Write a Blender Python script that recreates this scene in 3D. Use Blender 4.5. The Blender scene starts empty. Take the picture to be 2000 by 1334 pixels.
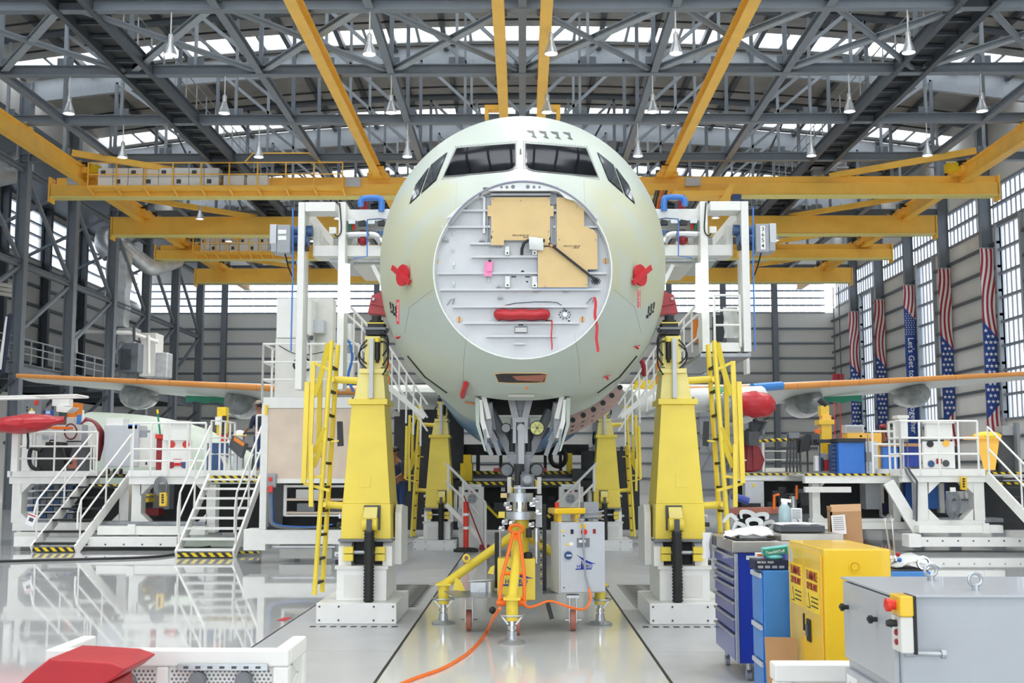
import bpy, bmesh, math, random
from mathutils import Vector, Matrix
random.seed(7)
PI = math.pi
scene = bpy.context.scene
COL = scene.collection

# ------------------------------------------------------------------ camera
FPX, TILT, YAW, CAMZ = 2300.0, math.atan(248 / 2300), math.atan(21 / 2300), 1.85
cam_d = bpy.data.cameras.new('camera'); cam = bpy.data.objects.new('camera', cam_d); COL.objects.link(cam)
cam.location = (0, 0, CAMZ); cam.rotation_euler = (PI / 2 + TILT, 0, YAW)
cam_d.sensor_width = 36; cam_d.lens = FPX / 2000 * 36; cam_d.clip_end = 500; cam_d.clip_start = 0.05
cam_d.dof.use_dof = True; cam_d.dof.focus_distance = 12.6; cam_d.dof.aperture_fstop = 5.6
scene.camera = cam
CM = Matrix.Rotation(YAW, 3, 'Z') @ Matrix.Rotation(PI / 2 + TILT, 3, 'X')

def ray(px, py):
    return CM @ Vector(((px - 1000) / FPX, (667 - py) / FPX, -1))

def at(px, py, Y):
    d = ray(px, py)
    return Vector((d.x * Y / d.y, Y, CAMZ + d.z * Y / d.y))

def atz(px, py, z):
    d = ray(px, py); t = (z - CAMZ) / d.z
    return Vector((d.x * t, d.y * t, z))

# ------------------------------------------------------------------ light
w = bpy.data.worlds.new('sky'); scene.world = w; w.use_nodes = True
bg = w.node_tree.nodes['Background']; bg.inputs[0].default_value = (0.90, 0.95, 1.0, 1); bg.inputs[1].default_value = 3.4
scene.view_settings.view_transform = 'Standard'; scene.view_settings.look = 'None'
scene.view_settings.gamma = 1.0; scene.view_settings.use_curve_mapping = False
scene.view_settings.exposure = 0.1
cy = scene.cycles; cy.max_bounces = 6; cy.diffuse_bounces = 4; cy.glossy_bounces = 3; cy.transmission_bounces = 3; cy.transparent_max_bounces = 6
cy.use_adaptive_sampling = True; cy.adaptive_threshold = .04; cy.caustics_reflective = False; cy.caustics_refractive = False
LAMP_W = 750.0

# ------------------------------------------------------------------ materials
def lin(c):
    if isinstance(c, str):
        c = [int(c[i:i + 2], 16) / 255 for i in (0, 2, 4)]
    return tuple(x / 12.92 if x <= .04045 else ((x + .055) / 1.055) ** 2.4 for x in c)

MATS = {}
def mat(name, col, rough=.5, metal=0.0, var=.06, scale=6.0, bump=0.0, bscale=40.0, spec=.5, coat=0.0, trans=0.0, emit=0.0):
    m = bpy.data.materials.new(name); m.use_nodes = True
    nt = m.node_tree; b = nt.nodes['Principled BSDF']; c = lin(col)
    b.inputs['Roughness'].default_value = rough; b.inputs['Metallic'].default_value = metal
    b.inputs['Specular IOR Level'].default_value = spec; b.inputs['Coat Weight'].default_value = coat
    tc = nt.nodes.new('ShaderNodeTexCoord'); n = nt.nodes.new('ShaderNodeTexNoise')
    n.inputs['Scale'].default_value = scale; n.inputs['Detail'].default_value = 3
    nt.links.new(tc.outputs['Object'], n.inputs['Vector'])
    r = nt.nodes.new('ShaderNodeValToRGB')
    r.color_ramp.elements[0].position = .3; r.color_ramp.elements[1].position = .7
    r.color_ramp.elements[0].color = (*[x * (1 - var) for x in c], 1)
    r.color_ramp.elements[1].color = (*[min(1, x * (1 + var)) for x in c], 1)
    nt.links.new(n.outputs['Fac'], r.inputs['Fac']); nt.links.new(r.outputs['Color'], b.inputs['Base Color'])
    if bump:
        n2 = nt.nodes.new('ShaderNodeTexNoise'); n2.inputs['Scale'].default_value = bscale
        nt.links.new(tc.outputs['Object'], n2.inputs['Vector'])
        bp = nt.nodes.new('ShaderNodeBump'); bp.inputs['Strength'].default_value = bump
        nt.links.new(n2.outputs['Fac'], bp.inputs['Height']); nt.links.new(bp.outputs['Normal'], b.inputs['Normal'])
    if trans:
        b.inputs['Transmission Weight'].default_value = trans
    if emit:
        b.inputs['Emission Color'].default_value = (*c, 1); b.inputs['Emission Strength'].default_value = emit
    MATS[name] = m
    return m

def stripes(name, c1, c2, freq, axis=(1, 0, 1), rough=.5, duty=.5):
    """diagonal hazard stripes in object space"""
    m = bpy.data.materials.new(name); m.use_nodes = True
    nt = m.node_tree; b = nt.nodes['Principled BSDF']; b.inputs['Roughness'].default_value = rough
    tc = nt.nodes.new('ShaderNodeTexCoord'); d = nt.nodes.new('ShaderNodeVectorMath'); d.operation = 'DOT_PRODUCT'
    d.inputs[1].default_value = [a * freq for a in axis]
    nt.links.new(tc.outputs['Object'], d.inputs[0])
    fr = nt.nodes.new('ShaderNodeMath'); fr.operation = 'FRACT'; nt.links.new(d.outputs['Value'], fr.inputs[0])
    gt = nt.nodes.new('ShaderNodeMath'); gt.operation = 'GREATER_THAN'; gt.inputs[1].default_value = duty
    nt.links.new(fr.outputs[0], gt.inputs[0])
    mx = nt.nodes.new('ShaderNodeMixRGB'); nt.links.new(gt.outputs[0], mx.inputs[0])
    mx.inputs[1].default_value = (*lin(c1), 1); mx.inputs[2].default_value = (*lin(c2), 1)
    nt.links.new(mx.outputs[0], b.inputs['Base Color']); MATS[name] = m
    return m

def glassmat(name, tint=(1, 1, 1), clear=.75):
    m = bpy.data.materials.new(name); m.use_nodes = True; nt = m.node_tree
    for n in list(nt.nodes): nt.nodes.remove(n)
    o = nt.nodes.new('ShaderNodeOutputMaterial'); t = nt.nodes.new('ShaderNodeBsdfTransparent')
    t.inputs[0].default_value = (*tint, 1); g = nt.nodes.new('ShaderNodeBsdfTranslucent'); g.inputs[0].default_value = (.9, .92, .95, 1)
    x = nt.nodes.new('ShaderNodeMixShader'); x.inputs[0].default_value = 1 - clear
    nt.links.new(t.outputs[0], x.inputs[1]); nt.links.new(g.outputs[0], x.inputs[2]); nt.links.new(x.outputs[0], o.inputs[0])
    MATS[name] = m
    return m

mat('white', 'E9E9E5', .38, var=.03); mat('offwhite', 'DDDCD6', .4, var=.03); mat('cream', 'D8D5CC', .45, var=.04)
mat('steel', '787F87', .45, var=.06, scale=2); mat('steeldark', '4F555C', .5, var=.06, scale=2); mat('steellight', '9CA3AA', .4, var=.05)
mat('galv', 'B4B8BB', .35, .7, var=.1, scale=12); mat('chrome', 'D2D4D6', .16, 1.0, var=.05)
mat('crane', 'F8C150', .4, var=.05, scale=1.5); mat('jackyellow', 'ECD348', .36, var=.05, scale=2.5); mat('paleyellow', 'EADB84', .4, var=.04)
mat('cabyellow', 'EBC01E', .26, var=.03, coat=.3); mat('yellow2', 'F2CE1E', .4)
mat('black', '1C1D1F', .55, var=.15); mat('rubber', '232426', .6, var=.12, bump=.15); mat('dark', '2C2E31', .6, var=.15); mat('darkgrey', '4B4E52', .5, var=.1)
mat('grey', '9A9EA3', .4, var=.04); mat('lightgrey', 'C3C7CC', .36, var=.03); mat('midgrey', '777B80', .45, var=.05)
mat('red', 'B41C27', .38, var=.1, bump=.25, bscale=9); mat('redplastic', 'D8321F', .35); mat('darkred', '8E1B24', .45, var=.12, bump=.3, bscale=7)
mat('bracket', 'A82A30', .4, var=.05); mat('orange', 'F07018', .35, var=.05); mat('orangebox', 'E88420', .4)
mat('blue', '2F6FC4', .4, var=.04); mat('deepblue', '1F3A9C', .32, var=.05, coat=.3); mat('pipeblue', '3A78C8', .3); mat('motorblue', '33517F', .4)
mat('skyblue', '3C86D0', .4, var=.04); mat('navy', '20263F', .8, var=.15, bump=.2); mat('jeans', '2B4170', .85, var=.2)
mat('ply', 'DCC9B6', .6, var=.07, scale=3); mat('tan', 'D9BC85', .55, var=.05, scale=5); mat('card', 'B08A63', .75, var=.05); mat('paper', 'ECECEC', .7, var=.02)
mat('pink', 'F08CB8', .6); mat('green', '1E8668', .5, var=.15, scale=3); mat('teal', '6FC4C0', .4); mat('skin', '8A5A44', .6); mat('capbeige', 'A89A86', .9)
mat('leading', 'D9924A', .5, var=.06, scale=1.0); mat('wing', 'C9CDC8', .35, var=.06, scale=.8); mat('wrap', 'D7DAD8', .28, var=.12, scale=2, bump=.4, bscale=5)
mat('foil', 'D6D8D9', .38, .5, var=.15, scale=3, bump=.8, bscale=6)
mat('plastic', '7E8484', .12, var=.3, scale=4, bump=.6, bscale=5, coat=.6)
mat('hose', '7A2430', .5); mat('wallclad', 'CFCFCC', .6, var=.05, scale=.4); mat('ribpink', 'B3968E', .5, var=.1); mat('rust', 'A96A58', .5, var=.1); mat('belt', '2A2B2E', .7)
stripes('hazard', 'E6C91C', '1E1E1E', 5.5, (1, 0, 1)); stripes('hazard2', 'E6C91C', '1E1E1E', 5.5, (1, 1, 0))
glassmat('pane', (.6, .62, .65), .8); glassmat('skypane', (1, 1, 1), .7)

# ------------------------------------------------------------------ mesh builder
class B:
    def __init__(s):
        s.v = []; s.f = []; s.mi = []; s.cur = 0; s.mats = []
    def use(s, m):
        if m not in s.mats: s.mats.append(m)
        s.cur = s.mats.index(m); return s
    def add(s, vs, fs):
        n = len(s.v); s.v += [Vector(p) for p in vs]
        for f in fs:
            s.f.append([i + n for i in f]); s.mi.append(s.cur)
        return s
    def box(s, c, d, R=None):
        hx, hy, hz = d[0] / 2, d[1] / 2, d[2] / 2; c = Vector(c)
        vs = [Vector((x, y, z)) for x in (-hx, hx) for y in (-hy, hy) for z in (-hz, hz)]
        if R is not None: vs = [R @ p for p in vs]
        return s.add([c + p for p in vs], [(0, 1, 3, 2), (4, 6, 7, 5), (0, 4, 5, 1), (2, 3, 7, 6), (0, 2, 6, 4), (1, 5, 7, 3)])
    def bx(s, x0, x1, y0, y1, z0, z1):
        return s.box(((x0 + x1) / 2, (y0 + y1) / 2, (z0 + z1) / 2), (abs(x1 - x0), abs(y1 - y0), abs(z1 - z0)))
    def bar(s, p, q, w, h, up=(0, 0, 1)):
        p, q = Vector(p), Vector(q); d = (q - p).normalized(); u = Vector(up)
        if abs(d.dot(u)) > .98: u = Vector((0, 1, 0))
        a = d.cross(u).normalized() * w / 2; b = a.cross(d).normalized() * h / 2
        vs = [e + i * a + j * b for e in (p, q) for i, j in ((-1, -1), (1, -1), (1, 1), (-1, 1))]
        return s.add(vs, [(3, 2, 1, 0), (4, 5, 6, 7)] + [(i, (i + 1) % 4, (i + 1) % 4 + 4, i + 4) for i in range(4)])
    def ibeam(s, p, q, w, h, t=.03, up=(0, 0, 1)):
        p, q = Vector(p), Vector(q); d = (q - p).normalized(); u = Vector(up)
        a = d.cross(u).normalized(); b = a.cross(d).normalized()
        s.bar(p + b * (h / 2 - t / 2), q + b * (h / 2 - t / 2), w, t, up); s.bar(p - b * (h / 2 - t / 2), q - b * (h / 2 - t / 2), w, t, up)
        return s.bar(p, q, t, h - 2 * t, up)
    def tube(s, p, q, r, n=10, r2=None):
        p, q = Vector(p), Vector(q); d = (q - p).normalized(); r2 = r if r2 is None else r2
        u = Vector((0, 0, 1)) if abs(d.z) < .95 else Vector((0, 1, 0))
        a = d.cross(u).normalized(); b = a.cross(d)
        vs = []
        for e, rr in ((p, r), (q, r2)):
            vs += [e + (a * math.cos(2 * PI * i / n) + b * math.sin(2 * PI * i / n)) * rr for i in range(n)]
        return s.add(vs, [tuple(range(n - 1, -1, -1)), tuple(range(n, 2 * n))] + [(i, (i + 1) % n, (i + 1) % n + n, i + n) for i in range(n)])
    def path(s, pts, r, n=8, closed=False):
        pts = [Vector(p) for p in pts]; m = len(pts); rings = []; prev = None
        for k in range(m):
            if closed: t = pts[(k + 1) % m] - pts[k - 1]
            else: t = pts[min(k + 1, m - 1)] - pts[max(k - 1, 0)]
            t.normalize()
            if prev is None:
                u = Vector((0, 0, 1)) if abs(t.z) < .9 else Vector((0, 1, 0)); a = t.cross(u).normalized()
            else:
                a = prev - t * prev.dot(t); a.normalize()
            prev = a; b = a.cross(t)
            rings.append([pts[k] + (a * math.cos(2 * PI * i / n) + b * math.sin(2 * PI * i / n)) * r for i in range(n)])
        vs = [p for rg in rings for p in rg]; fs = []
        for k in range(m if closed else m - 1):
            k2 = (k + 1) % m
            for i in range(n): fs.append((k * n + i, k2 * n + i, k2 * n + (i + 1) % n, k * n + (i + 1) % n))
        if not closed: fs += [tuple(range(n)), tuple(range((m - 1) * n + n - 1, (m - 1) * n - 1, -1))]
        return s.add(vs, fs)
    def lathe(s, prof, c=(0, 0, 0), ax='Z', n=20, cap=True):
        c = Vector(c); vs = []
        for r, h in prof:
            for i in range(n):
                x, y = r * math.cos(2 * PI * i / n), r * math.sin(2 * PI * i / n)
                vs.append(c + {'Z': Vector((x, y, h)), 'Y': Vector((x, h, -y)), 'X': Vector((h, x, y))}[ax])
        fs = [(k * n + i, k * n + (i + 1) % n, (k + 1) * n + (i + 1) % n, (k + 1) * n + i) for k in range(len(prof) - 1) for i in range(n)]
        if cap: fs += [tuple(range(n - 1, -1, -1)), tuple(range((len(prof) - 1) * n, len(prof) * n))]
        return s.add(vs, fs)
    def prism(s, pts, vec):
        pts = [Vector(p) for p in pts]; n = len(pts); v = Vector(vec)
        return s.add(pts + [p + v for p in pts], [tuple(range(n - 1, -1, -1)), tuple(range(n, 2 * n))] + [(i, (i + 1) % n, (i + 1) % n + n, i + n) for i in range(n)])
    def xz(s, pts, y0, y1):
        return s.prism([(x, y0, z) for x, z in pts], (0, y1 - y0, 0))
    def yz(s, pts, x0, x1):
        return s.prism([(x0, y, z) for y, z in pts], (x1 - x0, 0, 0))
    def xy(s, pts, z0, z1):
        return s.prism([(x, y, z0) for x, y in pts], (0, 0, z1 - z0))
    def sph(s, c, r, nu=14, nv=9):
        c = Vector(c); r = (r, r, r) if not hasattr(r, '__len__') else r
        vs = [c + Vector((0, 0, r[2]))]
        for j in range(1, nv):
            t = PI * j / nv
            vs += [c + Vector((r[0] * math.sin(t) * math.cos(2 * PI * i / nu), r[1] * math.sin(t) * math.sin(2 * PI * i / nu), r[2] * math.cos(t))) for i in range(nu)]
        vs.append(c - Vector((0, 0, r[2]))); L = len(vs) - 1
        fs = [(0, 1 + i, 1 + (i + 1) % nu) for i in range(nu)]
        for j in range(nv - 2):
            fs += [(1 + j * nu + i, 1 + (j + 1) * nu + i, 1 + (j + 1) * nu + (i + 1) % nu, 1 + j * nu + (i + 1) % nu) for i in range(nu)]
        fs += [(L, 1 + (nv - 2) * nu + (i + 1) % nu, 1 + (nv - 2) * nu + i) for i in range(nu)]
        return s.add(vs, fs)
    def grid(s, P, thick=None, closed_u=False):
        """P: rows of points; thick: offset vector giving the sheet a thickness"""
        nr, nc = len(P), len(P[0]); n = len(s.v)
        flat = [Vector(p) for r in P for p in r]
        fs = [(r * nc + c, r * nc + (c + 1) % nc, (r + 1) * nc + (c + 1) % nc, (r + 1) * nc + c) for r in range(nr - 1) for c in range(nc if closed_u else nc - 1)]
        if thick is None: return s.add(flat, fs)
        th = Vector(thick); N = nr * nc
        fs2 = [tuple(i + N for i in reversed(f)) for f in fs]
        edge = [r for r in range(nc)] + [r * nc + nc - 1 for r in range(1, nr)] + [(nr - 1) * nc + c for c in range(nc - 2, -1, -1)] + [r * nc for r in range(nr - 2, 0, -1)]
        side = [(edge[(i + 1) % len(edge)], edge[i], edge[i] + N, edge[(i + 1) % len(edge)] + N) for i in range(len(edge))]
        return s.add(flat + [p + th for p in flat], fs + fs2 + side)

def base_of(o):
    p = Vector((0, 0, 0))
    while o is not None: p = p + o.location; o = o.parent
    return p

def obj(name, b, m=None, parent=None, local=False, bev=0.0, sharp=35, label=None):
    me = bpy.data.meshes.new(name); off = Vector((0, 0, 0)) if (local or parent is None) else base_of(parent)
    me.from_pydata([p - off for p in b.v], [], b.f)
    names = b.mats if b.mats else [m]
    for x in names: me.materials.append(MATS[x] if isinstance(x, str) else x)
    if b.mats: me.polygons.foreach_set('material_index', b.mi)
    bm = bmesh.new(); bm.from_mesh(me); bmesh.ops.recalc_face_normals(bm, faces=bm.faces); bm.to_mesh(me); bm.free()
    me.polygons.foreach_set('use_smooth', [True] * len(me.polygons)); me.set_sharp_from_angle(angle=math.radians(sharp)); me.update()
    o = bpy.data.objects.new(name, me); COL.objects.link(o)
    if parent: o.parent = parent
    if bev:
        md = o.modifiers.new('bevel', 'BEVEL'); md.width = bev; md.segments = 2; md.limit_method = 'ANGLE'; md.angle_limit = math.radians(50); md.harden_normals = True
    if label: o['label'] = label
    return o

def tag(o, label, cat, group=None):
    o['label'] = label; o['category'] = cat
    if group: o['group'] = group
    return o

def thing(name, label, cat, loc=(0, 0, 0), group=None, rz=0):
    o = bpy.data.objects.new(name, None); COL.objects.link(o); o.location = loc; o.rotation_euler = (0, 0, rz); o.empty_display_size = .2
    return tag(o, label, cat, group)

def struct(name, b, m, parent=None, bev=0, label=None):
    o = obj(name, b, m, parent, bev=bev)
    if parent is None: o['kind'] = 'structure'
    if label: o['label'] = label
    return o

def sroot(name, loc=(0, 0, 0), label=None):
    o = bpy.data.objects.new(name, None); COL.objects.link(o); o.location = loc; o['kind'] = 'structure'
    if label: o['label'] = label
    return o

def link(name, src, parent, loc, label=None):
    """a further piece sharing the mesh of src"""
    o = src.copy(); o.name = name; COL.objects.link(o); o.parent = parent; o.location = Vector(loc) - (base_of(parent) if parent else Vector())
    if label: o['label'] = label
    return o

def dup(root, loc, label=None, rz=None, parent=None):
    r = root.copy(); COL.objects.link(r); r.parent = parent
    if loc is not None: r.location = loc
    if rz is not None: r.rotation_euler = (0, 0, rz)
    if label: r['label'] = label
    for ch in list(root.children): dup(ch, None, parent=r)
    return r

def text(name, s, size, loc, rot, m, parent=None, extrude=.001, align='CENTER', label=None):
    """lettering as flat raised mesh"""
    cu = bpy.data.curves.new(name, 'FONT'); cu.body = s; cu.size = size; cu.extrude = extrude; cu.align_x = align; cu.align_y = 'CENTER'; cu.resolution_u = 2; cu.offset = size * .006
    t = bpy.data.objects.new(name, cu); COL.objects.link(t)
    dg = bpy.context.evaluated_depsgraph_get(); me = bpy.data.meshes.new_from_object(t.evaluated_get(dg)); me.name = name
    bpy.data.objects.remove(t); bpy.data.curves.remove(cu)
    me.materials.clear(); me.materials.append(MATS[m])
    o = bpy.data.objects.new(name, me); COL.objects.link(o)
    if parent: o.parent = parent
    o.location = Vector(loc) - (base_of(parent) if parent else Vector()); o.rotation_euler = rot
    if label: o['label'] = label
    return o

def smooth(P, n=6):
    P = [Vector(p) for p in P]; out = []
    for i in range(len(P) - 1):
        a, b_, c_, d_ = P[max(i - 1, 0)], P[i], P[i + 1], P[min(i + 2, len(P) - 1)]
        for k in range(n):
            t = k / n; out.append(.5 * ((2 * b_) + (c_ - a) * t + (2 * a - 5 * b_ + 4 * c_ - d_) * t * t + (3 * b_ - a - 3 * c_ + d_) * t ** 3))
    return out + [P[-1]]
FRONT = (PI / 2, 0, 0)      # lettering that faces the camera side (-Y)
ORD = ['first', 'second', 'third', 'fourth', 'fifth', 'sixth', 'seventh', 'eighth', 'ninth', 'tenth']
# ================================================================== the hall
XL, XR, YB, Y0 = -30.0, 24.2, 91.4, -42.0
FR = [35.7 + 6.1 * k for k in range(10)]           # frame lines
CH = 16.35                                          # bottom chord height
def roofz(x): return 21.85 - 1.75 * (x / 24) ** 2

# ---- floor
def floor_mat(name, col, rough, bump, var=.03, sc=.6):
    m = mat(name, col, rough, var=var, scale=sc, bump=bump, bscale=1.3, spec=.6, coat=.0)
    return m
floor_mat('epoxy', 'C6C8C8', .035, .006); floor_mat('epoxylane', 'CFCFC9', .10, .02); floor_mat('plate', 'B4B6B9', .38, .03, .05, 2.0); mat('grate', '8C9093', .35, .5, var=.15)
fl = struct('floor', B().bx(-60, 60, -60, 130, -.4, 0), 'epoxy')
def fpiece(name, b, m, label=None): return struct(name, b, m, fl, label=label)
fpiece('floor_lane', B().bx(-1.27, 1.27, 2, 34, 0, .004), 'epoxylane', 'pale glossy centre lane')
for s in (-1, 1):
    # steel cover plates either side of the lane
    ys = [3, 6.2, 9.4, 12.2, 15.8, 19.4, 24, 30]
    for a, b_ in zip(ys, ys[1:]):
        fpiece('cover_plate', B().bx(s * 1.30, s * 2.8, a + .006, b_ - .006, 0, .006), 'plate')
    fpiece('floor_seam', B().bx(s * 1.262, s * 1.30, 2, 30, 0, .002), 'black')
    fpiece('floor_seam', B().bx(s * 2.80, s * 2.83, 2, 30, 0, .002), 'black')
    # slotted grating
    y_a, y_b = 15.95, 19.1
    g = B().bx(s * 1.5, s * 2.55, y_a, y_b, .006, .012)
    fpiece('floor_grating', g, 'grate')
    slot = None
    for i in range(14):
        for j in range(3):
            x = s * (1.62 + .35 * j); y = y_a + .15 + i * .215
            if slot is None:
                slot = fpiece('grating_slot', B().add([(-.1, -.05, .0), (.12, -.09, 0), (.22, .0, 0), (.0, .04, 0)], [(0, 1, 2, 3)]).add([(-.1, -.05, .001), (.12, -.09, .001), (.22, .0, .001), (.0, .04, .001)], [(0, 1, 2, 3)]), 'black')
                slot.location = (x, y, .0125)
            else: link('grating_slot', slot, fl, (x, y, .0125))
    # slotted vents in front of the lift bases
    for i in range(9):
        fpiece('vent_slot', B().bx(s * 1.95 - .55 + i * .12, s * 1.95 - .55 + i * .12 + .07, 14.02, 14.12, .006, .008), 'black')

# ---- ceiling: barrel roof sheets with rooflight strips beside every second frame
mat('roofsheet', 'A3A3A0', .4, .4, var=.14, scale=1.2, bump=.5, bscale=3)
xs = [XR * (i / 12) for i in range(-12, 13)]
strips = []
for k in (-13, -11, -9, -7, -5, -3, -1, 1, 3, 5, 7, 9):
    yk = 35.7 + 6.1 * k
    strips += [(yk - 2.2, yk - .45), (yk + .45, yk + 2.1)]
sheets = []; yy = Y0
for a, b_ in strips:
    if b_ > YB: b_ = YB
    if a > yy: sheets.append((yy, a))
    yy = b_
if yy < YB: sheets.append((yy, YB))
ceil = sroot('ceiling', (0, 0, 21))
for a, b_ in sheets:
    nb = max(1, int((b_ - a) / .5)); rows = []
    for j in range(nb + 1):
        y = a + (b_ - a) * j / nb; dz = .035 * (j % 2)
        rows.append([(x, y, roofz(x) + dz) for x in xs])
    struct('roof_sheet', B().grid(rows, (0, 0, .12)), 'roofsheet', ceil)
nwin = 1
for i, (a, b_) in enumerate(strips):
    b_ = min(b_, YB)
    wroot = sroot('window_%d' % nwin, (0, (a + b_) / 2, 21), 'long white rooflight strip across the barrel roof'); nwin += 1
    fine = a > 46
    xw = [XR * t / 10 for t in range(-10, 11)] if fine else [XR * t / 4 for t in range(-4, 5)]
    for x0, x1 in zip(xw, xw[1:]):
        struct('pane', B().grid([[(x0 + .06, y, roofz(x0 + .06) + .05), (x1 - .06, y, roofz(x1 - .06) + .05)] for y in (a, b_)]), 'skypane', wroot)
    g = B()
    for x in xw: g.bar((x, a, roofz(x) + .05), (x, b_, roofz(x) + .05), .14, .08)
    struct('glazing_bar', g, 'steellight', wroot)
# longitudinal purlins under the sheets
for i in range(-9, 10):
    x = i * 2.4 + 1.2
    if abs(x) > 23.5: continue
    struct('purlin', B().bar((x, 30, roofz(x) - .16), (x, YB, roofz(x) - .16), .22, .26), 'steeldark', ceil)
for j in range(14):
    y = 47 + j * 3.02
    struct('sag_rod', B().path([(x, y, roofz(x) - .34) for x in xs[1:-1]], .045, 6), 'dark', ceil)

# ---- trusses
def truss(k):
    y = FR[k]
    t = thing('roof_truss', 'grey steel roof truss with flat bottom beam, %s in line from the camera' % ORD[k], 'truss', (0, y, CH), 'roof trusses under the barrel roof')
    obj('bottom_chord', B().ibeam((-23.6, y, CH), (23.6, y, CH), .34, .38, .03), 'steel', t)
    xa = [23.6 * i / 20 for i in range(-20, 21)]
    if k % 2 == 1:
        rows = [[(x, y, roofz(x) - .12) for x in xa], [(x, y, roofz(x) - 1.15) for x in xa]]
        obj('arched_girder', B().grid(rows, (0, .25, 0)), 'steellight', t)
    else:
        obj('top_chord', B().path([(x, y, roofz(x) - .55) for x in xa], .17, 10), 'steeldark', t)
    post = None
    for i in range(-9, 10):
        x = i * 2.4
        top = roofz(x) - .7
        obj('post', B().bar((x, y, CH + .15), (x, y, top), .11 if i % 2 else .15, .13, (0, 1, 0)), 'steellight' if i % 2 else 'steel', t)
        obj('gusset', B().bx(x - .3, x + .3, y - .02, y + .02, CH + .19, CH + .5), 'steel', t)
    for i in range(-8, 9, 2):
        x = i * 2.4; s = -1 if i > 0 else 1
        for sg in ((-1, 1) if i == 0 else ((1,) if i > 0 else (-1,))):
            x2 = x + sg * 4.8
            if abs(x2) < 23:
                obj('diagonal', B().bar((x, y, CH + .2), (x2, y, roofz(x2) - .7), .13, .13, (0, 1, 0)), 'steellight', t)
    for i in range(-9, 8, 1):
        if i % 4 == 1 and k > 3: obj('brace', B().bar((i * 2.4, y + .2, CH + .2), (i * 2.4 + (2.4 if i > 0 else -2.4), y + 2.6, roofz(i * 2.4) - .4), .1, .1, (0, 1, 0)), 'steel', t)
    return t
for k in range(9): truss(k)
# beams tying the trusses, and crossed braces between the first two
for i in range(-4, 5):
    x = i * 4.8
    if abs(abs(x) - 14.4) < .1: continue
    nm = {0: 'along the centre line', 1: 'just off the centre line', 2: 'over the outer working bay', 4: 'close by the side wall'}[abs(i)]
    tag(obj('tie_beam', B().ibeam((x, 30.7, CH - .02), (x, FR[9], CH - .02), .26, .3, .03), 'steel'), 'long grey tie beam under the roof, %s%s' % (nm, '' if i == 0 else (' on the red striped banner side' if i > 0 else ' on the mezzanine side')), 'beam', 'tie beams between the trusses')
# the heavy cross braces
for i in range(-4, 4):
    x0, x1 = i * 4.8, (i + 1) * 4.8
    cb = thing('cross_brace', 'pair of grey crossed roof braces, bay %s counted from the mezzanine side' % ORD[i + 4], 'brace', ((x0 + x1) / 2, FR[0], CH), 'crossed braces between the first two trusses')
    obj('diagonal', B().tube((x0 + .2, FR[0] + .1, CH), (x1 - .2, FR[1] - .1, CH), .11, 10), 'steel', cb)
    obj('diagonal', B().ibeam((x1 - .2, FR[0] + .1, CH + .05), (x0 + .2, FR[1] - .1, CH + .05), .24, .2, .03), 'steellight', cb)
# catwalks
for s in (-1, 1):
    x = s * 14.1
    c = thing('catwalk', 'dark roof catwalk with plated floor and thin handrails %s' % ('on the mezzanine side' if s < 0 else 'on the banner side'), 'catwalk', (x, 36, CH), 'roof catwalks')
    obj('side_beam', B().ibeam((x - .55, 30.7, CH), (x - .55, FR[9], CH), .2, .5, .03), 'steeldark', c)
    obj('side_beam', B().ibeam((x + .55, 30.7, CH), (x + .55, FR[9], CH), .2, .5, .03), 'steeldark', c)
    obj('walkway', B().bx(x - .5, x + .5, 30.7, FR[9], CH + .12, CH + .16), 'dark', c)
    cr = None
    for j in range(50):
        y = 31.2 + j * 1.2
        if cr is None:
            cr = obj('cross_member', B().bx(x - .5, x + .5, y - .05, y + .05, CH - .02, CH + .1), 'steeldark', c)
            y_first = y
        else:
            o = cr.copy(); COL.objects.link(o); o.location = Vector((0, y - y_first, 0))
    hx = x - s * .55
    for h in (.8, 1.35): obj('handrail', B().tube((hx, 30.7, CH + h), (hx, FR[9], CH + h), .025, 6), 'galv', c)
    for j in range(40):
        obj('rail_post', B().bar((hx, 31 + j * 1.5, CH + .2), (hx, 31 + j * 1.5, CH + 1.35), .04, .04), 'galv', c)

# ---- right wall: cladding, rails, glazed band and tall windows
def wallset(name, x, side):
    return sroot(name, (x, 45, 8))
wr = sroot('wall_right', (XR, 45, 8))
TALL = []            # (y0, y1) of tall windows in every second bay
for k in range(-17, 10, 2):
    yb = 35.7 + 6.1 * (k + 4); TALL.append((yb + 2.3, yb + 5.1))
def panel(b, x, y0, y1, z0, z1, t): return b.bx(x, x + t, y0, y1, z0, z1)
zt0, zt1, zb0, zb1 = 4.3, 14.1, 14.25, 16.2
ycuts = sorted([y for a, b_ in TALL for y in (a, b_) if Y0 < y < YB])
segs = []; yy = Y0
for a, b_ in TALL:
    if b_ > YB or a < Y0: continue
    segs.append((yy, a, False)); segs.append((a, b_, True)); yy = b_
segs.append((yy, YB, False))
for a, b_, tall in segs:
    if tall:
        struct('cladding', B().bx(XR, XR + .2, a, b_, 0, zt0), 'wallclad', wr); struct('cladding', B().bx(XR, XR + .2, a, b_, zt1, zb0), 'wallclad', wr)
    else:
        struct('cladding', B().bx(XR, XR + .2, a, b_, 0, zb0), 'wallclad', wr)
struct('cladding', B().bx(XR, XR + .2, Y0, YB, zb1, 20.4), 'wallclad', wr)
for j in range(11):
    z = .9 + j * 1.23
    for a, b_, tall in segs:
        if a < 40 or (tall and z > zt0): continue
        struct('wall_rail', B().bx(XR - .16, XR, a, b_, z, z + .14), 'steeldark', wr)
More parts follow.
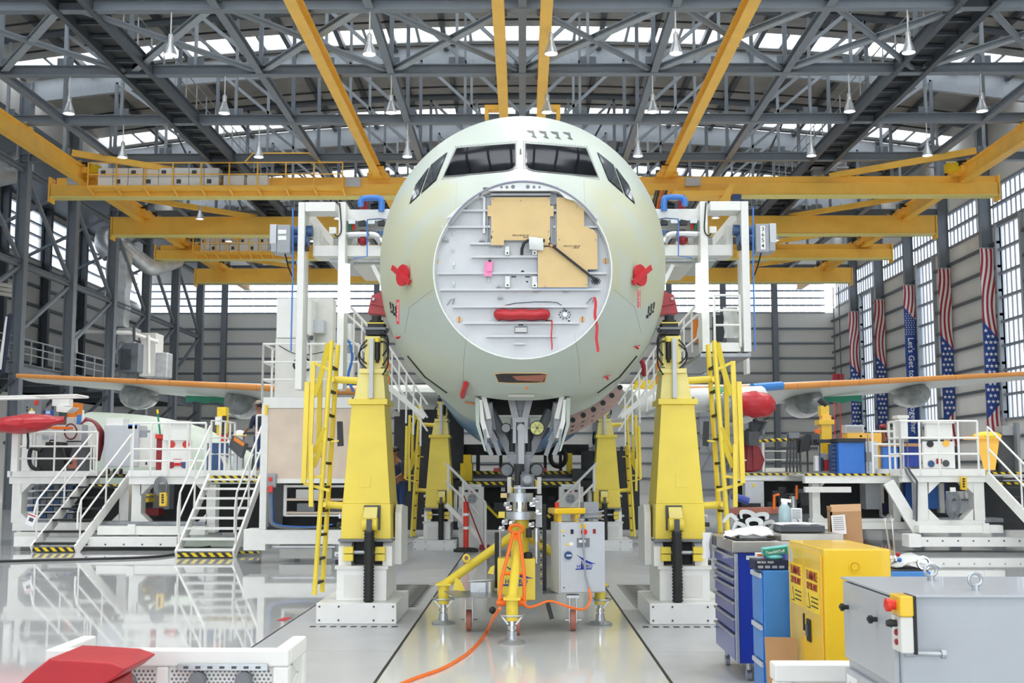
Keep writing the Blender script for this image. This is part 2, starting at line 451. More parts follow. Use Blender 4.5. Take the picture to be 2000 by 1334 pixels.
# glazed band
for bay in range(2, 9):
    ya, yb = FR[bay] + .25, FR[bay + 1] - .25
    wb = sroot('window_%d' % nwin, (XR, ya, zb0), 'glazed band of white panes high on the banner wall'); nwin += 1
    n = 10
    p0 = None
    for i in range(n):
        for r in range(2):
            y = ya + (yb - ya) * i / n; z = zb0 + (zb1 - zb0) * r / 2
            wdt = (yb - ya) / n - .04
            if p0 is None: p0 = struct('pane', B().bx(XR + .06, XR + .08, y + .02, y + .02 + wdt, z + .05, z + (zb1 - zb0) / 2 - .05), 'pane', wb); o0 = (y, z)
            else:
                q = p0.copy(); COL.objects.link(q); q.location = Vector((0, y - o0[0], z - o0[1]))
    g = B()
    for i in range(n + 1): y = ya + (yb - ya) * i / n; g.bx(XR + .02, XR + .1, y - .018, y + .018, zb0, zb1)
    struct('mullion', g, 'steel', wb)
    for r in range(3): struct('window_rail', B().bx(XR - .08, XR + .1, ya, yb, zb0 + (zb1 - zb0) * r / 2 - .07, zb0 + (zb1 - zb0) * r / 2 + .07), 'steel', wb)
struct('cladding', B().bx(XR, XR + .2, Y0, FR[2], zb0, zb1), 'wallclad', wr)
for a, b_ in TALL:
    if a < 40 or b_ > YB:
        if a > Y0 and b_ < YB:
            wb = sroot('window_%d' % nwin, (XR, a, zt0)); nwin += 1
            struct('pane', B().bx(XR + .06, XR + .08, a, b_, zt0, zt1), 'pane', wb)
        continue
    wb = sroot('window_%d' % nwin, (XR, a, zt0), 'tall white paned window in the banner wall'); nwin += 1
    n, m = 5, 8; p0 = None
    for i in range(n):
        for r in range(m):
            y = a + (b_ - a) * i / n; z = zt0 + (zt1 - zt0) * r / m
            if p0 is None: p0 = struct('pane', B().bx(XR + .06, XR + .08, y + .02, y + (b_ - a) / n - .02, z + .05, z + (zt1 - zt0) / m - .05), 'pane', wb); o0 = (y, z)
            else:
                q = p0.copy(); COL.objects.link(q); q.location = Vector((0, y - o0[0], z - o0[1]))
    g = B()
    for i in range(1, n): y = a + (b_ - a) * i / n; g.bx(XR + .02, XR + .1, y - .02, y + .02, zt0, zt1)
    struct('mullion', g, 'grey', wb)
    for r in range(m + 1): struct('window_rail', B().bx(XR - .1, XR + .1, a, b_, zt0 + (zt1 - zt0) * r / m - .06, zt0 + (zt1 - zt0) * r / m + .06), 'steel', wb)
    struct('window_frame', B().bx(XR - .2, XR + .1, a - .16, a, zt0 - .1, zt1 + .1).bx(XR - .2, XR + .1, b_, b_ + .16, zt0 - .1, zt1 + .1), 'steellight', wb)
# columns on the right wall
for k in range(2, 9):
    tag(obj('steel_column', B().ibeam((XR - .3, FR[k], 0), (XR - .3, FR[k], 20), .32, .58, .04, up=(1, 0, 0)), 'steel'), 'grey wall column on the banner wall, %s from the camera end' % ORD[k - 2], 'column', 'columns along the banner wall')

# ---- left side: inner column row, side aisle with mezzanine, outer wall with window band
wl = sroot('wall_left', (XL, 45, 8)); lz0, lz1 = 14.6, 17.6
struct('cladding', B().bx(XL - .2, XL, Y0, YB, 0, lz0), 'wallclad', wl)
struct('cladding', B().bx(XL - .2, XL, Y0, YB, lz1, 18.2), 'wallclad', wl)
struct('cladding', B().bx(-23.9, -23.7, Y0, YB, 18.0, 20.5), 'wallclad', wl)
for j in range(12): struct('wall_rail', B().bx(XL, XL + .16, 40, YB, .9 + j * 1.2, 1.06 + j * 1.2), 'steeldark', wl)
struct('aisle_roof', B().bx(XL - .2, -23.4, Y0, YB, 18.0, 18.2), 'steeldark', ceil)
for k in range(2, 9):
    ya, yb = FR[k] + .3, FR[k + 1] - .3
    wb = sroot('window_%d' % nwin, (XL, ya, lz0), 'bright aisle window above the mezzanine wall'); nwin += 1
    n = 4; p0 = None
    for i in range(n):
        for r in range(4):
            y = ya + (yb - ya) * i / n; z = lz0 + (lz1 - lz0) * r / 4
            if p0 is None: p0 = struct('pane', B().bx(XL - .1, XL - .08, y + .02, y + (yb - ya) / n - .02, z + .03, z + .72), 'pane', wb); o0 = (y, z)
            else:
                q = p0.copy(); COL.objects.link(q); q.location = Vector((0, y - o0[0], z - o0[1]))
    for r in range(5): struct('window_rail', B().bx(XL - .12, XL + .1, ya, yb, lz0 + .75 * r - .05, lz0 + .75 * r + .05), 'steellight', wb)
    struct('cladding', B().bx(XL - .2, XL, ya - .6, ya, lz0, lz1), 'wallclad', wl)
wb = sroot('window_%d' % nwin, (XL, 20, lz0)); nwin += 1
struct('pane', B().bx(XL - .1, XL - .08, Y0, FR[2], lz0, lz1), 'pane', wb)
for k in range(1, 9):
    y = FR[k]
    tag(obj('steel_column', B().ibeam((-23.4, y, 0), (-23.4, y, 20), .45, .5, .04, up=(1, 0, 0)), 'steel'), 'slim grey steel column of the mezzanine row, %s from the camera end' % ORD[k - 1], 'column', 'columns along the mezzanine')
    if k >= 2: tag(obj('wall_post', B().ibeam((XL + .3, y, 0), (XL + .3, y, 18), .35, .5, .04, up=(1, 0, 0)), 'steeldark'), 'grey wall post behind the mezzanine walkway, %s from the camera end' % ORD[k - 2], 'column', 'posts on the mezzanine wall')
for k in range(2, 8):
    a, b_ = FR[k], FR[k + 1]
    t = thing('bracing_frame', 'grey steel bracing between mezzanine columns, %s bay from the camera end' % ORD[k - 2], 'brace', (-23.4, a, 8), 'bracing in the mezzanine column row')
    for z in (11.3, 15.8): obj('strut', B().ibeam((-23.4, a + .2, z), (-23.4, b_ - .2, z), .22, .26, .03), 'steel', t)
    obj('diagonal', B().bar((-23.4, a + .2, 15.6), (-23.4, b_ - .2, 11.5), .16, .16), 'steel', t)
    obj('diagonal', B().bar((-23.4, a + .2, 8.2), (-23.4, b_ - .2, 11.2), .16, .16), 'steel', t)
    obj('diagonal', B().bar((-23.4, b_ - .2, 5.9), (-26.4, b_ - .2, 3.1), .14, .14), 'steeldark', t)
    obj('diagonal', B().bar((-29.2, a, 13.5), (-23.6, a, 16.3), .15, .15), 'steel', t)
# mezzanine deck
mz = thing('mezzanine', 'dark steel mezzanine walkway with railing along the side aisle', 'mezzanine', (-26, 60, 0))
obj('deck', B().bx(XL + .1, -23.7, 42, 84, 6.3, 6.75), 'steeldark', mz); obj('edge_beam', B().ibeam((-23.65, 42, 6.5), (-23.65, 84, 6.5), .25, .55, .04), 'steel', mz)
for h in (.45, .8, 1.15): obj('handrail', B().tube((-23.6, 42, 6.8 + h), (-23.6, 84, 6.8 + h), .03, 6), 'steellight', mz)
pp = None
for j in range(31):
    if pp is None: pp = obj('rail_post', B().bx(-23.63, -23.57, 42, 42.06, 6.75, 7.95), 'steellight', mz)
    else:
        q = pp.copy(); COL.objects.link(q); q.location = (0, j * 1.4, 0)
for j in range(8): obj('joist', B().bx(XL + .2, -23.8, 44 + j * 5, 44.2 + j * 5, 6.0, 6.3), 'steeldark', mz)
# office wall below the mezzanine
ow = struct('wall_office', B().bx(-28.4, -28.2, 40, 84, 0, 6.0), 'white')
ow['label'] = 'white office wall under the mezzanine'
for j in range(8):
    struct('office_window', B().bx(-28.2, -28.15, 55 + j * 3.3, 55.9 + j * 3.3, 2.9, 4.6), 'darkgrey', ow)
    struct('office_pane', B().bx(-28.15, -28.13, 55.12 + j * 3.3, 55.78 + j * 3.3, 3.02, 4.48), 'lightgrey', ow)

# ---- back wall
wbk = sroot('wall_back', (0, YB, 8)); bz0, bz1 = 13.95, 16.25
mat('backclad', 'E4E4E0', .6, var=.04, scale=.4); struct('cladding', B().bx(XL, XR, YB, YB + .2, 0, bz0), 'backclad', wbk); struct('cladding', B().bx(XL, XR, YB, YB + .2, bz1, 21.6), 'wallclad', wbk)
for j in range(11): struct('wall_rail', B().bx(XL, XR, YB - .16, YB, 1.0 + j * 1.16, 1.16 + j * 1.16), 'steel', wbk)
xcol = [-29.5, -23.3, -17.2, -11.4, -5.6, 0, 5.6, 11.4, 15.6, 19.6, 23.6]
for x0, x1 in zip(xcol, xcol[1:]):
    wb = sroot('window_%d' % nwin, (x0, YB, bz0), 'bright paned window high in the back wall'); nwin += 1
    n = 6; p0 = None
    for i in range(n):
        for r in range(4):
            x = x0 + .25 + (x1 - x0 - .5) * i / n; z = bz0 + (bz1 - bz0) * r / 4
            if p0 is None: p0 = struct('pane', B().bx(x + .03, x + (x1 - x0 - .5) / n - .03, YB + .06, YB + .08, z + .04, z + .53), 'pane', wb); o0 = (x, z)
            else:
                q = p0.copy(); COL.objects.link(q); q.location = Vector((x - o0[0], 0, z - o0[1]))
    for r in range(5): struct('window_rail', B().bx(x0, x1, YB - .05, YB + .1, bz0 + .575 * r - .05, bz0 + .575 * r + .05), 'steel', wb)
for i, x in enumerate(xcol[1:-1]):
    struct('wall_post', B().ibeam((x, YB - .35, 0), (x, YB - .35, 21), .4, .5, .04, up=(0, 1, 0)), 'steel', wbk)
struct('wall_beam', B().ibeam((XL, YB - .5, 8.1), (XR, YB - .5, 8.1), .5, .6, .05), 'steel', wbk)
# big lattice door in the back wall
for d, (xa, xb) in enumerate(((13.6, 18.6), (-17.0, -11.6))):
    dr = sroot('door_%d' % (d + 1), (xa, YB - .7, 0), 'tall white sheeted door with lattice bracing in the back wall')
    struct('door_sheet', B().bx(xa, xb, YB - .55, YB - .45, 0, 7.2), 'lightgrey', dr)
    for j in range(6): struct('door_rail', B().bx(xa, xb, YB - .65, YB - .55, .2 + j * 1.38, .32 + j * 1.38), 'steellight', dr)
    for j in range(3):
        for sgn in (1, -1):
            x0, x1 = xa + (xb - xa) * j / 3, xa + (xb - xa) * (j + 1) / 3
            struct('door_brace', B().bar((x0, YB - .6, 1.6 if sgn > 0 else 4.4), (x1, YB - .6, 4.4 if sgn > 0 else 1.6), .08, .06, (0, 1, 0)), 'steellight', dr)

# ---- crane runways and bridges
for x, y0, nm in ((-20.8, 33, 'outer runway on the mezzanine side'), (-6.85, 30, 'inner runway on the mezzanine side'), (-.73, 30, 'centre pair on the mezzanine side'), (.73, 30, 'centre pair on the banner side'), (6.85, 30, 'inner runway on the banner side'), (20.8, 33, 'outer runway on the banner side')):
    y1 = 45.2 if abs(x) < 1 else 88
    r = thing('crane_runway', 'yellow overhead crane rail, %s' % nm, 'crane rail', (x, y0, 15.7), 'overhead crane rails')
    big = abs(x) > 10
    h, wd = (.75, .42) if big else (.5, .36)
    zc = 15.62 if big else 15.78
    obj('runway_beam', B().ibeam((x, y0, zc), (x, y1, zc), wd, h, .05), 'crane', r)
    if big: obj('bearing_plate', B().bx(x - .12, x + .12, y0, y1, zc - h / 2 + .03, zc + h / 2 - .03), 'crane', r)
    for k in range(9):
        if y0 < FR[k] < y1:
            obj('hanger', B().bx(x - .07, x + .07, FR[k] - .1, FR[k] + .1, zc + h / 2, CH - .1).bx(x - .26, x + .26, FR[k] - .12, FR[k] + .12, zc + h / 2, zc + h / 2 + .05), 'steeldark' if not big else 'crane', r)
    if abs(x) < 1:
        pass
        obj('end_stop', B().bx(x - (.75 if x < 0 else -.15), x + (-.15 if x < 0 else .75), 44.8, 45.3, 15.82, 16.0).bx(x + (-.75 if x < 0 else .6), x + (-.6 if x < 0 else .75), 44.8, 45.3, 15.5, 15.82), 'crane', r)
CR = [(55.0, 345, 383, 'with white control cabinets and walkway, first in line'), (63.5, 423, 458, 'plain box beam, second in line'), (71.2, 477, 505, 'with small cabinets on its walkway, third in line'), (80.0, 524, 551, 'plain box beam, last in line by the back wall')]
for i, (y, ya, yb, nm) in enumerate(CR):
    zt, zb = at(1700, ya, y).z, at(1700, yb, y).z
    c = thing('bridge_crane', 'yellow overhead travelling crane bridge %s' % nm, 'crane', (0, y, zb), 'overhead travelling cranes')
    double = i in (0, 2)
    L = 22.45
    obj('bridge_girder', B().bx(-L, L, y - .3, y + .3, zb, zt if not double else zb + (zt - zb) * .62), 'crane', c, bev=.02)
    obj('bottom_flange', B().bx(-L, L, y - .36, y + .36, zb - .05, zb), 'paleyellow', c)
    if double: obj('upper_beam', B().bx(-L + .2, L, y - .1, y + .35, zb + (zt - zb) * .64, zt), 'crane', c)
    for s in (-1, 1):
        obj('end_plate', B().bx(s * (L + .02), s * (L + .1), y - .34, y + .34, zb - .25, zt), 'crane', c)
        for xt in (20.8, 6.85):
            tr = obj('end_truck', B().bx(s * xt - .35, s * xt + .35, y - 1.1, y + 1.1, zt, zt + .28).bx(s * xt - .5, s * xt + .5, y - .6, y + .6, zt - .1, zt + .1), 'crane', c)
            for q in (-.8, .8): obj('trolley_wheel', B().tube((s * xt - .4, y + q, zt + .4), (s * xt + .4, y + q, zt + .4), .17, 12), 'dark', tr)
        obj('knee_brace', B().bar((s * 20.6, y - 2.6, zt + .55), (s * 14.6, y, zt + .02), .22, .26), 'crane', c)
    if i == 0:
        obj('drive_box', B().bx(-20.6, -20.0, y - .9, y - .4, zt + .05, zt + .45), 'yellow2', c); obj('drive_box', B().bx(19.9, 20.7, y - .9, y - .4, zt + .05, zt + .45), 'yellow2', c)
        obj('junction_box', B().bx(-21.6, -20.9, y - .5, y - .3, zb + .55, zb + 1.0), 'lightgrey', c)
        for px in (690, 1353): p = at(px, 356, y - .5); obj('junction_box', B().box(p, (.7, .25, .4)), 'lightgrey', c)
    if double:
        xa, xb, n = (-19.9, -14.2, 8) if i == 0 else (-19.5, -14.8, 8)
        top = zt + (.3 if i == 0 else .25)
        obj('walkway', B().bx(xa - .4, xb + (5.8 if i == 0 else 1.0), y - 1.3, y - .35, zb + .2, zb + .28), 'crane', c)
        wc = (xb - xa) / n
        for j in range(n):
            for r_ in range(2):
                z0 = zb + .3 + r_ * .43; xx = xa + j * wc
                cab = obj('control_cabinet', B().bx(xx + .015, xx + wc - .015, y - 1.15, y - .5, z0, z0 + .41), 'white', c)
                if (j + r_) % 2: obj('vent_grille', B().bx(xx + wc * .2, xx + wc * .5, y - 1.17, y - 1.15, z0 + .1, z0 + .3), 'darkgrey', cab)
        x_end = xb + (5.8 if i == 0 else 1.0)
        if i == 0:
            for xx in (xb + .2, xb + 1.3): obj('control_cabinet', B().bx(xx, xx + .95, y - 1.1, y - .5, zb + .3, zb + .8), 'white', c)
        for h in (.55, 1.1): obj('handrail', B().tube((xa - .4, y - 1.3, zb + .25 + h), (x_end, y - 1.3, zb + .25 + h), .03, 6), 'crane', c)
        nn = 9
        for j in range(nn + 1):
            xx = xa - .4 + (x_end - xa + .4) * j / nn
            obj('rail_post', B().bx(xx - .03, xx + .03, y - 1.33, y - 1.27, zb + .25, zb + 1.35), 'crane', c)
            obj('bracket', B().bar((xx, y - 1.25, zb + .2), (xx, y - .3, zb - .02), .08, .1), 'crane', c)
        if i == 0: obj('handrail', B().path([(x_end - 4.6, y - 1.3, zb + 1.35), (x_end - 4.2, y - 1.3, zb + 1.8), (x_end - 1.6, y - 1.3, zb + 1.8), (x_end - 1.0, y - 1.3, zb + 1.35)], .035, 6), 'crane', c)

# ---- hanging high-bay lamps
def lampmat():
    m = bpy.data.materials.new('lamp_glow'); m.use_nodes = True; b = m.node_tree.nodes['Principled BSDF']
    b.inputs['Base Color'].default_value = (1, .97, .9, 1); b.inputs['Emission Color'].default_value = (1, .97, .92, 1); b.inputs['Emission Strength'].default_value = 9
    MATS['glow'] = m
lampmat(); mat('lampshell', 'D9DBDC', .3, .6, var=.05)
def make_lamp():
    t = thing('high_bay_lamp', '', 'lamp', (0, 0, 0), 'high bay lamps under the trusses')
    obj('rod', B().tube((0, 0, .62), (0, 0, 1.35), .022, 6), 'white', t, local=True)
    obj('ballast_housing', B().lathe([(.075, .4), (.085, .44), (.085, .6), (.05, .64)], n=14), 'lampshell', t, local=True)
    obj('reflector', B().lathe([(.07, .42), (.09, .34), (.15, .16), (.205, 0), (.215, -.05), (.2, -.05), (.19, .0), (.135, .15), (.08, .33)], n=20, cap=False), 'lampshell', t, local=True)
    obj('bulb', B().lathe([(.04, .3), (.09, .2), (.15, .05), (.17, .0)], n=16), 'glow', t, local=True)
    return t
lamp0 = make_lamp(); first = True
LX = {-6: (-11, 0, 11), -5: (-16.7, -4.8, 4.8, 16.7), -4: (-11, 0, 11), -3: (-16.7, -4.8, 4.8, 16.7), -2: (-11, 0, 11), -1: (-16.7, -4.8, 4.8, 16.7), 0: (-11.06, -4.8, .9, 4.8, 12.06), 1: (-16.6, -10.9, -4.8, .9, 4.75, 11.9, 16.7), 2: (-16.7, -11, -4.8, 4.8, 16.8, 12.0), 4: (-16.8, 10.0, -9.6), 5: (-16.8, -12, 8, 14.4), 6: (-16, 9.6)}
rowname = {-6: 'over the camera end', -5: 'over the open end', -4: 'above the foreground', -3: 'above the nose', -2: 'above the cockpit', -1: 'over the wings', 0: 'nearest the camera', 1: 'second in line', 2: 'third in line', 4: 'above the plain second crane', 5: 'behind the second crane', 6: 'above the third crane'}
for k in LX:
    for i, x in enumerate(sorted(LX[k])):
        lab = 'white bell shaped hanging lamp, row %s, %s from the mezzanine side' % (rowname[k], ORD[i])
        loc = (x, 35.7 + 6.1 * k, CH - 1.55)
        if first: o = lamp0; o.location = loc; o['label'] = lab; first = False
        else: o = dup(lamp0, loc, lab)
        ld = bpy.data.lights.new('lamp_light', 'SPOT'); ld.energy = LAMP_W * (2.2 if k >= 4 else 1); ld.spot_size = 2.3; ld.spot_blend = .6; ld.shadow_soft_size = .3; ld.color = (1, .985, .96)
        lo = bpy.data.objects.new('lamp_light', ld); COL.objects.link(lo); lo.location = (loc[0], loc[1], loc[2] - .12)
# ================================================================== the airliner
CZ, YBK = 4.69, 12.0            # fuselage centre height, front bulkhead plane
S_ = [0, .3, .6, 1, 1.5, 2, 2.5, 3, 3.5, 4, 5, 6, 12, 26, 30, 34]
TOP = [.115, .22, .34, .52, .79, 1.08, 1.41, 1.69, 1.895, 2.03, 2.14, 2.15, 2.15, 2.15, 2.15, 2.05]
BOT = [-1.725, -1.86, -1.95, -2.02, -2.06, -2.07, -2.07, -2.07, -2.07, -2.07, -2.07, -2.07, -2.07, -2.07, -1.8, -1.0]
WID = [.925, 1.065, 1.185, 1.34, 1.51, 1.652, 1.758, 1.84, 1.903, 1.953, 1.985, 1.99, 1.99, 1.99, 1.9, 1.6]
def interp(xs_, ys_, x):
    """monotone cubic"""
    n = len(xs_)
    if x <= xs_[0]: return ys_[0]
    if x >= xs_[-1]: return ys_[-1]
    i = max(j for j in range(n - 1) if xs_[j] <= x)
    d = [(ys_[j + 1] - ys_[j]) / (xs_[j + 1] - xs_[j]) for j in range(n - 1)]
    def m(j):
        if j == 0: return d[0]
        if j == n - 1: return d[-1]
        return 0 if d[j - 1] * d[j] <= 0 else 2 * d[j - 1] * d[j] / (d[j - 1] + d[j])
    h = xs_[i + 1] - xs_[i]; t = (x - xs_[i]) / h
    return (2 * t ** 3 - 3 * t ** 2 + 1) * ys_[i] + (t ** 3 - 2 * t ** 2 + t) * h * m(i) + (-2 * t ** 3 + 3 * t ** 2) * ys_[i + 1] + (t ** 3 - t ** 2) * h * m(i + 1)
def sect(s):
    t, b_, w_ = interp(S_, TOP, s), interp(S_, BOT, s), interp(S_, WID, s)
    return w_, (t - b_) / 2, CZ + (t + b_) / 2
def full(s, c):
    """exponent of the lower lobe: round at the nose ring, fuller further back"""
    t = min(1, max(0, s / 2.5)); return 2 + .38 * t * t * (3 - 2 * t) if c < 0 else 2.0
def fpt(s, th):
    w_, h, zc = sect(s); c = math.cos(th); sn = math.sin(th); e = 2 / full(s, c)
    return Vector((w_ * math.copysign(abs(sn) ** e, sn), YBK + s, zc + h * math.copysign(abs(c) ** e, c)))
def inside(p):
    s = p.y - YBK
    if s < 0: return -1
    w_, h, zc = sect(s)
    e = full(s, p.z - zc)
    return 1 - abs(p.x / w_) ** e - abs((p.z - zc) / h) ** e
def hit(px, py, off=.0):
    """the point of the fuselage skin behind a pixel, pushed out by off"""
    for tr in range(60):
        d = ray(px, py); o = Vector((0, 0, CAMZ)); y = YBK + .001; last = y
        found = False
        while y < 34:
            p = o + d * (y / d.y)
            if inside(p) > 0: found = True; break
            last = y; y += .05
        if found: break
        px += (1021 - px) * .01; py += (517 - py) * .01
    lo, hi = last, y
    for _ in range(22):
        mid = (lo + hi) / 2
        if inside(o + d * (mid / d.y)) > 0: hi = mid
        else: lo = mid
    p = o + d * (hi / d.y); e = .002
    g = Vector([inside(p + Vector(v) * e) - inside(p - Vector(v) * e) for v in ((1, 0, 0), (0, 1, 0), (0, 0, 1))])
    n = -g.normalized()
    return p + n * off
def resample(P, n):
    L = [0]
    for p, q in zip(P, P[1:]): L.append(L[-1] + math.dist(p, q))
    out = []
    for i in range(n):
        t = L[-1] * i / (n - 1); j = max(k for k in range(len(P) - 1) if L[k] <= t + 1e-9); f = (t - L[j]) / (L[j + 1] - L[j])
        out.append((P[j][0] + (P[j + 1][0] - P[j][0]) * f, P[j][1] + (P[j + 1][1] - P[j][1]) * f))
    return out
def patch(b, c, nu, nv, off, low=None):
    """surface patch between four pixel corners TL TR BR BL"""
    rows = []
    lw = resample(low, nu + 1) if low else [(c[3][0] + (c[2][0] - c[3][0]) * i / nu, c[3][1] + (c[2][1] - c[3][1]) * i / nu) for i in range(nu + 1)]
    for j in range(nv + 1):
        v = j / nv
        rows.append([hit(*[(c[0][k] * (1 - i / nu) + c[1][k] * i / nu) * (1 - v) + lw[i][k] * v for k in (0, 1)], off) for i in range(nu + 1)])
    return b.grid(rows)
def along(pts, n=6):
    out = []
    for (a, b_) in zip(pts, pts[1:]):
        out += [(a[0] + (b_[0] - a[0]) * i / n, a[1] + (b_[1] - a[1]) * i / n) for i in range(n)]
    return out + [pts[-1]]
def seam(b, pts, r=.006, n=6): return b.path([hit(x, y, .001) for x, y in along(pts, n)], r, 5)

plane = thing('airliner', 'unpainted pale green airliner with its nose cone removed, raised on yellow jacks', 'airplane', (0, YBK, 0))
# skin material: pale primer with yellow-green primed panels and a few masking smudges
def skin():
    m = mat('skin_primer', 'B8C3B9', .45, var=.03, scale=1.1, spec=.5); nt = m.node_tree; b = nt.nodes['Principled BSDF']
    tc = nt.nodes.new('ShaderNodeTexCoord'); sp = nt.nodes.new('ShaderNodeSeparateXYZ'); nt.links.new(tc.outputs['Object'], sp.inputs[0])
    ab = nt.nodes.new('ShaderNodeMath'); ab.operation = 'ABSOLUTE'; nt.links.new(sp.outputs['X'], ab.inputs[0])
    no = nt.nodes.new('ShaderNodeTexNoise'); no.inputs['Scale'].default_value = 1.6; no.inputs['Detail'].default_value = 4; nt.links.new(tc.outputs['Object'], no.inputs['Vector'])
    def ramp(src, a, b_, lo=0.0, hi=1.0):
        r = nt.nodes.new('ShaderNodeMapRange'); r.interpolation_type = 'SMOOTHSTEP'; nt.links.new(src, r.inputs[0])
        r.inputs[1].default_value = a; r.inputs[2].default_value = b_; r.inputs[3].default_value = lo; r.inputs[4].default_value = hi; return r.outputs[0]
    def mul(a, b_):
        q = nt.nodes.new('ShaderNodeMath'); q.operation = 'MULTIPLY'; nt.links.new(a, q.inputs[0]); nt.links.new(b_, q.inputs[1]); return q.outputs[0]
    k = mul(mul(ramp(ab.outputs[0], .55, .95), ramp(sp.outputs['Z'], 3.55, 3.75)), mul(ramp(sp.outputs['Z'], 5.0, 5.5, 1, 0), ramp(no.outputs['Fac'], .3, .6, .35, 1)))
    old = b.inputs['Base Color'].links[0].from_socket
    mx = nt.nodes.new('ShaderNodeMixRGB'); nt.links.new(k, mx.inputs[0]); nt.links.new(old, mx.inputs[1]); mx.inputs[2].default_value = (*lin('BEC0A0'), 1)
    n2 = nt.nodes.new('ShaderNodeTexNoise'); n2.inputs['Scale'].default_value = 3.2; n2.inputs['Detail'].default_value = 1; nt.links.new(tc.outputs['Object'], n2.inputs['Vector'])
    m2 = nt.nodes.new('ShaderNodeMixRGB'); nt.links.new(ramp(n2.outputs['Fac'], .66, .72, 0, .35), m2.inputs[0]); nt.links.new(mx.outputs[0], m2.inputs[1]); m2.inputs[2].default_value = (*lin('B9C2D2'), 1)
    nt.links.new(m2.outputs[0], b.inputs['Base Color'])
skin()
NT = 120
srow = [i * .12 for i in range(13)] + [1.56, 1.7, 1.85, 2.0, 2.2, 2.4, 2.6, 2.8, 3.0, 3.2, 3.4, 3.6, 3.8, 4.0, 4.2, 4.5, 4.8, 5.2, 5.6, 6, 7, 8.5, 10, 12, 14, 18, 22, 26, 27, 28, 29, 30, 31, 32, 33, 34]
b = B(); idx = {}
BAY0, BAY1, BAYX = 1.56, 6.0, .5
for i, s in enumerate(srow):
    w_, h, zc = sect(s)
    for j in range(NT):
        th = 2 * PI * j / NT; p = fpt(s, th)
        if BAY0 <= s <= BAY1 and math.cos(th) < 0:
            stp = w_ * 2 * PI / NT
            if abs(abs(p.x) - BAYX) < stp * .5:
                x = math.copysign(BAYX, p.x); p = Vector((x, p.y, zc - h * (1 - abs(x / w_) ** full(s, -1)) ** (1 / full(s, -1))))
        b.v.append(p)
for i in range(len(srow) - 1):
    for j in range(NT):
        j2 = (j + 1) % NT; q = [i * NT + j, i * NT + j2, (i + 1) * NT + j2, (i + 1) * NT + j]
        c = sum((b.v[k] for k in q), Vector()) / 4
        if BAY0 < c.y - YBK < BAY1 and abs(c.x) < BAYX - .01 and c.z < CZ - 1: continue
        b.f.append(q); b.mi.append(0)
obj('fuselage_skin', b, 'skin_primer', plane, sharp=60)
obj('wheel_bay', B().bx(-.5, .5, YBK + 1.56, YBK + 1.58, 2.68, 3.5).bx(-.5, .5, YBK + 5.98, YBK + 6, 2.66, 3.5).bx(-.52, -.5, YBK + 1.56, YBK + 6, 2.7, 3.5).bx(.5, .52, YBK + 1.56, YBK + 6, 2.7, 3.5).bx(-.5, .5, YBK + 1.56, YBK + 6, 3.5, 3.52), 'dark', plane)
g = obj('bay_pipe', B().tube((-.36, 13.8, 3.1), (-.22, 13.9, 2.72), .035, 8).tube((.36, 13.8, 3.1), (.22, 13.9, 2.72), .035, 8), 'galv', plane)

# ---- front bulkhead
Z = lambda x, y: (840 + x / 3.705, 340 + y / 3.705)           # bulkhead close-up coordinates to frame pixels
YD = YBK + .14
def bk(x, y, Y=YD): return at(*Z(x, y), Y)
cx_, cz_ = 0.0, CZ - .805
NR = 64
def ring(r, Y): return [(cx_ + r * math.sin(2 * PI * i / NR), Y, cz_ + r * math.cos(2 * PI * i / NR)) for i in range(NR)]
bh = obj('bulkhead', B().grid([ring(.908, YD), ring(.45, YD), ring(.02, YD)], closed_u=True).grid([ring(.915, YD + .01), ring(.908, YD)], closed_u=True), 'lightgrey', plane)
mat('rim', 'DFE2E0', .4, var=.02); mat('bulk', 'CDD0D3', .42, var=.04, scale=4); mat('bulkdark', 'A4A8AC', .4, var=.05)
bh.data.materials[0] = MATS['bulk']
obj('nose_rim', B().grid([ring(.928, YBK + .02), ring(.926, YBK - .006), ring(.914, YBK - .006), ring(.904, YBK + .05), ring(.904, YD)], closed_u=True), 'rim', plane)
for y, xa, xb in ((270, 210, 418), (388, 85, 440), (388, 1120, 1235), (508, 290, 443), (603, 300, 780), (722, 60, 780), (722, 1140, 1275), (840, 80, 1232), (963, 165, 1140), (1080, 245, 1080), (1175, 410, 912), (1228, 605, 690), (155, 440, 868), (270, 895, 915), (388, 892, 915)):
    p, q = bk(xa, y), bk(xb, y)
    o = B().bx(p.x, q.x, YD - .06, YD, p.z - .006, p.z + .006).bx(p.x, q.x, YD - .062, YD - .056, p.z - .014, p.z + .008)
    obj('stiffener', o, 'bulk', bh)
P1 = [(443, 168), (868, 168), (868, 228), (892, 228), (892, 305), (868, 305), (868, 448), (858, 470), (868, 492), (868, 515), (800, 515), (720, 478), (535, 478), (535, 513), (443, 513), (443, 470), (453, 455), (443, 440), (443, 305), (417, 305), (417, 228), (443, 228)]
P2 = [(915, 168), (975, 168), (1115, 240), (1115, 375), (1185, 405), (1210, 440), (1213, 690), (1140, 690), (1140, 820), (780, 820), (780, 528), (915, 528)]
for P in (P1, P2):
    pts = [bk(x, y, YD - .085) for x, y in P]
    o = obj('cover_panel', B().xz([(p.x, p.z) for p in pts], YD - .085, YD - .07), 'tan', bh, label='tan composite cover panel')
    c = sum(pts, Vector()) / len(pts)
    obj('panel_edge', B().xz([(c.x + (p.x - c.x) * 1.012, c.z + (p.z - c.z) * 1.012) for p in pts], YD - .07, YD - .055), 'lightgrey' if P is P1 else 'skyblue', bh)
for x, y in ((455, 178), (856, 178), (655, 192), (452, 415), (858, 418), (1062, 235), (1195, 475), (935, 475), (832, 812), (1128, 800)):
    obj('fastener', B().tube(bk(x, y, YD - .092), bk(x, y, YD - .085), .008, 8), 'grey', bh)
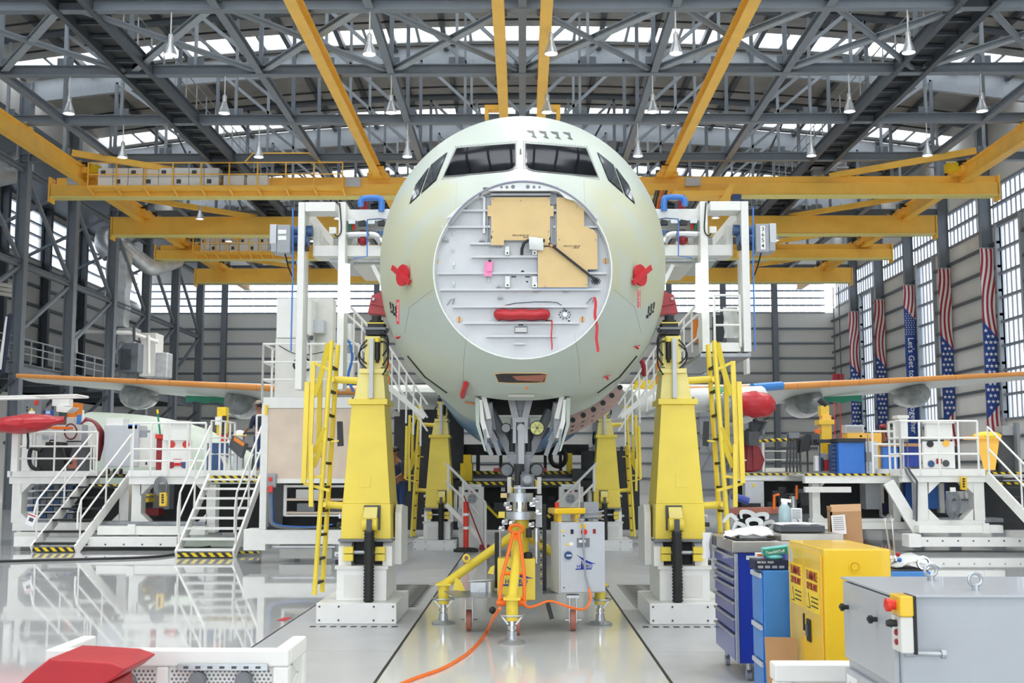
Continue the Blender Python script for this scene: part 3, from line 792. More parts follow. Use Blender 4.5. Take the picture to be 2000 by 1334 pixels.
for s_, x, y in (('D5312 NR 001 A0', 655, 443), ('RH/27', 692, 457), ('D5312 011 V00 A0', 1025, 521), ('1 OF 01', 1052, 534)):
    text('panel_print', s_, .022, bk(x, y, YD - .088), FRONT, 'dark', bh)
# arched frame, holes, seal
a0 = 232; outer = [(675 + 630 * math.cos(math.radians(t)), 692 - 630 * math.sin(math.radians(t))) for t in range(142, 37, -4)]
innr = [(1215, 325), (1130, 240), (1050, 192), (985, 180), (925, 120), (385, 120), (340, 172), (300, 185), (200, 240), (110, 322)]
# crescent built as a strip: outer arc against inner line
oo, ii = resample(outer, 40), resample(innr[::-1], 40)
af = obj('arched_frame', B().grid([[bk(x, y, YBK - .012) for x, y in oo], [bk(x, y, YBK - .012) for x, y in ii]], (0, .03, 0)), 'rim', plane)
for x, y, r in ((517, 95, 9), (556, 95, 11), (600, 92, 15), (707, 92, 15), (752, 94, 11), (792, 95, 9)):
    c = bk(x, y, YBK - .0135); obj('lightening_hole', B().tube(c, c + Vector((0, .002, 0)), r * .00141, 14), 'midgrey', af)
mat('seal', '8E8FA0', .5)
obj('seal', B().path([bk(675 + 632 * math.cos(math.radians(t)), 692 - 640 * math.sin(math.radians(t)), YBK - .018) for t in range(149, 30, -4)], .011, 6), 'seal', plane)
obj('arch_shelf', B().bx(bk(385, 120).x, bk(925, 120).x, YBK - .01, YD, bk(0, 124).z, bk(0, 119).z), 'bulkdark', plane)
obj('recess_panel', B().bx(bk(440, 0).x, bk(868, 0).x, YD - .02, YD, bk(0, 168).z, bk(0, 122).z), 'bulkdark', bh)
for x0, x1, y0, y1 in ((400, 440, 122, 168), (412, 440, 310, 505), (868, 912, 122, 228), (872, 910, 300, 520)):
    p, q = bk(x0, y0), bk(x1, y1); obj('upright_channel', B().bx(p.x, p.x + .008, YD - .07, YD, q.z, p.z).bx(q.x - .008, q.x, YD - .07, YD, q.z, p.z).bx(p.x, q.x, YD - .03, YD - .02, q.z, p.z), 'bulkdark', bh)
obj('support_arm', B().bx(bk(384, 0).x, bk(402, 0).x, YD - .05, YD - .02, bk(0, 435).z, bk(0, 172).z).xz([(bk(360, 0).x, bk(0, 170).z), (bk(402, 0).x, bk(0, 170).z), (bk(402, 0).x, bk(0, 200).z)], YD - .05, YD - .02), 'rim', bh)
for x0, y0, x1, y1 in ((543, 515, 575, 595), (738, 540, 775, 595), (543, 730, 578, 828), (738, 730, 776, 830)):
    p, q = bk(x0, y0), bk(x1, y1)
    k = obj('hinge_block', B().bx(p.x, q.x, YD - .05, YD, q.z + .02, p.z - .02).bx(p.x, q.x, YD - .085, YD, q.z, q.z + .055), 'rim', bh, bev=.004)
    c = bk((x0 + x1) / 2, y1 - 24, YD - .086); obj('hinge_hole', B().tube(c, c + Vector((0, .004, 0)), .01, 10), 'dark', k)
for x, y in ((248, 250), (115, 488), (375, 487), (495, 528), (498, 822), (509, 900), (768, 853), (982, 853), (1160, 838)):
    p = bk(x, y); obj('clip', B().bx(p.x - .03, p.x + .03, YD - .03, YD, p.z - .008, p.z + .008).bx(p.x - .012, p.x + .012, YD - .05, YD, p.z, p.z + .022), 'bulkdark', bh)
for x, y in ((170, 430), (170, 550), (172, 665), (428, 545), (425, 768), (172, 800), (425, 630), (420, 470)):
    p = bk(x, y); obj('lug', B().yz([(YD, p.z - .035), (YD - .045, p.z), (YD, p.z + .035)], p.x - .01, p.x + .01), 'rim', bh)
for x, y in ((43, 633), (1268, 630), (212, 1053), (1102, 1052)):
    p = bk(x, y, YD - .002); k = obj('guide_pad', B().tube(p, p - Vector((0, .008, 0)), .029, 16), 'tan', bh)
    obj('pad_pin', B().bx(p.x - .005, p.x + .005, p.y - .016, p.y - .008, p.z - .03, p.z + .03), 'rust', k)
for x, y, r in ((1200, 775, 30), (975, 1018, 40)):
    for i in range(10):
        t = 2 * PI * i / 10; p = bk(x + r * math.cos(t), y + r * .75 * math.sin(t), YD - .001)
        obj('bolt_hole', B().tube(p, p - Vector((0, .003, 0)), .0085, 8), 'darkgrey', bh)
    p = bk(x, y, YD - .002); obj('connector', B().tube(p, p - Vector((0, .03, 0)), .026, 12).tube(p - Vector((.03, 0, 0)), p - Vector((-.03, .012, 0)), .015, 8), 'darkgrey' if r < 35 else 'galv', bh)
p, q = bk(613, 1108), bk(702, 1148)
obj('latch_window', B().bx(p.x, q.x, YD - .012, YD - .002, q.z, p.z), 'rim', bh, bev=.006)
obj('latch_frame', B().path([(p.x, YD - .012, p.z), (q.x, YD - .012, p.z), (q.x, YD - .012, q.z), (p.x, YD - .012, q.z)], .0045, 6, True), 'darkgrey', bh)
for x, y, wd in ((606, 743, 34), (706, 743, 34), (702, 779, 14), (657, 1091, 34), (858, 1060, 36), (1005, 1063, 16)):
    p = bk(x, y, YD - .001); obj('stencil_plate', B().box(p, (wd * .00141, .003, .015)), 'black', bh)
    if wd > 20: text('stencil', 'NO STEP', .007, p - Vector((0, .003, 0)), FRONT, 'paper', bh, .0004)
obj('wire_run', B().path([bk(x, y, YD - .02) for x, y in ((540, 958), (570, 945), (610, 935), (690, 930), (760, 925), (860, 925), (920, 930), (960, 955), (985, 1000))], .004, 5), 'navy', bh)
obj('wire_plug', B().tube(bk(528, 965, YD - .04), bk(560, 950, YD - .03), .014, 8), 'rust', bh)
for x, y in ((150, 935), (1160, 925)):
    p = bk(x, y); obj('tie_point', B().path([p + Vector((-.04, -.01, -.02)), p + Vector((0, -.03, .03)), p + Vector((.04, -.02, .05)), p + Vector((.02, -.02, -.01))], .006, 6), 'galv', bh)

# ---- cockpit glazing (raycast onto the skin)
mat('cockpit', '12161B', .06, var=.5, scale=1.5, spec=.01); mat('sideglass', '4A5055', .06, var=.35, scale=5, spec=.5); mat('frame', '9FA5A6', .35); mat('gasket', '3A3D40', .5)  # strong tone variation of the windscreen paints reflection texture into its colour
QW = [[(891.5, 289.5), (1008, 280), (1008.5, 327), (866, 347)], [(1024.5, 280), (1145, 289.5), (1168, 347), (1025, 327)]]
for q in QW:
    cx = sum(p[0] for p in q) / 4; cy = sum(p[1] for p in q) / 4
    lo = [q[3], (q[3][0] * .12 + q[2][0] * .88, q[3][1] * .12 + q[2][1] * .88 + 6), (q[2][0] * .97 + q[3][0] * .03, q[2][1] + 4), (q[2][0], q[2][1] - 4)] if q is QW[0] else [(q[3][0], q[3][1] - 4), (q[3][0] * .97 + q[2][0] * .03, q[3][1] + 4), (q[2][0] * .12 + q[3][0] * .88, q[2][1] * .12 + q[3][1] * .88 + 6), q[2]]
    sh = lambda P: [(cx + (x - cx) * .965, cy + (y - cy) * .92) for x, y in P]
    obj('windscreen_gasket', patch(B(), q, 14, 6, .006, lo), 'gasket', plane)
    obj('windscreen_pane', patch(B(), sh(q), 14, 6, .012, sh(lo)), 'cockpit', plane)
    big = [(cx + (x - cx) * 1.035, cy + (y - cy) * 1.1) for x, y in q]
    seam(bb := B(), big + [big[0]], .005, 8); obj('windscreen_seam', bb, 'grey', plane)
    bb = B()
    for k in range(22):
        t = k / 21; x = big[0][0] + (big[1][0] - big[0][0]) * t; y = big[0][1] + (big[1][1] - big[0][1]) * t - 2
        p = hit(x, y, .001); bb.sph(p, .006, 6, 4)
    obj('rivet_row', bb, 'grey', plane)['kind'] = 'stuff'
for sgn in (-1, 1):
    mx_ = lambda x: 1020 + sgn * (1020 - x)
    for q in ([(873, 299), (852, 352), (824, 377), (843, 323)], [(838, 328), (819, 381), (801, 398), (813, 362)]):
        q = [(mx_(x), y) for x, y in q]
        cx = sum(p[0] for p in q) / 4; cy = sum(p[1] for p in q) / 4
        obj('side_window_gasket', patch(B(), [(cx + (x - cx) * 1.07, cy + (y - cy) * 1.05) for x, y in q], 8, 8, .004), 'gasket', plane)
        obj('side_window_pane', patch(B(), q, 8, 8, .012), 'sideglass', plane)
obj('centre_mark', patch(B(), [(1015.5, 291), (1018, 291), (1019, 302), (1014.5, 302)], 2, 3, .004), 'black', plane)
# skin seams
bb = B()
for P in ([(912, 652), (906, 700), (904, 748)], [(1122, 652), (1130, 700), (1133, 748)], [(845, 566), (800, 600), (790, 650)], [(1200, 566), (1240, 600), (1252, 650)], [(893, 352), (890, 400)], [(1140, 352), (1143, 400)], [(1021, 232), (1020, 278)]):
    bb = B(); seam(bb, P, .0016, 8); obj('skin_seam', bb, 'grey', plane)

# black vent flags on the crown and cheek
def flags(P, m='black'):
    for q in P: obj('vent_slot', patch(B(), q, 4, 3, .004), m, plane)
for Q in ([(1028, 254.5), (1043, 256), (1042, 260), (1033, 258.5)], [(1038.5, 258), (1043, 258), (1045, 266.5), (1041, 266)], [(1037, 265.5), (1045, 265.5), (1049, 270), (1040, 267.5)]):
    flags([[(x + 23.5 * i, y + 1.2 * i) for x, y in Q] for i in range(4)], 'darkgrey')
for sgn in (-1, 1):
    mx_ = lambda x: 1020 + sgn * (1020 - x)
    flags([[(mx_(761 + 5 * i), 590 + 2 * i + i * i), (mx_(764 + 5 * i), 590 + 2 * i + i * i), (mx_(765 + 5 * i), 604 + 4 * i), (mx_(763 + 5 * i), 604 + 4 * i)] for i in range(3)] + [[(mx_(763 + 5 * i), 606 + 4 * i), (mx_(768 + 5 * i), 607 + 4 * i), (mx_(768 + 5 * i), 612 + 5 * i), (mx_(764 + 5 * i), 611 + 5 * i)] for i in range(3)])
# chin slot, placard and marks
obj('chin_slot', patch(B(), [(966, 729), (1069, 729), (1063, 747), (974, 747)], 14, 4, .003), 'dark', plane)
bb = B(); seam(bb, [(966, 730), (980, 728), (1056, 728), (1069, 730), (1064, 746), (1040, 748), (1000, 748), (973, 746), (966, 730)], .008, 4); obj('chin_slot_edge', bb, 'tan', plane)
obj('chin_slot_lining', patch(B(), [(1000, 734), (1068, 731), (1060, 745), (1010, 742)], 8, 3, .0045), 'rust', plane)
obj('placard', patch(B(), [(993, 769.5), (1043, 769.5), (1043, 774.5), (993, 774.5)], 8, 2, .004), 'white', plane)
obj('inspection_cap', B().sph(hit(1028, 757, .004), .018, 10, 6), 'orangebox', plane)
for q in ([(908, 783), (931, 788), (931, 792), (908, 787)],): obj('edge_tape', patch(B(), q, 4, 2, .004), 'orangebox', plane)
bb = B(); bb.path([hit(x, y, .002) for x, y in along([(797, 695), (830, 735), (872, 766)], 8)], .014, 6); obj('cheek_vent', bb, 'dark', plane)
bb = B(); bb.path([hit(2040 - x, y, .002) for x, y in along([(797, 695), (830, 735), (872, 766)], 8)], .014, 6); obj('cheek_vent', bb, 'dark', plane)

# ---- belly fairing, wings
def blue_belly():
    b = B(); rows = []
    for i in range(25):
        y = 23.5 + i * .7; t = math.sin(PI * min(1, max(0, (i + .5) / 25))) ** .5
        rows.append([(2.28 * math.sin(a) * (.84 + .16 * t), y, CZ - (2.03 + .42 * t) * math.cos(a)) for a in [math.radians(-62 + 124 * k / 30) for k in range(31)]])
    return b.grid(rows)
mat('filmblue', '6FA0CE', .3, var=.12, scale=1.2)
obj('belly_fairing', blue_belly(), 'filmblue', plane, label='belly fairing under pale blue film')
for i in range(3):
    r0 = 2.12 + .05 * i; y = 19.5 + i * .8
    b = B(); rows = [[(r * math.sin(math.radians(a)), y + dy, CZ - r * math.cos(math.radians(a))) for a in range(14, 50, 3)] for r, dy in ((r0, 0), (r0 + .17, 0))]
    rib = obj('curved_rib', b.grid(rows, (0, .04, 0)), 'ribpink', plane)
    for a in range(17, 48, 5):
        c = Vector(((r0 + .085) * math.sin(math.radians(a)), y - .006, CZ - (r0 + .085) * math.cos(math.radians(a))))
        obj('rib_hole', B().tube(c, c + Vector((0, .004, 0)), .045, 10), 'dark', rib)
def airfoil(c, t):
    up = [(0, 0), (.012, .25), (.05, .5), (.15, .8), (.35, 1), (.6, .82), (.85, .4), (1, .03)]
    lo = [(.9, -.12), (.7, -.4), (.4, -.62), (.15, -.5), (.05, -.3), (.012, -.15)]
    return [(x * c, z * t * c / 2) for x, z in up + lo]
for sg in (-1, 1):
    st = [(2.0, 30.3, 3.80, 7.0, .13), (5.6, 32.3, 3.98, 5.0, .12), (10.5, 34.9, 4.38, 3.3, .11), (16.4, 37.9, 4.84, 1.6, .10)]
    if sg > 0: st = [(x * 1.03, y, z + .08 * (x / 16), c, t) for x, y, z, c, t in st]
    rows = []
    fine = []
    for a, c in zip(st, st[1:]):
        for i in range(5): fine.append([a[k] + (c[k] - a[k]) * i / 5 for k in range(5)])
    fine.append(list(st[-1]))
    for x, y, z, c, t in fine: rows.append([(sg * x, y + u, z + v - .075 * u) for u, v in airfoil(c, t)])
    side = 'mezzanine' if sg < 0 else 'banner'
    w_ = obj('wing', B().grid(rows, closed_u=True), 'wing', plane, label='pale grey unpainted wing on the %s side' % side)
    for (a, c) in zip(fine[3:], fine[4:]):
        n = 1
        prof = lambda q: [(sg * q[0], q[1] - .06 + .5 * abs(math.sin(k)) ** 0 * (1 - math.cos(k)) * .12, q[2] + .095 * math.sin(k) * (.55 + .45 * q[3] / 5)) for k in [-.5 * PI + PI * i / 8 for i in range(9)]]
        a2 = [a[k] + (c[k] - a[k]) * .004 for k in range(5)]; c2 = [a[k] + (c[k] - a[k]) * .996 for k in range(5)]
        obj('leading_edge_cap', B().grid([prof(a2), prof(c2)], (0, .1, 0)), 'leading', w_)
    for x, ln, hh, ww in ((8.4, 3.2, .5, .56), (12.1, 2.8, .42, .5)):
        k = 0
        q = [st[0][i] for i in range(5)]
        for a, c in zip(st, st[1:]):
            if a[0] <= x <= c[0]: f = (x - a[0]) / (c[0] - a[0]); q = [a[i] + (c[i] - a[i]) * f for i in range(5)]
        cen = Vector((sg * x, q[1] + q[3] * .35, q[2] - .3))
        rows = []
        for i in range(11):
            u = i / 10; rr = max(.03, math.sin(PI * u ** .6) ** .7)
            rows.append([(cen.x + ww * rr * math.cos(a), cen.y + (u - .25) * ln, cen.z - .1 + hh * rr * math.sin(a)) for a in [2 * PI * j / 14 for j in range(14)]])
        obj('flap_fairing', B().grid(rows, closed_u=True), 'plastic', w_, label='flap fairing under clear plastic wrap')
    q = B()
    rows = [[(sg * x, 36.0 + x * .02, 3.62 + .045 * x - d * (.16 if j % 2 else .22)) for j, x in enumerate([9.2, 9.5, 9.8, 10.1, 10.4])] for d in (0, 1)]
    obj('protective_sheet', q.grid(rows, (0, .05, 0)), 'green', w_)
    if sg > 0:
        obj('root_slat', B().tube((2.6, 28.6, 3.45), (6.2, 30.8, 3.7), .3, 14), 'wrap', plane)
        for x in (3.4, 4.7): obj('tape_band', B().tube((x, 28.6 + (x - 2.6) * .611, 3.45 + (x - 2.6) * .07), (x + .35, 28.6 + (x - 2.25) * .611, 3.45 + (x - 2.25) * .07), .315, 14), 'green', plane)
        obj('slat_end', B().tube((6.1, 31.3, 3.98), (7.0, 31.9, 4.08), .12, 10), 'skyblue', plane)
    py = B(); rows = []
    for i in range(7):
        u = i / 6; rows.append([(sg * 5.85 + .22 * math.cos(a), 28.9 + u * 4, 3.2 + .25 * u + (.2 + .25 * u) * math.sin(a)) for a in [2 * PI * j / 10 for j in range(10)]])
    pl = obj('engine_pylon', py.grid(rows, closed_u=True), 'plastic', plane)
    for k in range(5): obj('pylon_fitting', B().box((sg * 5.85 + random.uniform(-.2, .2), 29.2 + .3 * k, 2.75 + random.uniform(-.2, .15)), (.25, .3, .35)).tube((sg * 5.7, 29.1 + .3 * k, 2.5), (sg * 6.0, 29.2 + .3 * k, 3.0), .04, 6), 'darkgrey', pl)

# ---- nose gear
YG = 14.25
ng = obj('nose_gear_leg', B().tube((-.03, YG, 1.72), (-.03, YG, 2.72), .085, 14).tube((-.03, YG, 2.55), (-.03, YG, 2.72), .12, 14).bx(-.15, .09, YG - .07, YG + .05, 2.35, 2.45), 'grey', plane, bev=.004)
obj('fork_beam', B().bar((-.15, YG - .1, 2.72), (-.08, YG - .1, 2.42), .05, .08).bar((.09, YG - .1, 2.72), (.02, YG - .1, 2.42), .05, .08).bx(-.122, .062, YG - .15, YG - .05, 2.4, 2.46).bar((-.1, YG - .1, 2.44), (-.1, YG - .1, 2.15), .04, .08).bar((.04, YG - .1, 2.44), (.04, YG - .1, 2.15), .04, .08), 'lightgrey', ng)
obj('torque_link', B().prism([(-.06, YG - .15, 2.33), (.02, YG - .15, 2.33), (.015, YG - .15, 1.85), (-.05, YG - .15, 1.85)], (0, .05, 0)).tube((-.02, YG - .17, 2.33), (-.02, YG - .1, 2.33), .05, 12), 'lightgrey', ng)
for s in (-1, 1):
    obj('drag_brace', B().bar((-.03 + s * .36, YG + .1, 2.55), (-.03 + s * .09, YG - .02, 2.0), .075, .1).bar((-.03 + s * .09, YG - .02, 2.02), (-.03 + s * .05, YG, 1.75), .09, .1), 'grey', ng)
    obj('brace_web', B().bar((-.03 + s * .3, YG + .12, 2.36), (-.03 + s * .1, YG + .02, 2.12), .03, .16), 'midgrey', ng)
    obj('damper', B().tube((-.03 + s * .1, YG - .05, 2.32), (-.03 + s * .1, YG - .05, 2.05), .035, 10), 'dark', ng)
lc = at(988, 836, YG - .2); l1 = obj('taxi_lamp', B().tube(lc, lc + Vector((0, .1, 0)), .062, 20), 'black', plane)
obj('lamp_face', B().tube(lc - Vector((0, .004, 0)), lc, .05, 18), 'grey', l1)
mat('lens', 'CFD46A', .2, var=.25, scale=30)
lc = at(1049, 836, YG - .25); l2 = obj('landing_lamp', B().tube(lc, lc + Vector((0, .1, 0)), .088, 24), 'black', plane)
obj('lamp_face', B().tube(lc - Vector((0, .004, 0)), lc, .078, 22), 'lens', l2); obj('lamp_core', B().tube(lc - Vector((0, .008, 0)), lc - Vector((0, .004, 0)), .016, 12), 'rust', l2)
for k in range(6):
    t = 2 * PI * k / 6; obj('lamp_spoke', B().bar(lc - Vector((0, .006, 0)), lc + Vector((.075 * math.cos(t), -.006, .075 * math.sin(t))), .006, .003), 'darkgrey', l2)
for px in (990, 1048):
    c = at(px, 918, YG - .05); t_ = obj('turn_off_lamp', B().lathe([(.03, .1), (.07, .04), (.085, -.03), (.08, -.05)], c, 'Y', 16), 'black', plane)
    obj('lamp_face', B().tube(c - Vector((0, .054, 0)), c - Vector((0, .05, 0)), .066, 16), 'midgrey', t_)
    obj('lamp_arm', B().bar(c, (-.03, YG, c.z + .1), .03, .05), 'dark', t_)
for s in (-1, 1):
    x0 = .012 * s
    d = obj('gear_door', B().prism([(s * .50, 13.6, 2.66), (s * .55, 13.6, 2.66), (s * .54, 13.6, 2.35), (s * .44, 13.6, 2.05), (s * .42, 13.6, 2.05), (s * .5, 13.6, 2.36)], (0, 1.5, 0)), 'skin_primer', plane)
    obj('door_lining', B().prism([(s * .5, 13.59, 2.64), (s * .47, 13.59, 2.64), (s * .44, 13.59, 2.4), (s * .38, 13.59, 2.2), (s * .44, 13.59, 2.2), (s * .49, 13.59, 2.38)], (0, 1.4, 0)), 'white', d)
    for k in range(3): obj('door_rib', B().bx(s * .36, s * .45, 13.7 + .45 * k, 13.73 + .45 * k, 2.2, 2.6), 'grey', d)
    obj('hinge_arm', B().bar((s * .44, 13.6, 2.3), (s * .42, 13.62, 2.12), .03, .1).bar((s * .42, 13.62, 2.14), (s * .36, 13.64, 2.0), .02, .05), 'grey', d); obj('hinge_arm', B().bar((s * .4, 13.8, 2.3), (s * .33, 13.84, 2.16), .03, .08).bar((s * .33, 13.84, 2.16), (s * .27, 13.86, 2.0), .02, .05), 'grey', d)
    obj('door_strut', B().bar((s * .4, 13.75, 2.62), (s * .36, 13.8, 2.3), .09, .06), 'midgrey', d)
    obj('upper_link', B().bar((s * .46, 13.62, 2.68), (s * .4, 13.64, 2.42), .08, .05), 'white', d)

# ---- loose covers, tags and streamers on the nose
def streamer(name, label, pts, wdt, m='red', Yoff=0):
    b = B(); rows = []
    for i, p in enumerate(pts):
        p = Vector(p); rows.append([p + Vector((-wdt / 2, 0, 0)), p + Vector((wdt / 2, 0, 0))])
    o = obj(name, b.grid(rows, (0, .003, 0)), m); return tag(o, label, 'streamer')
mat('redtag', 'C41E28', .5, var=.06)
rc = B(); rows = []
for i in range(9):
    v = i / 8; zz = 978 + 78 * v; rad = 205 * (1 - .12 * abs(2 * v - .9) ** 2); bul = math.sin(PI * v) ** .5
    rows.append([bk(665 + rad * math.cos(a) , zz + 4 * math.sin(7 * a), YD - .06 - .11 * bul * abs(math.sin(a)) ** .6) for a in [PI * j / 20 for j in range(21)]])
tag(obj('intake_cover', rc.grid(rows, (0, .02, 0)), 'red'), 'padded red fabric cover strapped across the bare nose bulkhead', 'cover')
streamer('warning_streamer', 'thin red ribbon hanging from the padded red nose cover', [bk(880, 1055 + 24 * i, YD - .09 + .004 * (i % 2)) + Vector((.004 * math.sin(i), 0, 0)) for i in range(10)], .014, 'redtag')
streamer('warning_streamer', 'long crumpled red ribbon beside the lower edge of the nose opening', [bk(1190 + 20 * min(1, i / 9), 890 + 36 * i, YD - .12 - .01 * (i % 2)) + Vector((.008 * math.sin(i * 1.3), 0, 0)) for i in range(12)], .028, 'redtag')
p, q = bk(392, 640), bk(456, 748)
pt = thing('paper_tag', 'pink paper tag clipped to the nose bulkhead', 'tag', (p.x, YD - .06, q.z))
obj('sheet', B().prism([(p.x + .01, YD - .065, p.z), (q.x, YD - .065, p.z - .005), (q.x - .01, YD - .075, q.z), (p.x - .002, YD - .075, q.z + .004)], (0, .003, 0)), 'pink', pt); obj('sheet', B().prism([(p.x + .03, YD - .08, p.z + .004), (q.x - .003, YD - .08, p.z), (q.x - .012, YD - .085, q.z + .05), (p.x + .025, YD - .085, q.z + .05)], (0, .003, 0)), 'pink', pt)
obj('clip', B().bx(p.x + .045, p.x + .075, YD - .09, YD - .06, p.z - .005, p.z + .012), 'dark', pt)
hs = thing('wave_guide', 'black strap-like cable assembly lying diagonally across the tan panels', 'cable', (bk(1000, 620).x, YD - .1, bk(0, 620).z))
obj('strap', B().bar(bk(860, 500, YD - .11), bk(1192, 762, YD - .11), .02, .034, (0, 1, 0)), 'belt', hs)
obj('end_fitting', B().bar(bk(1180, 750, YD - .1), bk(1205, 775, YD - .06), .03, .04, (0, 1, 0)), 'black', hs)
obj('flexible_tail', B().path([bk(x, y, YD - .11) for x, y in ((830, 480), (760, 478), (705, 482), (680, 500), (665, 540), (664, 585))], .016, 8), 'black', hs)
obj('clamp', B().bar(bk(868, 512, YD - .12), bk(886, 524, YD - .12), .02, .04, (0, 1, 0)), 'leading', hs)
for x, y in ((983, 597), (1097, 682)): c = bk(x, y, YD - .122); obj('label_tab', B().box(c, (.018, .004, .014)), 'paper', hs)
rows = [[bk(715 + 26 * i + random.uniform(-3, 3), 455 + 22 * j + 2 * i + random.uniform(-3, 3), YD - .13 - .03 * math.sin(PI * i / 4) * math.sin(PI * j / 4)) for i in range(5)] for j in range(5)]
tag(obj('plastic_pouch', B().grid(rows, (0, .02, 0)), 'wrap'), 'crumpled clear plastic pouch with papers hanging over the cable', 'pouch')
for s in (-1, 1):
    mx_ = lambda x: 1018.5 + s * (x - 1018.5)
    c = hit(mx_(1242), 539, .0); n = ((hit(mx_(1242), 539, .1) - c).normalized() + Vector((0, -.35, 0))).normalized(); c = c + n * .04
    side = 'mezzanine' if s < 0 else 'banner'
    pc = thing('probe_cover', 'round red probe cover with cross handle on the %s side of the nose' % side, 'cover', c, 'red probe covers')
    u = n.cross(Vector((0, 0, 1))).normalized(); v = u.cross(n)
    obj('disc', B().tube(c + n * .005, c + n * .03, .12, 22), 'redtag', pc)
    obj('handle', B().bar(c + n * .04 + u * .19 * s - v * .11, c + n * .04 - u * .19 * s + v * .11, .06, .02, n), 'redtag', pc); obj('hub', B().tube(c - n * .06, c + n * .01, .03, 10), 'darkred', pc)
    P = [at(mx_(1248), 566 + 7 * i, c.y - .1) for i in range(6)] if s > 0 else [at(777, 585 + 8 * i, c.y - .35) for i in range(7)]
    stg = streamer('remove_before_flight_tag', 'narrow red and white warning tag hanging on the %s side of the nose' % side, P, .03, 'redtag')
    text('tag_lettering', 'REMOVE BEFORE FLIGHT', .019, (P[0] + P[-1]) / 2 - Vector((0, .003, 0)), (PI / 2, PI / 2, 0), 'paper', stg, .0005)
for px, py, lab in ((782, 658, 'small red plug on the lower mezzanine side of the nose'), (1240, 677, 'small red plug on the lower banner side of the nose'), (1183, 735, 'tiny red plug under the banner side of the nose')):
    c = hit(px, py, .01); pl_ = thing('drain_plug', lab, 'plug', c, 'small red plugs in the nose'); obj('stem', B().tube(c, c + (hit(px, py, .05) - c) * 1.0, .012, 8), 'redtag', pl_); obj('flag', B().bar(c + Vector((-.05, -.04, -.01)), c + Vector((.05, -.04, .015)), .02, .01), 'redtag', pl_)
tag(obj('hose_cover', B().path([hit(912, 745, .03), hit(910, 752, .05), hit(907, 760, .05), hit(905, 770, .03)], .03, 8), 'redtag'), 'short red and white sleeve taped under the chin', 'sleeve')
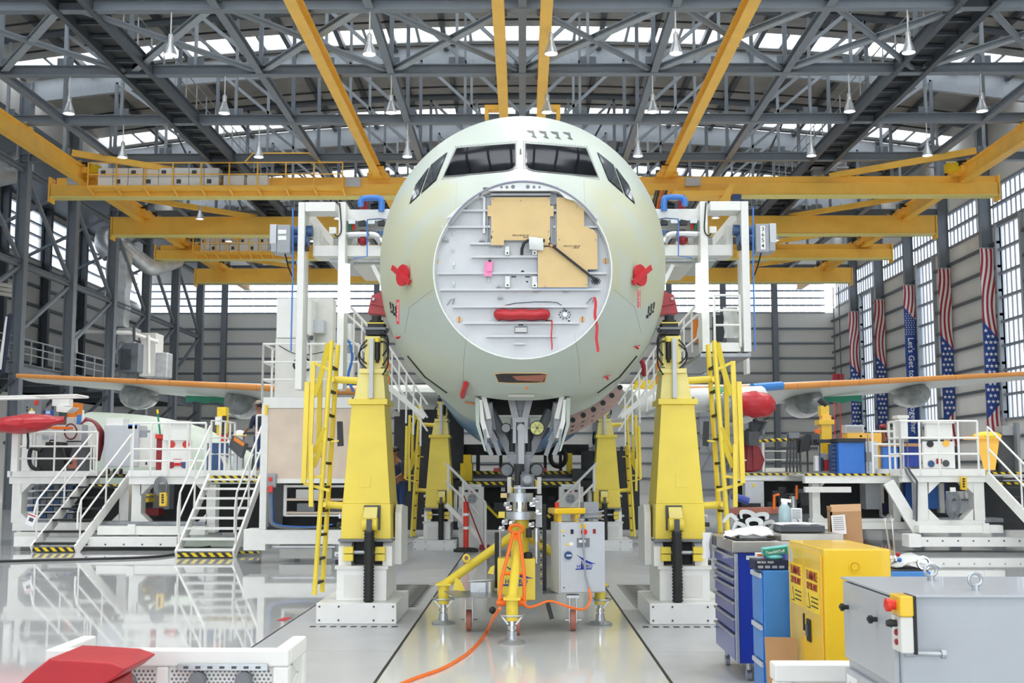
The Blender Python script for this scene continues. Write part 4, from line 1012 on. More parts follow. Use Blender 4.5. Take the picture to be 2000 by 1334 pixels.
# ================================================================== yellow fuselage lifting towers
def ftop(s, e=0.0): return s
def tower(s):
    side = 'mezzanine' if s < 0 else 'banner'
    t = thing('lifting_tower', 'yellow lifting tower on white base beside the nose, %s side' % side, 'jack', (s * 1.98, 14.3, .006), 'yellow lifting towers')
    T = lambda px, py, Y=14.6: (lambda p: Vector((p.x if s < 0 else -p.x, p.y, p.z)))(at(px, py, Y))
    X = lambda x: x * -s                                  # left-hand world x to this side
    def bx(b, x0, x1, *r): return b.bx(X(-x0) * -1 if False else -s * x0, -s * x1, *r)
    b = lambda: B()
    base = obj('base_box', bx(b(), -2.47, -1.51, 14.3, 15.8, .006, .25), 'white', t, bev=.008)
    for x in (-2.42, -2.42, -1.56, -1.56): pass
    for x in (-2.43, -2.2, -1.78, -1.55):
        for z in (.05, .21): obj('bolt', B().tube((-s * x, 14.29, z), (-s * x, 14.3, z), .012, 8), 'darkgrey', base)
    obj('pedestal', bx(b(), -2.27, -1.66, 14.55, 15.7, .25, .64), 'white', t, bev=.008); obj('pedestal_panel', bx(b(), -2.18, -1.82, 14.54, 14.55, .3, .56), 'offwhite', t)
    if s > 0: text('chalk_mark', 'DK', .07, (1.9, 14.538, .42), FRONT, 'darkgrey', t)
    obj('pedestal_rim', bx(b(), -2.29, -1.64, 14.53, 15.72, .63, .67), 'offwhite', t)
    for x0, x1 in ((-2.26, -2.1), (-1.72, -1.6)): obj('side_post', B().yz([(14.6, .66), (15.5, .66), (15.5, .98), (14.75, 1.0), (14.6, .9)], -s * x0, -s * x1), 'white', t, bev=.006)
    obj('side_plate', B().yz([(14.9, .66), (15.7, .66), (15.7, 1.35), (15.0, 1.4), (14.9, 1.3)], s * 1.6, s * 1.52), 'white', t)
    for x0, x1 in ((-2.19, -2.07), (-1.8, -1.68)): 
        for z in (.73, .82): obj('clamp_block', bx(b(), x0, x1, 14.52, 14.62, z, z + .08), 'jackyellow', t, bev=.004)
    obj('cross_shaft', B().tube((-s * -2.1, 14.6, .83), (-s * -1.75, 14.6, .83), .025, 10), 'galv', t); obj('dark_recess', bx(b(), -2.08, -1.74, 14.8, 15.3, .66, .96), 'dark', t)
    # tapered column
    def frust(z0, z1, x00, x01, x10, x11, y00, y01, y10, y11):
        return B().add([(-s * x, y, z) for z, xa, xb, ya, yb in ((z0, x00, x01, y00, y01), (z1, x10, x11, y10, y11)) for x, y in ((xa, ya), (xb, ya), (xb, yb), (xa, yb))], [(0, 1, 2, 3), (7, 6, 5, 4), (0, 4, 5, 1), (1, 5, 6, 2), (2, 6, 7, 3), (3, 7, 4, 0)])
    obj('column_foot', frust(.96, .99, -2.26, -1.6, -2.26, -1.6, 14.55, 15.5, 14.55, 15.5), 'midgrey', t)
    obj('column_skirt', frust(.99, 1.42, -2.235, -1.62, -2.225, -1.63, 14.6, 15.45, 14.61, 15.44), 'jackyellow', t, bev=.006)
    obj('tapered_column', frust(1.42, 2.64, -2.22, -1.635, -2.13, -1.72, 14.615, 15.44, 14.64, 15.25), 'jackyellow', t, bev=.006)
    obj('access_plate', frust(1.62, 1.78, -2.02, -1.88, -2.02, -1.88, 14.612, 14.62, 14.618, 14.63), 'jackyellow', t, bev=.002)
    obj('flange_plate', bx(b(), -2.17, -1.68, 14.6, 15.3, 2.64, 2.71), 'jackyellow', t, bev=.006)
    for k in range(4): obj('bolt', B().box((s * (2.12 - .13 * k), 14.66, 2.72), (.022, .022, .025)), 'darkgrey', t)
    obj('upper_column', frust(2.71, 3.03, -2.1, -1.71, -2.05, -1.74, 14.64, 15.2, 14.66, 15.1), 'paleyellow', t, bev=.005)
    obj('upper_plate', bx(b(), -2.04, -1.715, 14.63, 15.1, 3.03, 3.09), 'paleyellow', t, bev=.004)
    for k in range(3): obj('bolt', B().box((s * (2.0 - .12 * k), 14.65, 3.1), (.02, .02, .02)), 'darkgrey', t)
    obj('mast', frust(3.09, 3.5, -1.98, -1.745, -1.98, -1.745, 14.66, 15.0, 14.66, 15.0), 'paleyellow', t, bev=.005)
    obj('mast_stripe', bx(b(), -1.985, -1.74, 14.65, 14.66, 3.16, 3.18), 'jackyellow', t)
    obj('scale_rail', bx(b(), -1.91, -1.86, 14.58, 14.62, 2.72, 3.46), 'lightgrey', t)
    obj('gas_cylinder', B().tube((s * 1.815, 14.62, 3.2), (s * 1.815, 14.62, 3.46), .034, 12).tube((s * 1.815, 14.62, 3.16), (s * 1.815, 14.62, 3.2), .02, 10), 'black', t); obj('cylinder_cap', B().tube((s * 1.815, 14.62, 3.42), (s * 1.815, 14.62, 3.47), .037, 12), 'jackyellow', t)
    hd = obj('load_head', bx(b(), -1.97, -1.74, 14.66, 14.98, 3.52, 3.58), 'dark', t)
    obj('head_plate', bx(b(), -1.99, -1.72, 14.64, 15.0, 3.58, 3.61), 'midgrey', hd); obj('head_block', bx(b(), -1.95, -1.75, 14.68, 14.96, 3.61, 3.66), 'dark', hd); obj('head_band', bx(b(), -1.96, -1.74, 14.67, 14.97, 3.66, 3.675), 'jackyellow', hd)
    obj('load_screw', B().tube((s * 1.86, 14.85, 3.67), (s * 1.86, 14.85, 3.78), .06, 12).tube((s * 1.86, 14.85, 3.69), (s * 1.86, 14.85, 3.72), .09, 12), 'dark', hd)
    for k in range(3):
        z = 3.55 - .06 * k
        obj('cable', B().path(smooth([(s * 1.78, 14.64, z), (s * 1.70, 14.6, z - .04), (s * 1.68, 14.62, z - .18 - .05 * k), (s * 1.75, 14.64, z - .3 - .06 * k)], 5), .011, 6), 'rubber', t)
        if k < 2: obj('cable', B().path(smooth([(s * 1.95, 14.64, z - .1), (s * (2.02 + .02 * k), 14.6, z - .2), (s * 2.03, 14.62, z - .32), (s * 1.95, 14.64, z - .4)], 5), .01, 6), 'rubber', t)
    # bellows and its drive
    obj('drive_frame', bx(b(), -1.95, -1.75, 14.57, 14.61, 1.1, 1.4), 'darkgrey', t); obj('drive_cowl', B().prism([(s * 1.94, 14.44, 1.25), (s * 1.78, 14.44, 1.25), (s * 1.78, 14.54, 1.38), (s * 1.94, 14.54, 1.38)], (0, .08, -.02)), 'paleyellow', t)
    obj('drive_gear', B().tube((s * 1.95, 14.48, 1.17), (s * 1.77, 14.48, 1.17), .085, 16), 'jackyellow', t, bev=.004); obj('drive_shaft', B().bx(s * 1.89, s * 1.83, 14.36, 14.42, 1.08, 1.24), 'darkgrey', t)
    prof = []
    for k in range(44): prof += [(.068 if k % 2 else .054, .255 + k * .0195)]
    obj('bellows', B().lathe(prof, (s * 1.86, 14.42, 0), 'Z', 14), 'rubber', t, sharp=80)
    # ladder with folded landing frame
    Yr = (14.62, 14.95)
    la = obj('ladder_rail', B().tube(T(614, 1162, Yr[0]), T(648, 666, Yr[0]), .031, 10), 'jackyellow', t); obj('ladder_rail', B().tube(T(629, 1156, Yr[1]), T(660, 674, Yr[1]), .031, 10), 'jackyellow', t)
    for k in range(10):
        f = .045 + k * .095; y1 = 1162 + (666 - 1162) * f; p = T(614 + 34 * f, y1, Yr[0]); q = T(629 + 31 * f, 1156 - 482 * f, Yr[1])
        obj('rung', B().bar(p, q, .045, .03), 'black', t)
    for py, x0, x1 in ((741, 650, 702), (985, 634, 676)): obj('ladder_arm', B().tube(T(x0, py, 14.75), T(x1, py + 3, 14.75), .045, 12).tube(T(x0 - 2, py, 14.62), T(x0 + 2, py, 14.95), .035, 10), 'jackyellow', t)
    def strip(P, wd, th=.03, Y=14.6):
        bb = B()
        for a, c in zip(P, P[1:]): bb.bar(T(*a, Y), T(*c, Y), th, wd, (0, 1, 0)) if False else bb.bar(T(*a, Y), T(*c, Y), wd, th, (0, 1, 0))
        return bb
    for P, wd, Y in (([(600, 746), (593, 944)], .06, 14.55), ([(612, 706), (603, 930)], .06, 14.58), ([(625.5, 733), (622, 893)], .06, 14.85), ([(608, 868), (607.5, 990)], .055, 14.5), ([(606, 760), (600, 890)], .05, 14.62)):
        obj('guard_bar', strip(P, wd, .035, Y), 'jackyellow', t, bev=.004)
    for P in ([(641, 669), (632, 712), (624, 742), (613, 772)], [(635, 834), (624, 860), (614, 884)], [(630, 862), (620, 890), (611, 912)]):
        rows = [[T(x - 5, y, 14.56) for x, y in P], [T(x + 5, y + 2, 14.6) for x, y in P]]
        obj('curved_link', B().grid(rows, (0, .02, 0)), 'jackyellow', t)
    for a, c in (((593, 944), (643, 958)), ((612, 708), (643, 722)), ((597, 934), (628, 930))): obj('link_bar', B().bar(T(*a, 14.57), T(*c, 14.62), .035, .05, (0, 1, 0)), 'jackyellow', t)
    obj('toe_plate', B().prism([T(658, 823, 14.7), T(669, 823, 14.7), T(671, 871, 14.7), T(659, 872, 14.7)], (0, .02, 0)), 'dark', t); obj('toe_arm', B().bar(T(646, 862, 14.7), T(662, 861, 14.7), .02, .02), 'jackyellow', t)
    # valves on the base
    for k, (px, py) in enumerate(((668, 1008), (664, 1024), (672, 1040), (661, 1098), (660, 1082))):
        obj('valve', B().box(T(px, py, 14.75), (.07, .08, .05)).tube(T(px - 4, py, 14.7), T(px + 5, py, 14.7), .018, 8), 'dark' if k % 2 else 'galv', t)
    obj('mount_arm', B().bar(T(668, 1003, 14.75), T(676, 1003, 14.75), .05, .04), 'jackyellow', t); obj('mount_arm', B().bar(T(664, 1027, 14.75), T(676, 1027, 14.75), .05, .04), 'jackyellow', t)
    # red cradle that meets the fuselage
    pts = [T(718, 612, 14.85), T(752, 616, 14.85), T(762, 600, 14.85), T(745, 569, 14.85), T(726, 577, 14.85)]
    cr = obj('cradle_bracket', B().prism(pts, (0, .25, 0)), 'bracket', t, bev=.006, label='dark red cradle bracket under the fuselage side')
    obj('cradle_pin', B().tube(T(729, 584, 14.84), T(729, 584, 14.8), .02, 10), 'lightgrey', cr); obj('cradle_rib', B().bar(T(723, 592, 14.83), T(752, 598, 14.83), .02, .03, (0, 1, 0)), 'bracket', cr)
    return t
tw = [tower(-1), tower(1)]
for o, s in zip(tw, (-1, 1)):
    d = dup(o, (s * 1.98, 14.3 + 12.6, .0), 'yellow lifting tower standing further back under the fuselage, %s side' % ('mezzanine' if s < 0 else 'banner'))
    for ch in list(d.children):
        if ch.name.startswith('cradle_bracket'):
            for g in list(ch.children): bpy.data.objects.remove(g)
            bpy.data.objects.remove(ch)
    sc_ = .93
    d.scale = (1, 1, .97)

# ================================================================== tripod jack under the nose gear
nj = thing('nose_jack', 'yellow tripod jack on round steel feet standing under the nose gear', 'jack', (-.04, 13.9, .004))
JY = 13.9
def J(px, py, Y=JY): return at(px, py, Y)
def lz(py, Y=JY): return J(1015, py, Y).z
jx = -.035
def cyl(name, r, ya, yb, m, Y=JY, x=jx, n=20, par=nj): return obj(name, B().tube((x, Y, lz(yb, Y)), (x, Y, lz(ya, Y)), r, n), m, par)
cyl('main_column', .105, 1012, 1172, 'jackyellow')
cyl('ram_collar', .062, 906, 921, 'dark', x=J(1013, 0).x); cyl('ram', .042, 921, 950, 'dark', x=J(1011.5, 0).x)
cyl('ram_sleeve', .07, 948, 966, 'galv'); cyl('upper_ring', .155, 963, 980, 'galv', n=28); cyl('inner_sleeve', .085, 980, 1000, 'chrome'); cyl('lower_ring', .19, 999, 1014, 'galv', n=28)
m_ = J(1030, 936, 13.75); obj('motor', B().tube(m_, m_ + Vector((.0, .16, -.03)), .068, 18).box(m_ + Vector((0, .1, -.02)), (.16, .06, .15)), 'midgrey', nj); obj('motor_cap', B().lathe([(.045, -.04), (.062, 0)], m_, 'Y', 16), 'grey', nj)
obj('top_bracket', B().bx(J(1003, 0).x, J(1048, 0).x, 13.75, 14.05, lz(954), lz(951)), 'lightgrey', nj)
for px in (995, 1051):
    obj('side_guide', B().bx(J(px - 4, 0).x, J(px + 4, 0).x, 14.0, 14.06, lz(965), lz(932)), 'offwhite', nj); obj('hazard_strip', B().bx(J(px - 1.5 + (5 if px < 1000 else -6), 0).x, J(px + 2 + (5 if px < 1000 else -6), 0).x, 13.985, 14.0, lz(962), lz(934)), 'hazard', nj)
for px, ya, yb in ((983, 963, 972), (979, 999, 1011)): obj('clamp_block', B().bx(J(px - 4, 0).x, J(px + 8, 0).x, 13.8, 13.95, lz(yb), lz(ya)), 'tan' if px > 980 else 'jackyellow', nj, bev=.004)
for k, (px, py) in enumerate(((990, 985), (994, 992), (986, 1020), (1000, 1022), (980, 1032), (1040, 985), (1046, 976), (1052, 1000), (1038, 1025))):
    obj('valve_block', B().box(J(px, py, 13.72), (.06, .06, .05)).tube(J(px - 6, py + 2, 13.7), J(px + 6, py - 1, 13.7), .018, 8).sph(J(px + 3, py - 3, 13.68), .02, 8, 6), 'chrome' if k % 2 else 'galv', nj)
obj('guide_column', B().bx(J(1044, 0).x, J(1056, 0).x, 13.9, 14.0, lz(1030), lz(968)), 'lightgrey', nj); obj('side_tube', B().tube((J(1045, 0).x, 13.75, lz(1098)), (J(1045, 0).x, 13.75, lz(1030)), .022, 10).tube((J(1045, 0).x, 13.75, lz(1056)), (J(1045, 0).x, 13.75, lz(1030)), .032, 10), 'galv', nj)
obj('bellows_cover', B().bx(J(1057, 0).x, J(1064, 0).x, 13.95, 14.05, lz(1155), lz(985)), 'rubber', nj); 
for k in range(12): obj('chain_link', B().box((J(1054, 0).x, 13.88, lz(1040 + 9 * k)), (.02, .02, .022)), 'tan' if k % 2 else 'dark', nj)
obj('hydraulic_accumulator', B().tube(J(972, 1148, 13.98), J(972, 1040, 13.98), .035, 10), 'black', nj); obj('filter_bowl', B().tube(J(1033, 1050, 13.72), J(1033, 1032, 13.72), .035, 12), 'dark', nj); obj('breather', B().lathe([(.05, 0), (.055, .03), (.045, .06), (.02, .07)], J(1031, 1090, 13.6), 'Z', 14), 'black', nj)
obj('level_tube', B().tube(J(977, 1150, 13.72), J(977, 1032, 13.72), .014, 8), 'galv', nj)
# reservoir box with lettering
x0, x1 = J(973, 0, 13.55).x, J(1043, 0, 13.55).x; z0, z1 = lz(1172, 13.55), lz(1091, 13.55)
rb = obj('reservoir', B().bx(x0, x1, 13.55, 13.85, z0, z1), 'jackyellow', nj, bev=.006)
mat('logoblue', '23389A', .4)
def hydro(parent, c, w_, Y, R=0.0, m='logoblue', name='logo'):
    """slanted wedge, tower glyph and lettering between two rules"""
    rot = Matrix.Rotation(R, 3, 'Z'); c = Vector(c)
    def q(x, z): return c + rot @ Vector((x * w_, 0, z * w_))
    def pl(P): return B().prism([q(*p) for p in P], rot @ Vector((0, .003, 0)))
    obj(name + '_wedge', pl([(-.5, .62), (-.02, .22), (.22, .12), (.62, .12), (.42, .17), (.1, .3)]), m, parent)
    obj(name + '_rule', pl([(-.55, -.16), (.35, -.16), (.33, -.1), (-.53, -.1)]), m, parent)
    obj(name + '_mast', pl([(-.26, -.1), (-.12, -.1), (-.19, .32), (-.21, .32)]), m, parent)
    text(name + '_lettering', 'HYDRO', .25 * w_, q(-.04, .0) - rot @ Vector((0, .002, 0)), (PI / 2, 0, R), m, parent, .001)
hydro(rb, (J(1010, 0, 13.545).x, 13.545, lz(1136, 13.545)), .3, 13.545)
# orange tow bar
tb = thing('tow_bar', 'orange tubular A-frame tow bar folded up against the yellow jack', 'tow bar', (jx, 12.9, 0))
ty0, ty1 = 12.9, 13.55
def TB(px, py): 
    f = (1180 - py) / 155; return at(px, py, ty0 + (ty1 - ty0) * f)
obj('eye', B().path([TB(1008, 1033) + Vector((.075 * math.cos(a), 0, .045 * math.sin(a))) for a in [2 * PI * i / 16 for i in range(16)]], .019, 8, True), 'orange', tb)
for P in ([(1002, 1042), (980, 1130), (975, 1178)], [(1014, 1042), (1024, 1120), (1024, 1178)]): obj('side_tube', B().path([TB(*p) for p in P], .02, 10), 'orange', tb)
for a, c in (((983, 1120), (1022, 1120)), ((979, 1169), (1022, 1169)), ((970, 1178), (1028, 1178))): obj('cross_tube', B().tube(TB(*a), TB(*c), .019 if a[1] < 1175 else .032, 10), 'orange', tb)
obj('gusset', B().prism([TB(1003, 1044), TB(1013, 1044), TB(1010, 1056), TB(1005, 1056)], (0, .02, 0)), 'orange', tb)
# legs and feet
def leg(foot_px, foot_y, fy, tag_):
    fx = at(foot_px, foot_y, fy).x
    zz = .32
    lg = obj('outrigger_leg', B().tube((jx, JY - (.0 if fy > 13 else .1), lz(1036)), (fx, fy, .46), .052, 14), 'jackyellow', nj)
    obj('leg_socket', B().tube((fx, fy, .24), (fx, fy, .5), .065, 16), 'jackyellow', lg)
    obj('leg_plate', B().prism([(fx - .09, fy - .09, .46), (fx + .09, fy - .09, .46), (fx + .09, fy + .09, .46), (fx - .09, fy + .09, .46)], (0, 0, .025)), 'jackyellow', lg)
    obj('hand_wheel', B().path([(fx + .13 * math.cos(a), fy + .13 * math.sin(a), .3) for a in [2 * PI * i / 20 for i in range(20)]], .011, 6, True).bar((fx + .12, fy, .3), (fx + .04, fy, .2), .015, .02).bar((fx - .12, fy, .3), (fx - .04, fy, .2), .015, .02), 'galv', lg)
    obj('foot_screw', B().tube((fx, fy, .08), (fx, fy, .26), .03, 10).tube((fx, fy, .15), (fx, fy, .19), .05, 12), 'chrome', lg)
    obj('foot_pad', B().lathe([(.14, .004), (.145, .02), (.12, .035), (.06, .05), (.05, .13), (.04, .13)], (fx, fy, 0), 'Z', 24), 'galv', lg)
    return lg
fl_ = leg(866, 1205, 14.35, ''); ff_ = leg(1000, 1245, 12.78, ''); fr_ = leg(1172, 1207, 14.3, '')
p = at(911, 1098, 14.1); obj('lifting_lug', B().path([p + Vector((.035 * math.cos(a), 0, .045 + .04 * math.sin(a))) for a in [2 * PI * i / 12 for i in range(12)]], .014, 6, True), 'jackyellow', fl_)
obj('leg_gusset', B().prism([at(890, 1128, 14.2), at(900, 1134, 14.2), at(909, 1155, 14.2), at(884, 1152, 14.2)], (0, .03, 0)), 'jackyellow', fl_)
c = at(1002, 1148, 12.95); obj('rating_disc', B().tube(c, c - Vector((0, .006, 0)), .04, 18), 'paper', ff_); obj('rating_ring', B().path([c + Vector((.035 * math.cos(a), -.008, .035 * math.sin(a))) for a in [2 * PI * i / 16 for i in range(16)]], .005, 5, True), 'redtag', ff_)
# trolley deck and casters
for P in ([(868, 1156), (975, 1156), (990, 1168), (895, 1170)], [(1060, 1162), (1175, 1153), (1190, 1146), (1060, 1150)]):
    pts = [atz(x, y, .42) for x, y in P]; obj('deck_plate', B().prism(pts, (0, 0, .012)), 'grate', nj)
obj('tray', B().bx(at(924, 0, 13.9).x, at(955, 0, 13.9).x, 13.8, 14.0, lz(1155), lz(1136)), 'galv', nj); obj('tray_post', B().tube(at(957, 1160, 13.8), at(957, 1135, 13.8), .05, 12), 'galv', nj); obj('handle_bar', B().tube(at(915, 1136, 13.8), at(962, 1133, 13.8), .01, 6), 'galv', nj)
for s_, (px, py, Y) in enumerate(((916, 1217, 13.75), (1119, 1217, 13.75))):
    c = at(px, py, Y); c.z = .125
    cs = obj('caster_wheel', B().tube(c - Vector((.03, 0, 0)), c + Vector((.03, 0, 0)), .118, 20), 'rust', nj); obj('caster_fork', B().bx(c.x - .045, c.x - .035, c.y - .04, c.y + .04, .1, .4).bx(c.x + .035, c.x + .045, c.y - .04, c.y + .04, .1, .4).bx(c.x - .07, c.x + .07, c.y - .07, c.y + .07, .38, .41), 'galv', cs); obj('caster_axle', B().tube(c - Vector((.09, 0, 0)), c + Vector((.1, 0, 0)), .014, 8), 'chrome', cs)
c = at(1012, 1205, 13.4); c.z = .11; obj('caster_wheel', B().tube(c - Vector((.02, 0, 0)), c + Vector((.02, 0, 0)), .1, 18), 'rust', nj)
obj('pedal', B().bar(at(1068, 1172, 13.4), at(1078, 1209, 13.4), .05, .012, (0, 1, 0)), 'dark', nj); obj('knob', B().sph(at(962, 1192, 13.1), .04, 10, 7), 'black', nj); obj('tie_plate', B().prism([at(958, 1108, 13.7), at(966, 1104, 13.7), at(964, 1122, 13.7), at(952, 1120, 13.7)], (0, .02, 0)), 'jackyellow', nj)
# control cabinet on the trolley
R = math.radians(17); rot = Matrix.Rotation(R, 3, 'Z'); c0 = at(1092, 1157, 13.55); c0.z = .44
cab = thing('control_cabinet', 'light grey hydraulic control cabinet with blue logo and red stop button beside the tripod jack', 'cabinet', c0)
CW, CD, CHH = .56, .30, .80
def C(x, y, z): return c0 + rot @ Vector((x, y, z))
def cbox(b, x0, x1, y0, y1, z0, z1):
    b.box(C((x0 + x1) / 2, (y0 + y1) / 2, (z0 + z1) / 2), (abs(x1 - x0), abs(y1 - y0), abs(z1 - z0)), rot); return b
obj('body', cbox(B(), 0, CW, 0, CD, 0, CHH), 'lightgrey', cab, bev=.01); dr = obj('door', cbox(B(), .012, CW - .012, -.02, 0, .012, CHH - .012), 'lightgrey', cab, bev=.006)
hydro(dr, C(.31, -.022, .3), .22, 0, R)
obj('main_switch', B().tube(C(.1, -.02, .43), C(.1, -.05, .43), .045, 18), 'motorblue', dr); obj('switch_grip', cbox(B(), .07, .13, -.07, -.05, .42, .44), 'lightgrey', dr)
obj('stop_button', B().tube(C(.29, -.02, .69), C(.29, -.06, .69), .032, 16), 'redplastic', dr); obj('stop_label', cbox(B(), .25, .32, -.023, -.02, .73, .78), 'yellow2', dr)
obj('display', cbox(B(), .21, .36, -.03, -.02, .52, .62), 'midgrey', dr); obj('display_glass', cbox(B(), .23, .31, -.032, -.03, .57, .6), 'paper', dr)
for x, z in ((.045, .69), (.09, .54)): obj('warning_triangle', B().prism([C(x - .02, -.021, z), C(x + .02, -.021, z), C(x, -.021, z + .036)], rot @ Vector((0, -.003, 0))), 'yellow2', dr)
obj('warning_text', cbox(B(), .115, .165, -.022, -.02, .54, .575), 'paper', dr)
for x, m in ((.15, 'navy'), (.42, 'darkred')): obj('rocker_switch', cbox(B(), x - .015, x + .015, -.032, -.02, .67, .72), m, dr)
for z in (.07, .65): obj('door_lock', B().tube(C(.05, -.02, z), C(.05, -.026, z), .008, 8), 'dark', dr)
obj('top_tray', cbox(B(), -.04, .34, .02, .3, CHH + .09, CHH + .16), 'cabyellow', cab, bev=.02); obj('tray_stand', cbox(B(), .02, .06, .08, .24, CHH, CHH + .1).box(C(.25, .16, CHH + .05), (.04, .16, .1), rot), 'cabyellow', cab)
obj('beacon', B().tube(C(.06, .25, CHH + .16), C(.06, .25, CHH + .22), .025, 12), 'redplastic', cab); obj('top_box', cbox(B(), .38, .56, .2, .34, CHH + .05, CHH + .22), 'grey', cab)
obj('cable', B().path([C(.22, .0, CHH + .03), C(.25, -.05, CHH + .03), C(.27, -.06, CHH - .04), C(.28, -.055, .5), C(.3, -.05, .2), C(.36, -.06, -.02), C(.4, -.08, -.14), C(.46, -.08, -.16), C(.5, 0, -.05)], .011, 6), 'grey', cab)
obj('coiled_cable', B().path([C(.46 + .14 * math.cos(a), .16 + .09 * math.sin(a), CHH + .02 + .004 * i) for i, a in enumerate([.5 * k for k in range(26)])], .011, 6), 'grey', cab)
# orange hose on the floor
P = [(1150, 1150, 13.3, .42), (1153, 1172, 13.2, .35), (1140, 1190, 13.0, .25), (1110, 1185, 12.9, .3), (1075, 1174, 12.9, .4), (1050, 1182, 12.9, .38), (1032, 1186, 12.85, .38), (1022, 1178, 12.85, .4)]
tag(obj('air_hose', B().path(smooth([at(x, y, Y) for x, y, Y, z in P], 5), .014, 8), 'orange'), 'bright orange air hose looping from cabinet to tow bar', 'hose')
P = [atz(976, 1188, .4), atz(962, 1210, .25), atz(950, 1235, .03)] + [atz(x, y, .016) for x, y in ((935, 1255), (915, 1275), (890, 1292), (860, 1308), (820, 1322), (785, 1336), (740, 1360))]
tag(obj('air_hose', B().path(smooth(P), .018, 8), 'orange'), 'long orange air hose trailing across the floor towards the camera', 'hose')
# ================================================================== shared builders
def railing(par, pts, h=1.05, rails=(1.0, .66, .33), r=.022, gap=1.1, m='white', closed=False):
    pts = [Vector(p) for p in pts]
    for f in rails: obj('handrail', B().path([p + Vector((0, 0, h * f)) for p in pts], r, 8), m, par)
    for i, (a, c) in enumerate(zip(pts, pts[1:])):
        n = max(1, round((c - a).length / gap))
        for k in range(n + (1 if i == len(pts) - 2 else 0)):
            p = a + (c - a) * k / n; obj('rail_post', B().tube(p - Vector((0, 0, .12)), p + Vector((0, 0, h)), r * 1.1, 8), m, par)

def stairs(par, a0, a1, wvec, n, m='white', tread='white', hz=True, railh=.95):
    """a0 foot and a1 head of one stringer; wvec to the other"""
    a0, a1, wv = Vector(a0), Vector(a1), Vector(wvec); d = a1 - a0; run = Vector((d.x, d.y, 0)).normalized()
    for o in (Vector(), wv):
        obj('stringer', B().bar(a0 + o + Vector((0, 0, .03)), a1 + o, .05, .24), m, par, bev=.004)
        base = [a0 + o + d * f + Vector((0, 0, .08)) for f in (.06, .5, .96)]
        for p in base: obj('rail_post', B().tube(p, p + Vector((0, 0, railh)), .022, 8), m, par)
        for h in (1.0, .55): obj('handrail', B().path([p + Vector((0, 0, railh * h)) for p in base], .022, 8), m, par)
        obj('handrail', B().path([base[0] + Vector((0, 0, railh)), base[0] - d * .05 + Vector((0, 0, railh * .8)), base[0] - d * .05 + Vector((0, 0, .4))], .022, 8), m, par)
    side = wv.normalized()
    for k in range(n):
        f = (k + .35) / n; c = a0 + d * f + wv / 2; c.z = a0.z + d.z * (k + .7) / n
        R_ = Matrix((side, Vector((0, 0, 1)).cross(side), Vector((0, 0, 1)))).transposed()
        obj('tread', B().box(c, (wv.length - .04, .26, .045), R_), tread, par)
    c = a0 + wv / 2; R_ = Matrix((side, Vector((0, 0, 1)).cross(side), Vector((0, 0, 1)))).transposed()
    if hz:
        obj('kick_plate', B().box(c + Vector((0, 0, .05)), (wv.length - .05, .04, .085), R_), 'hazard', par)

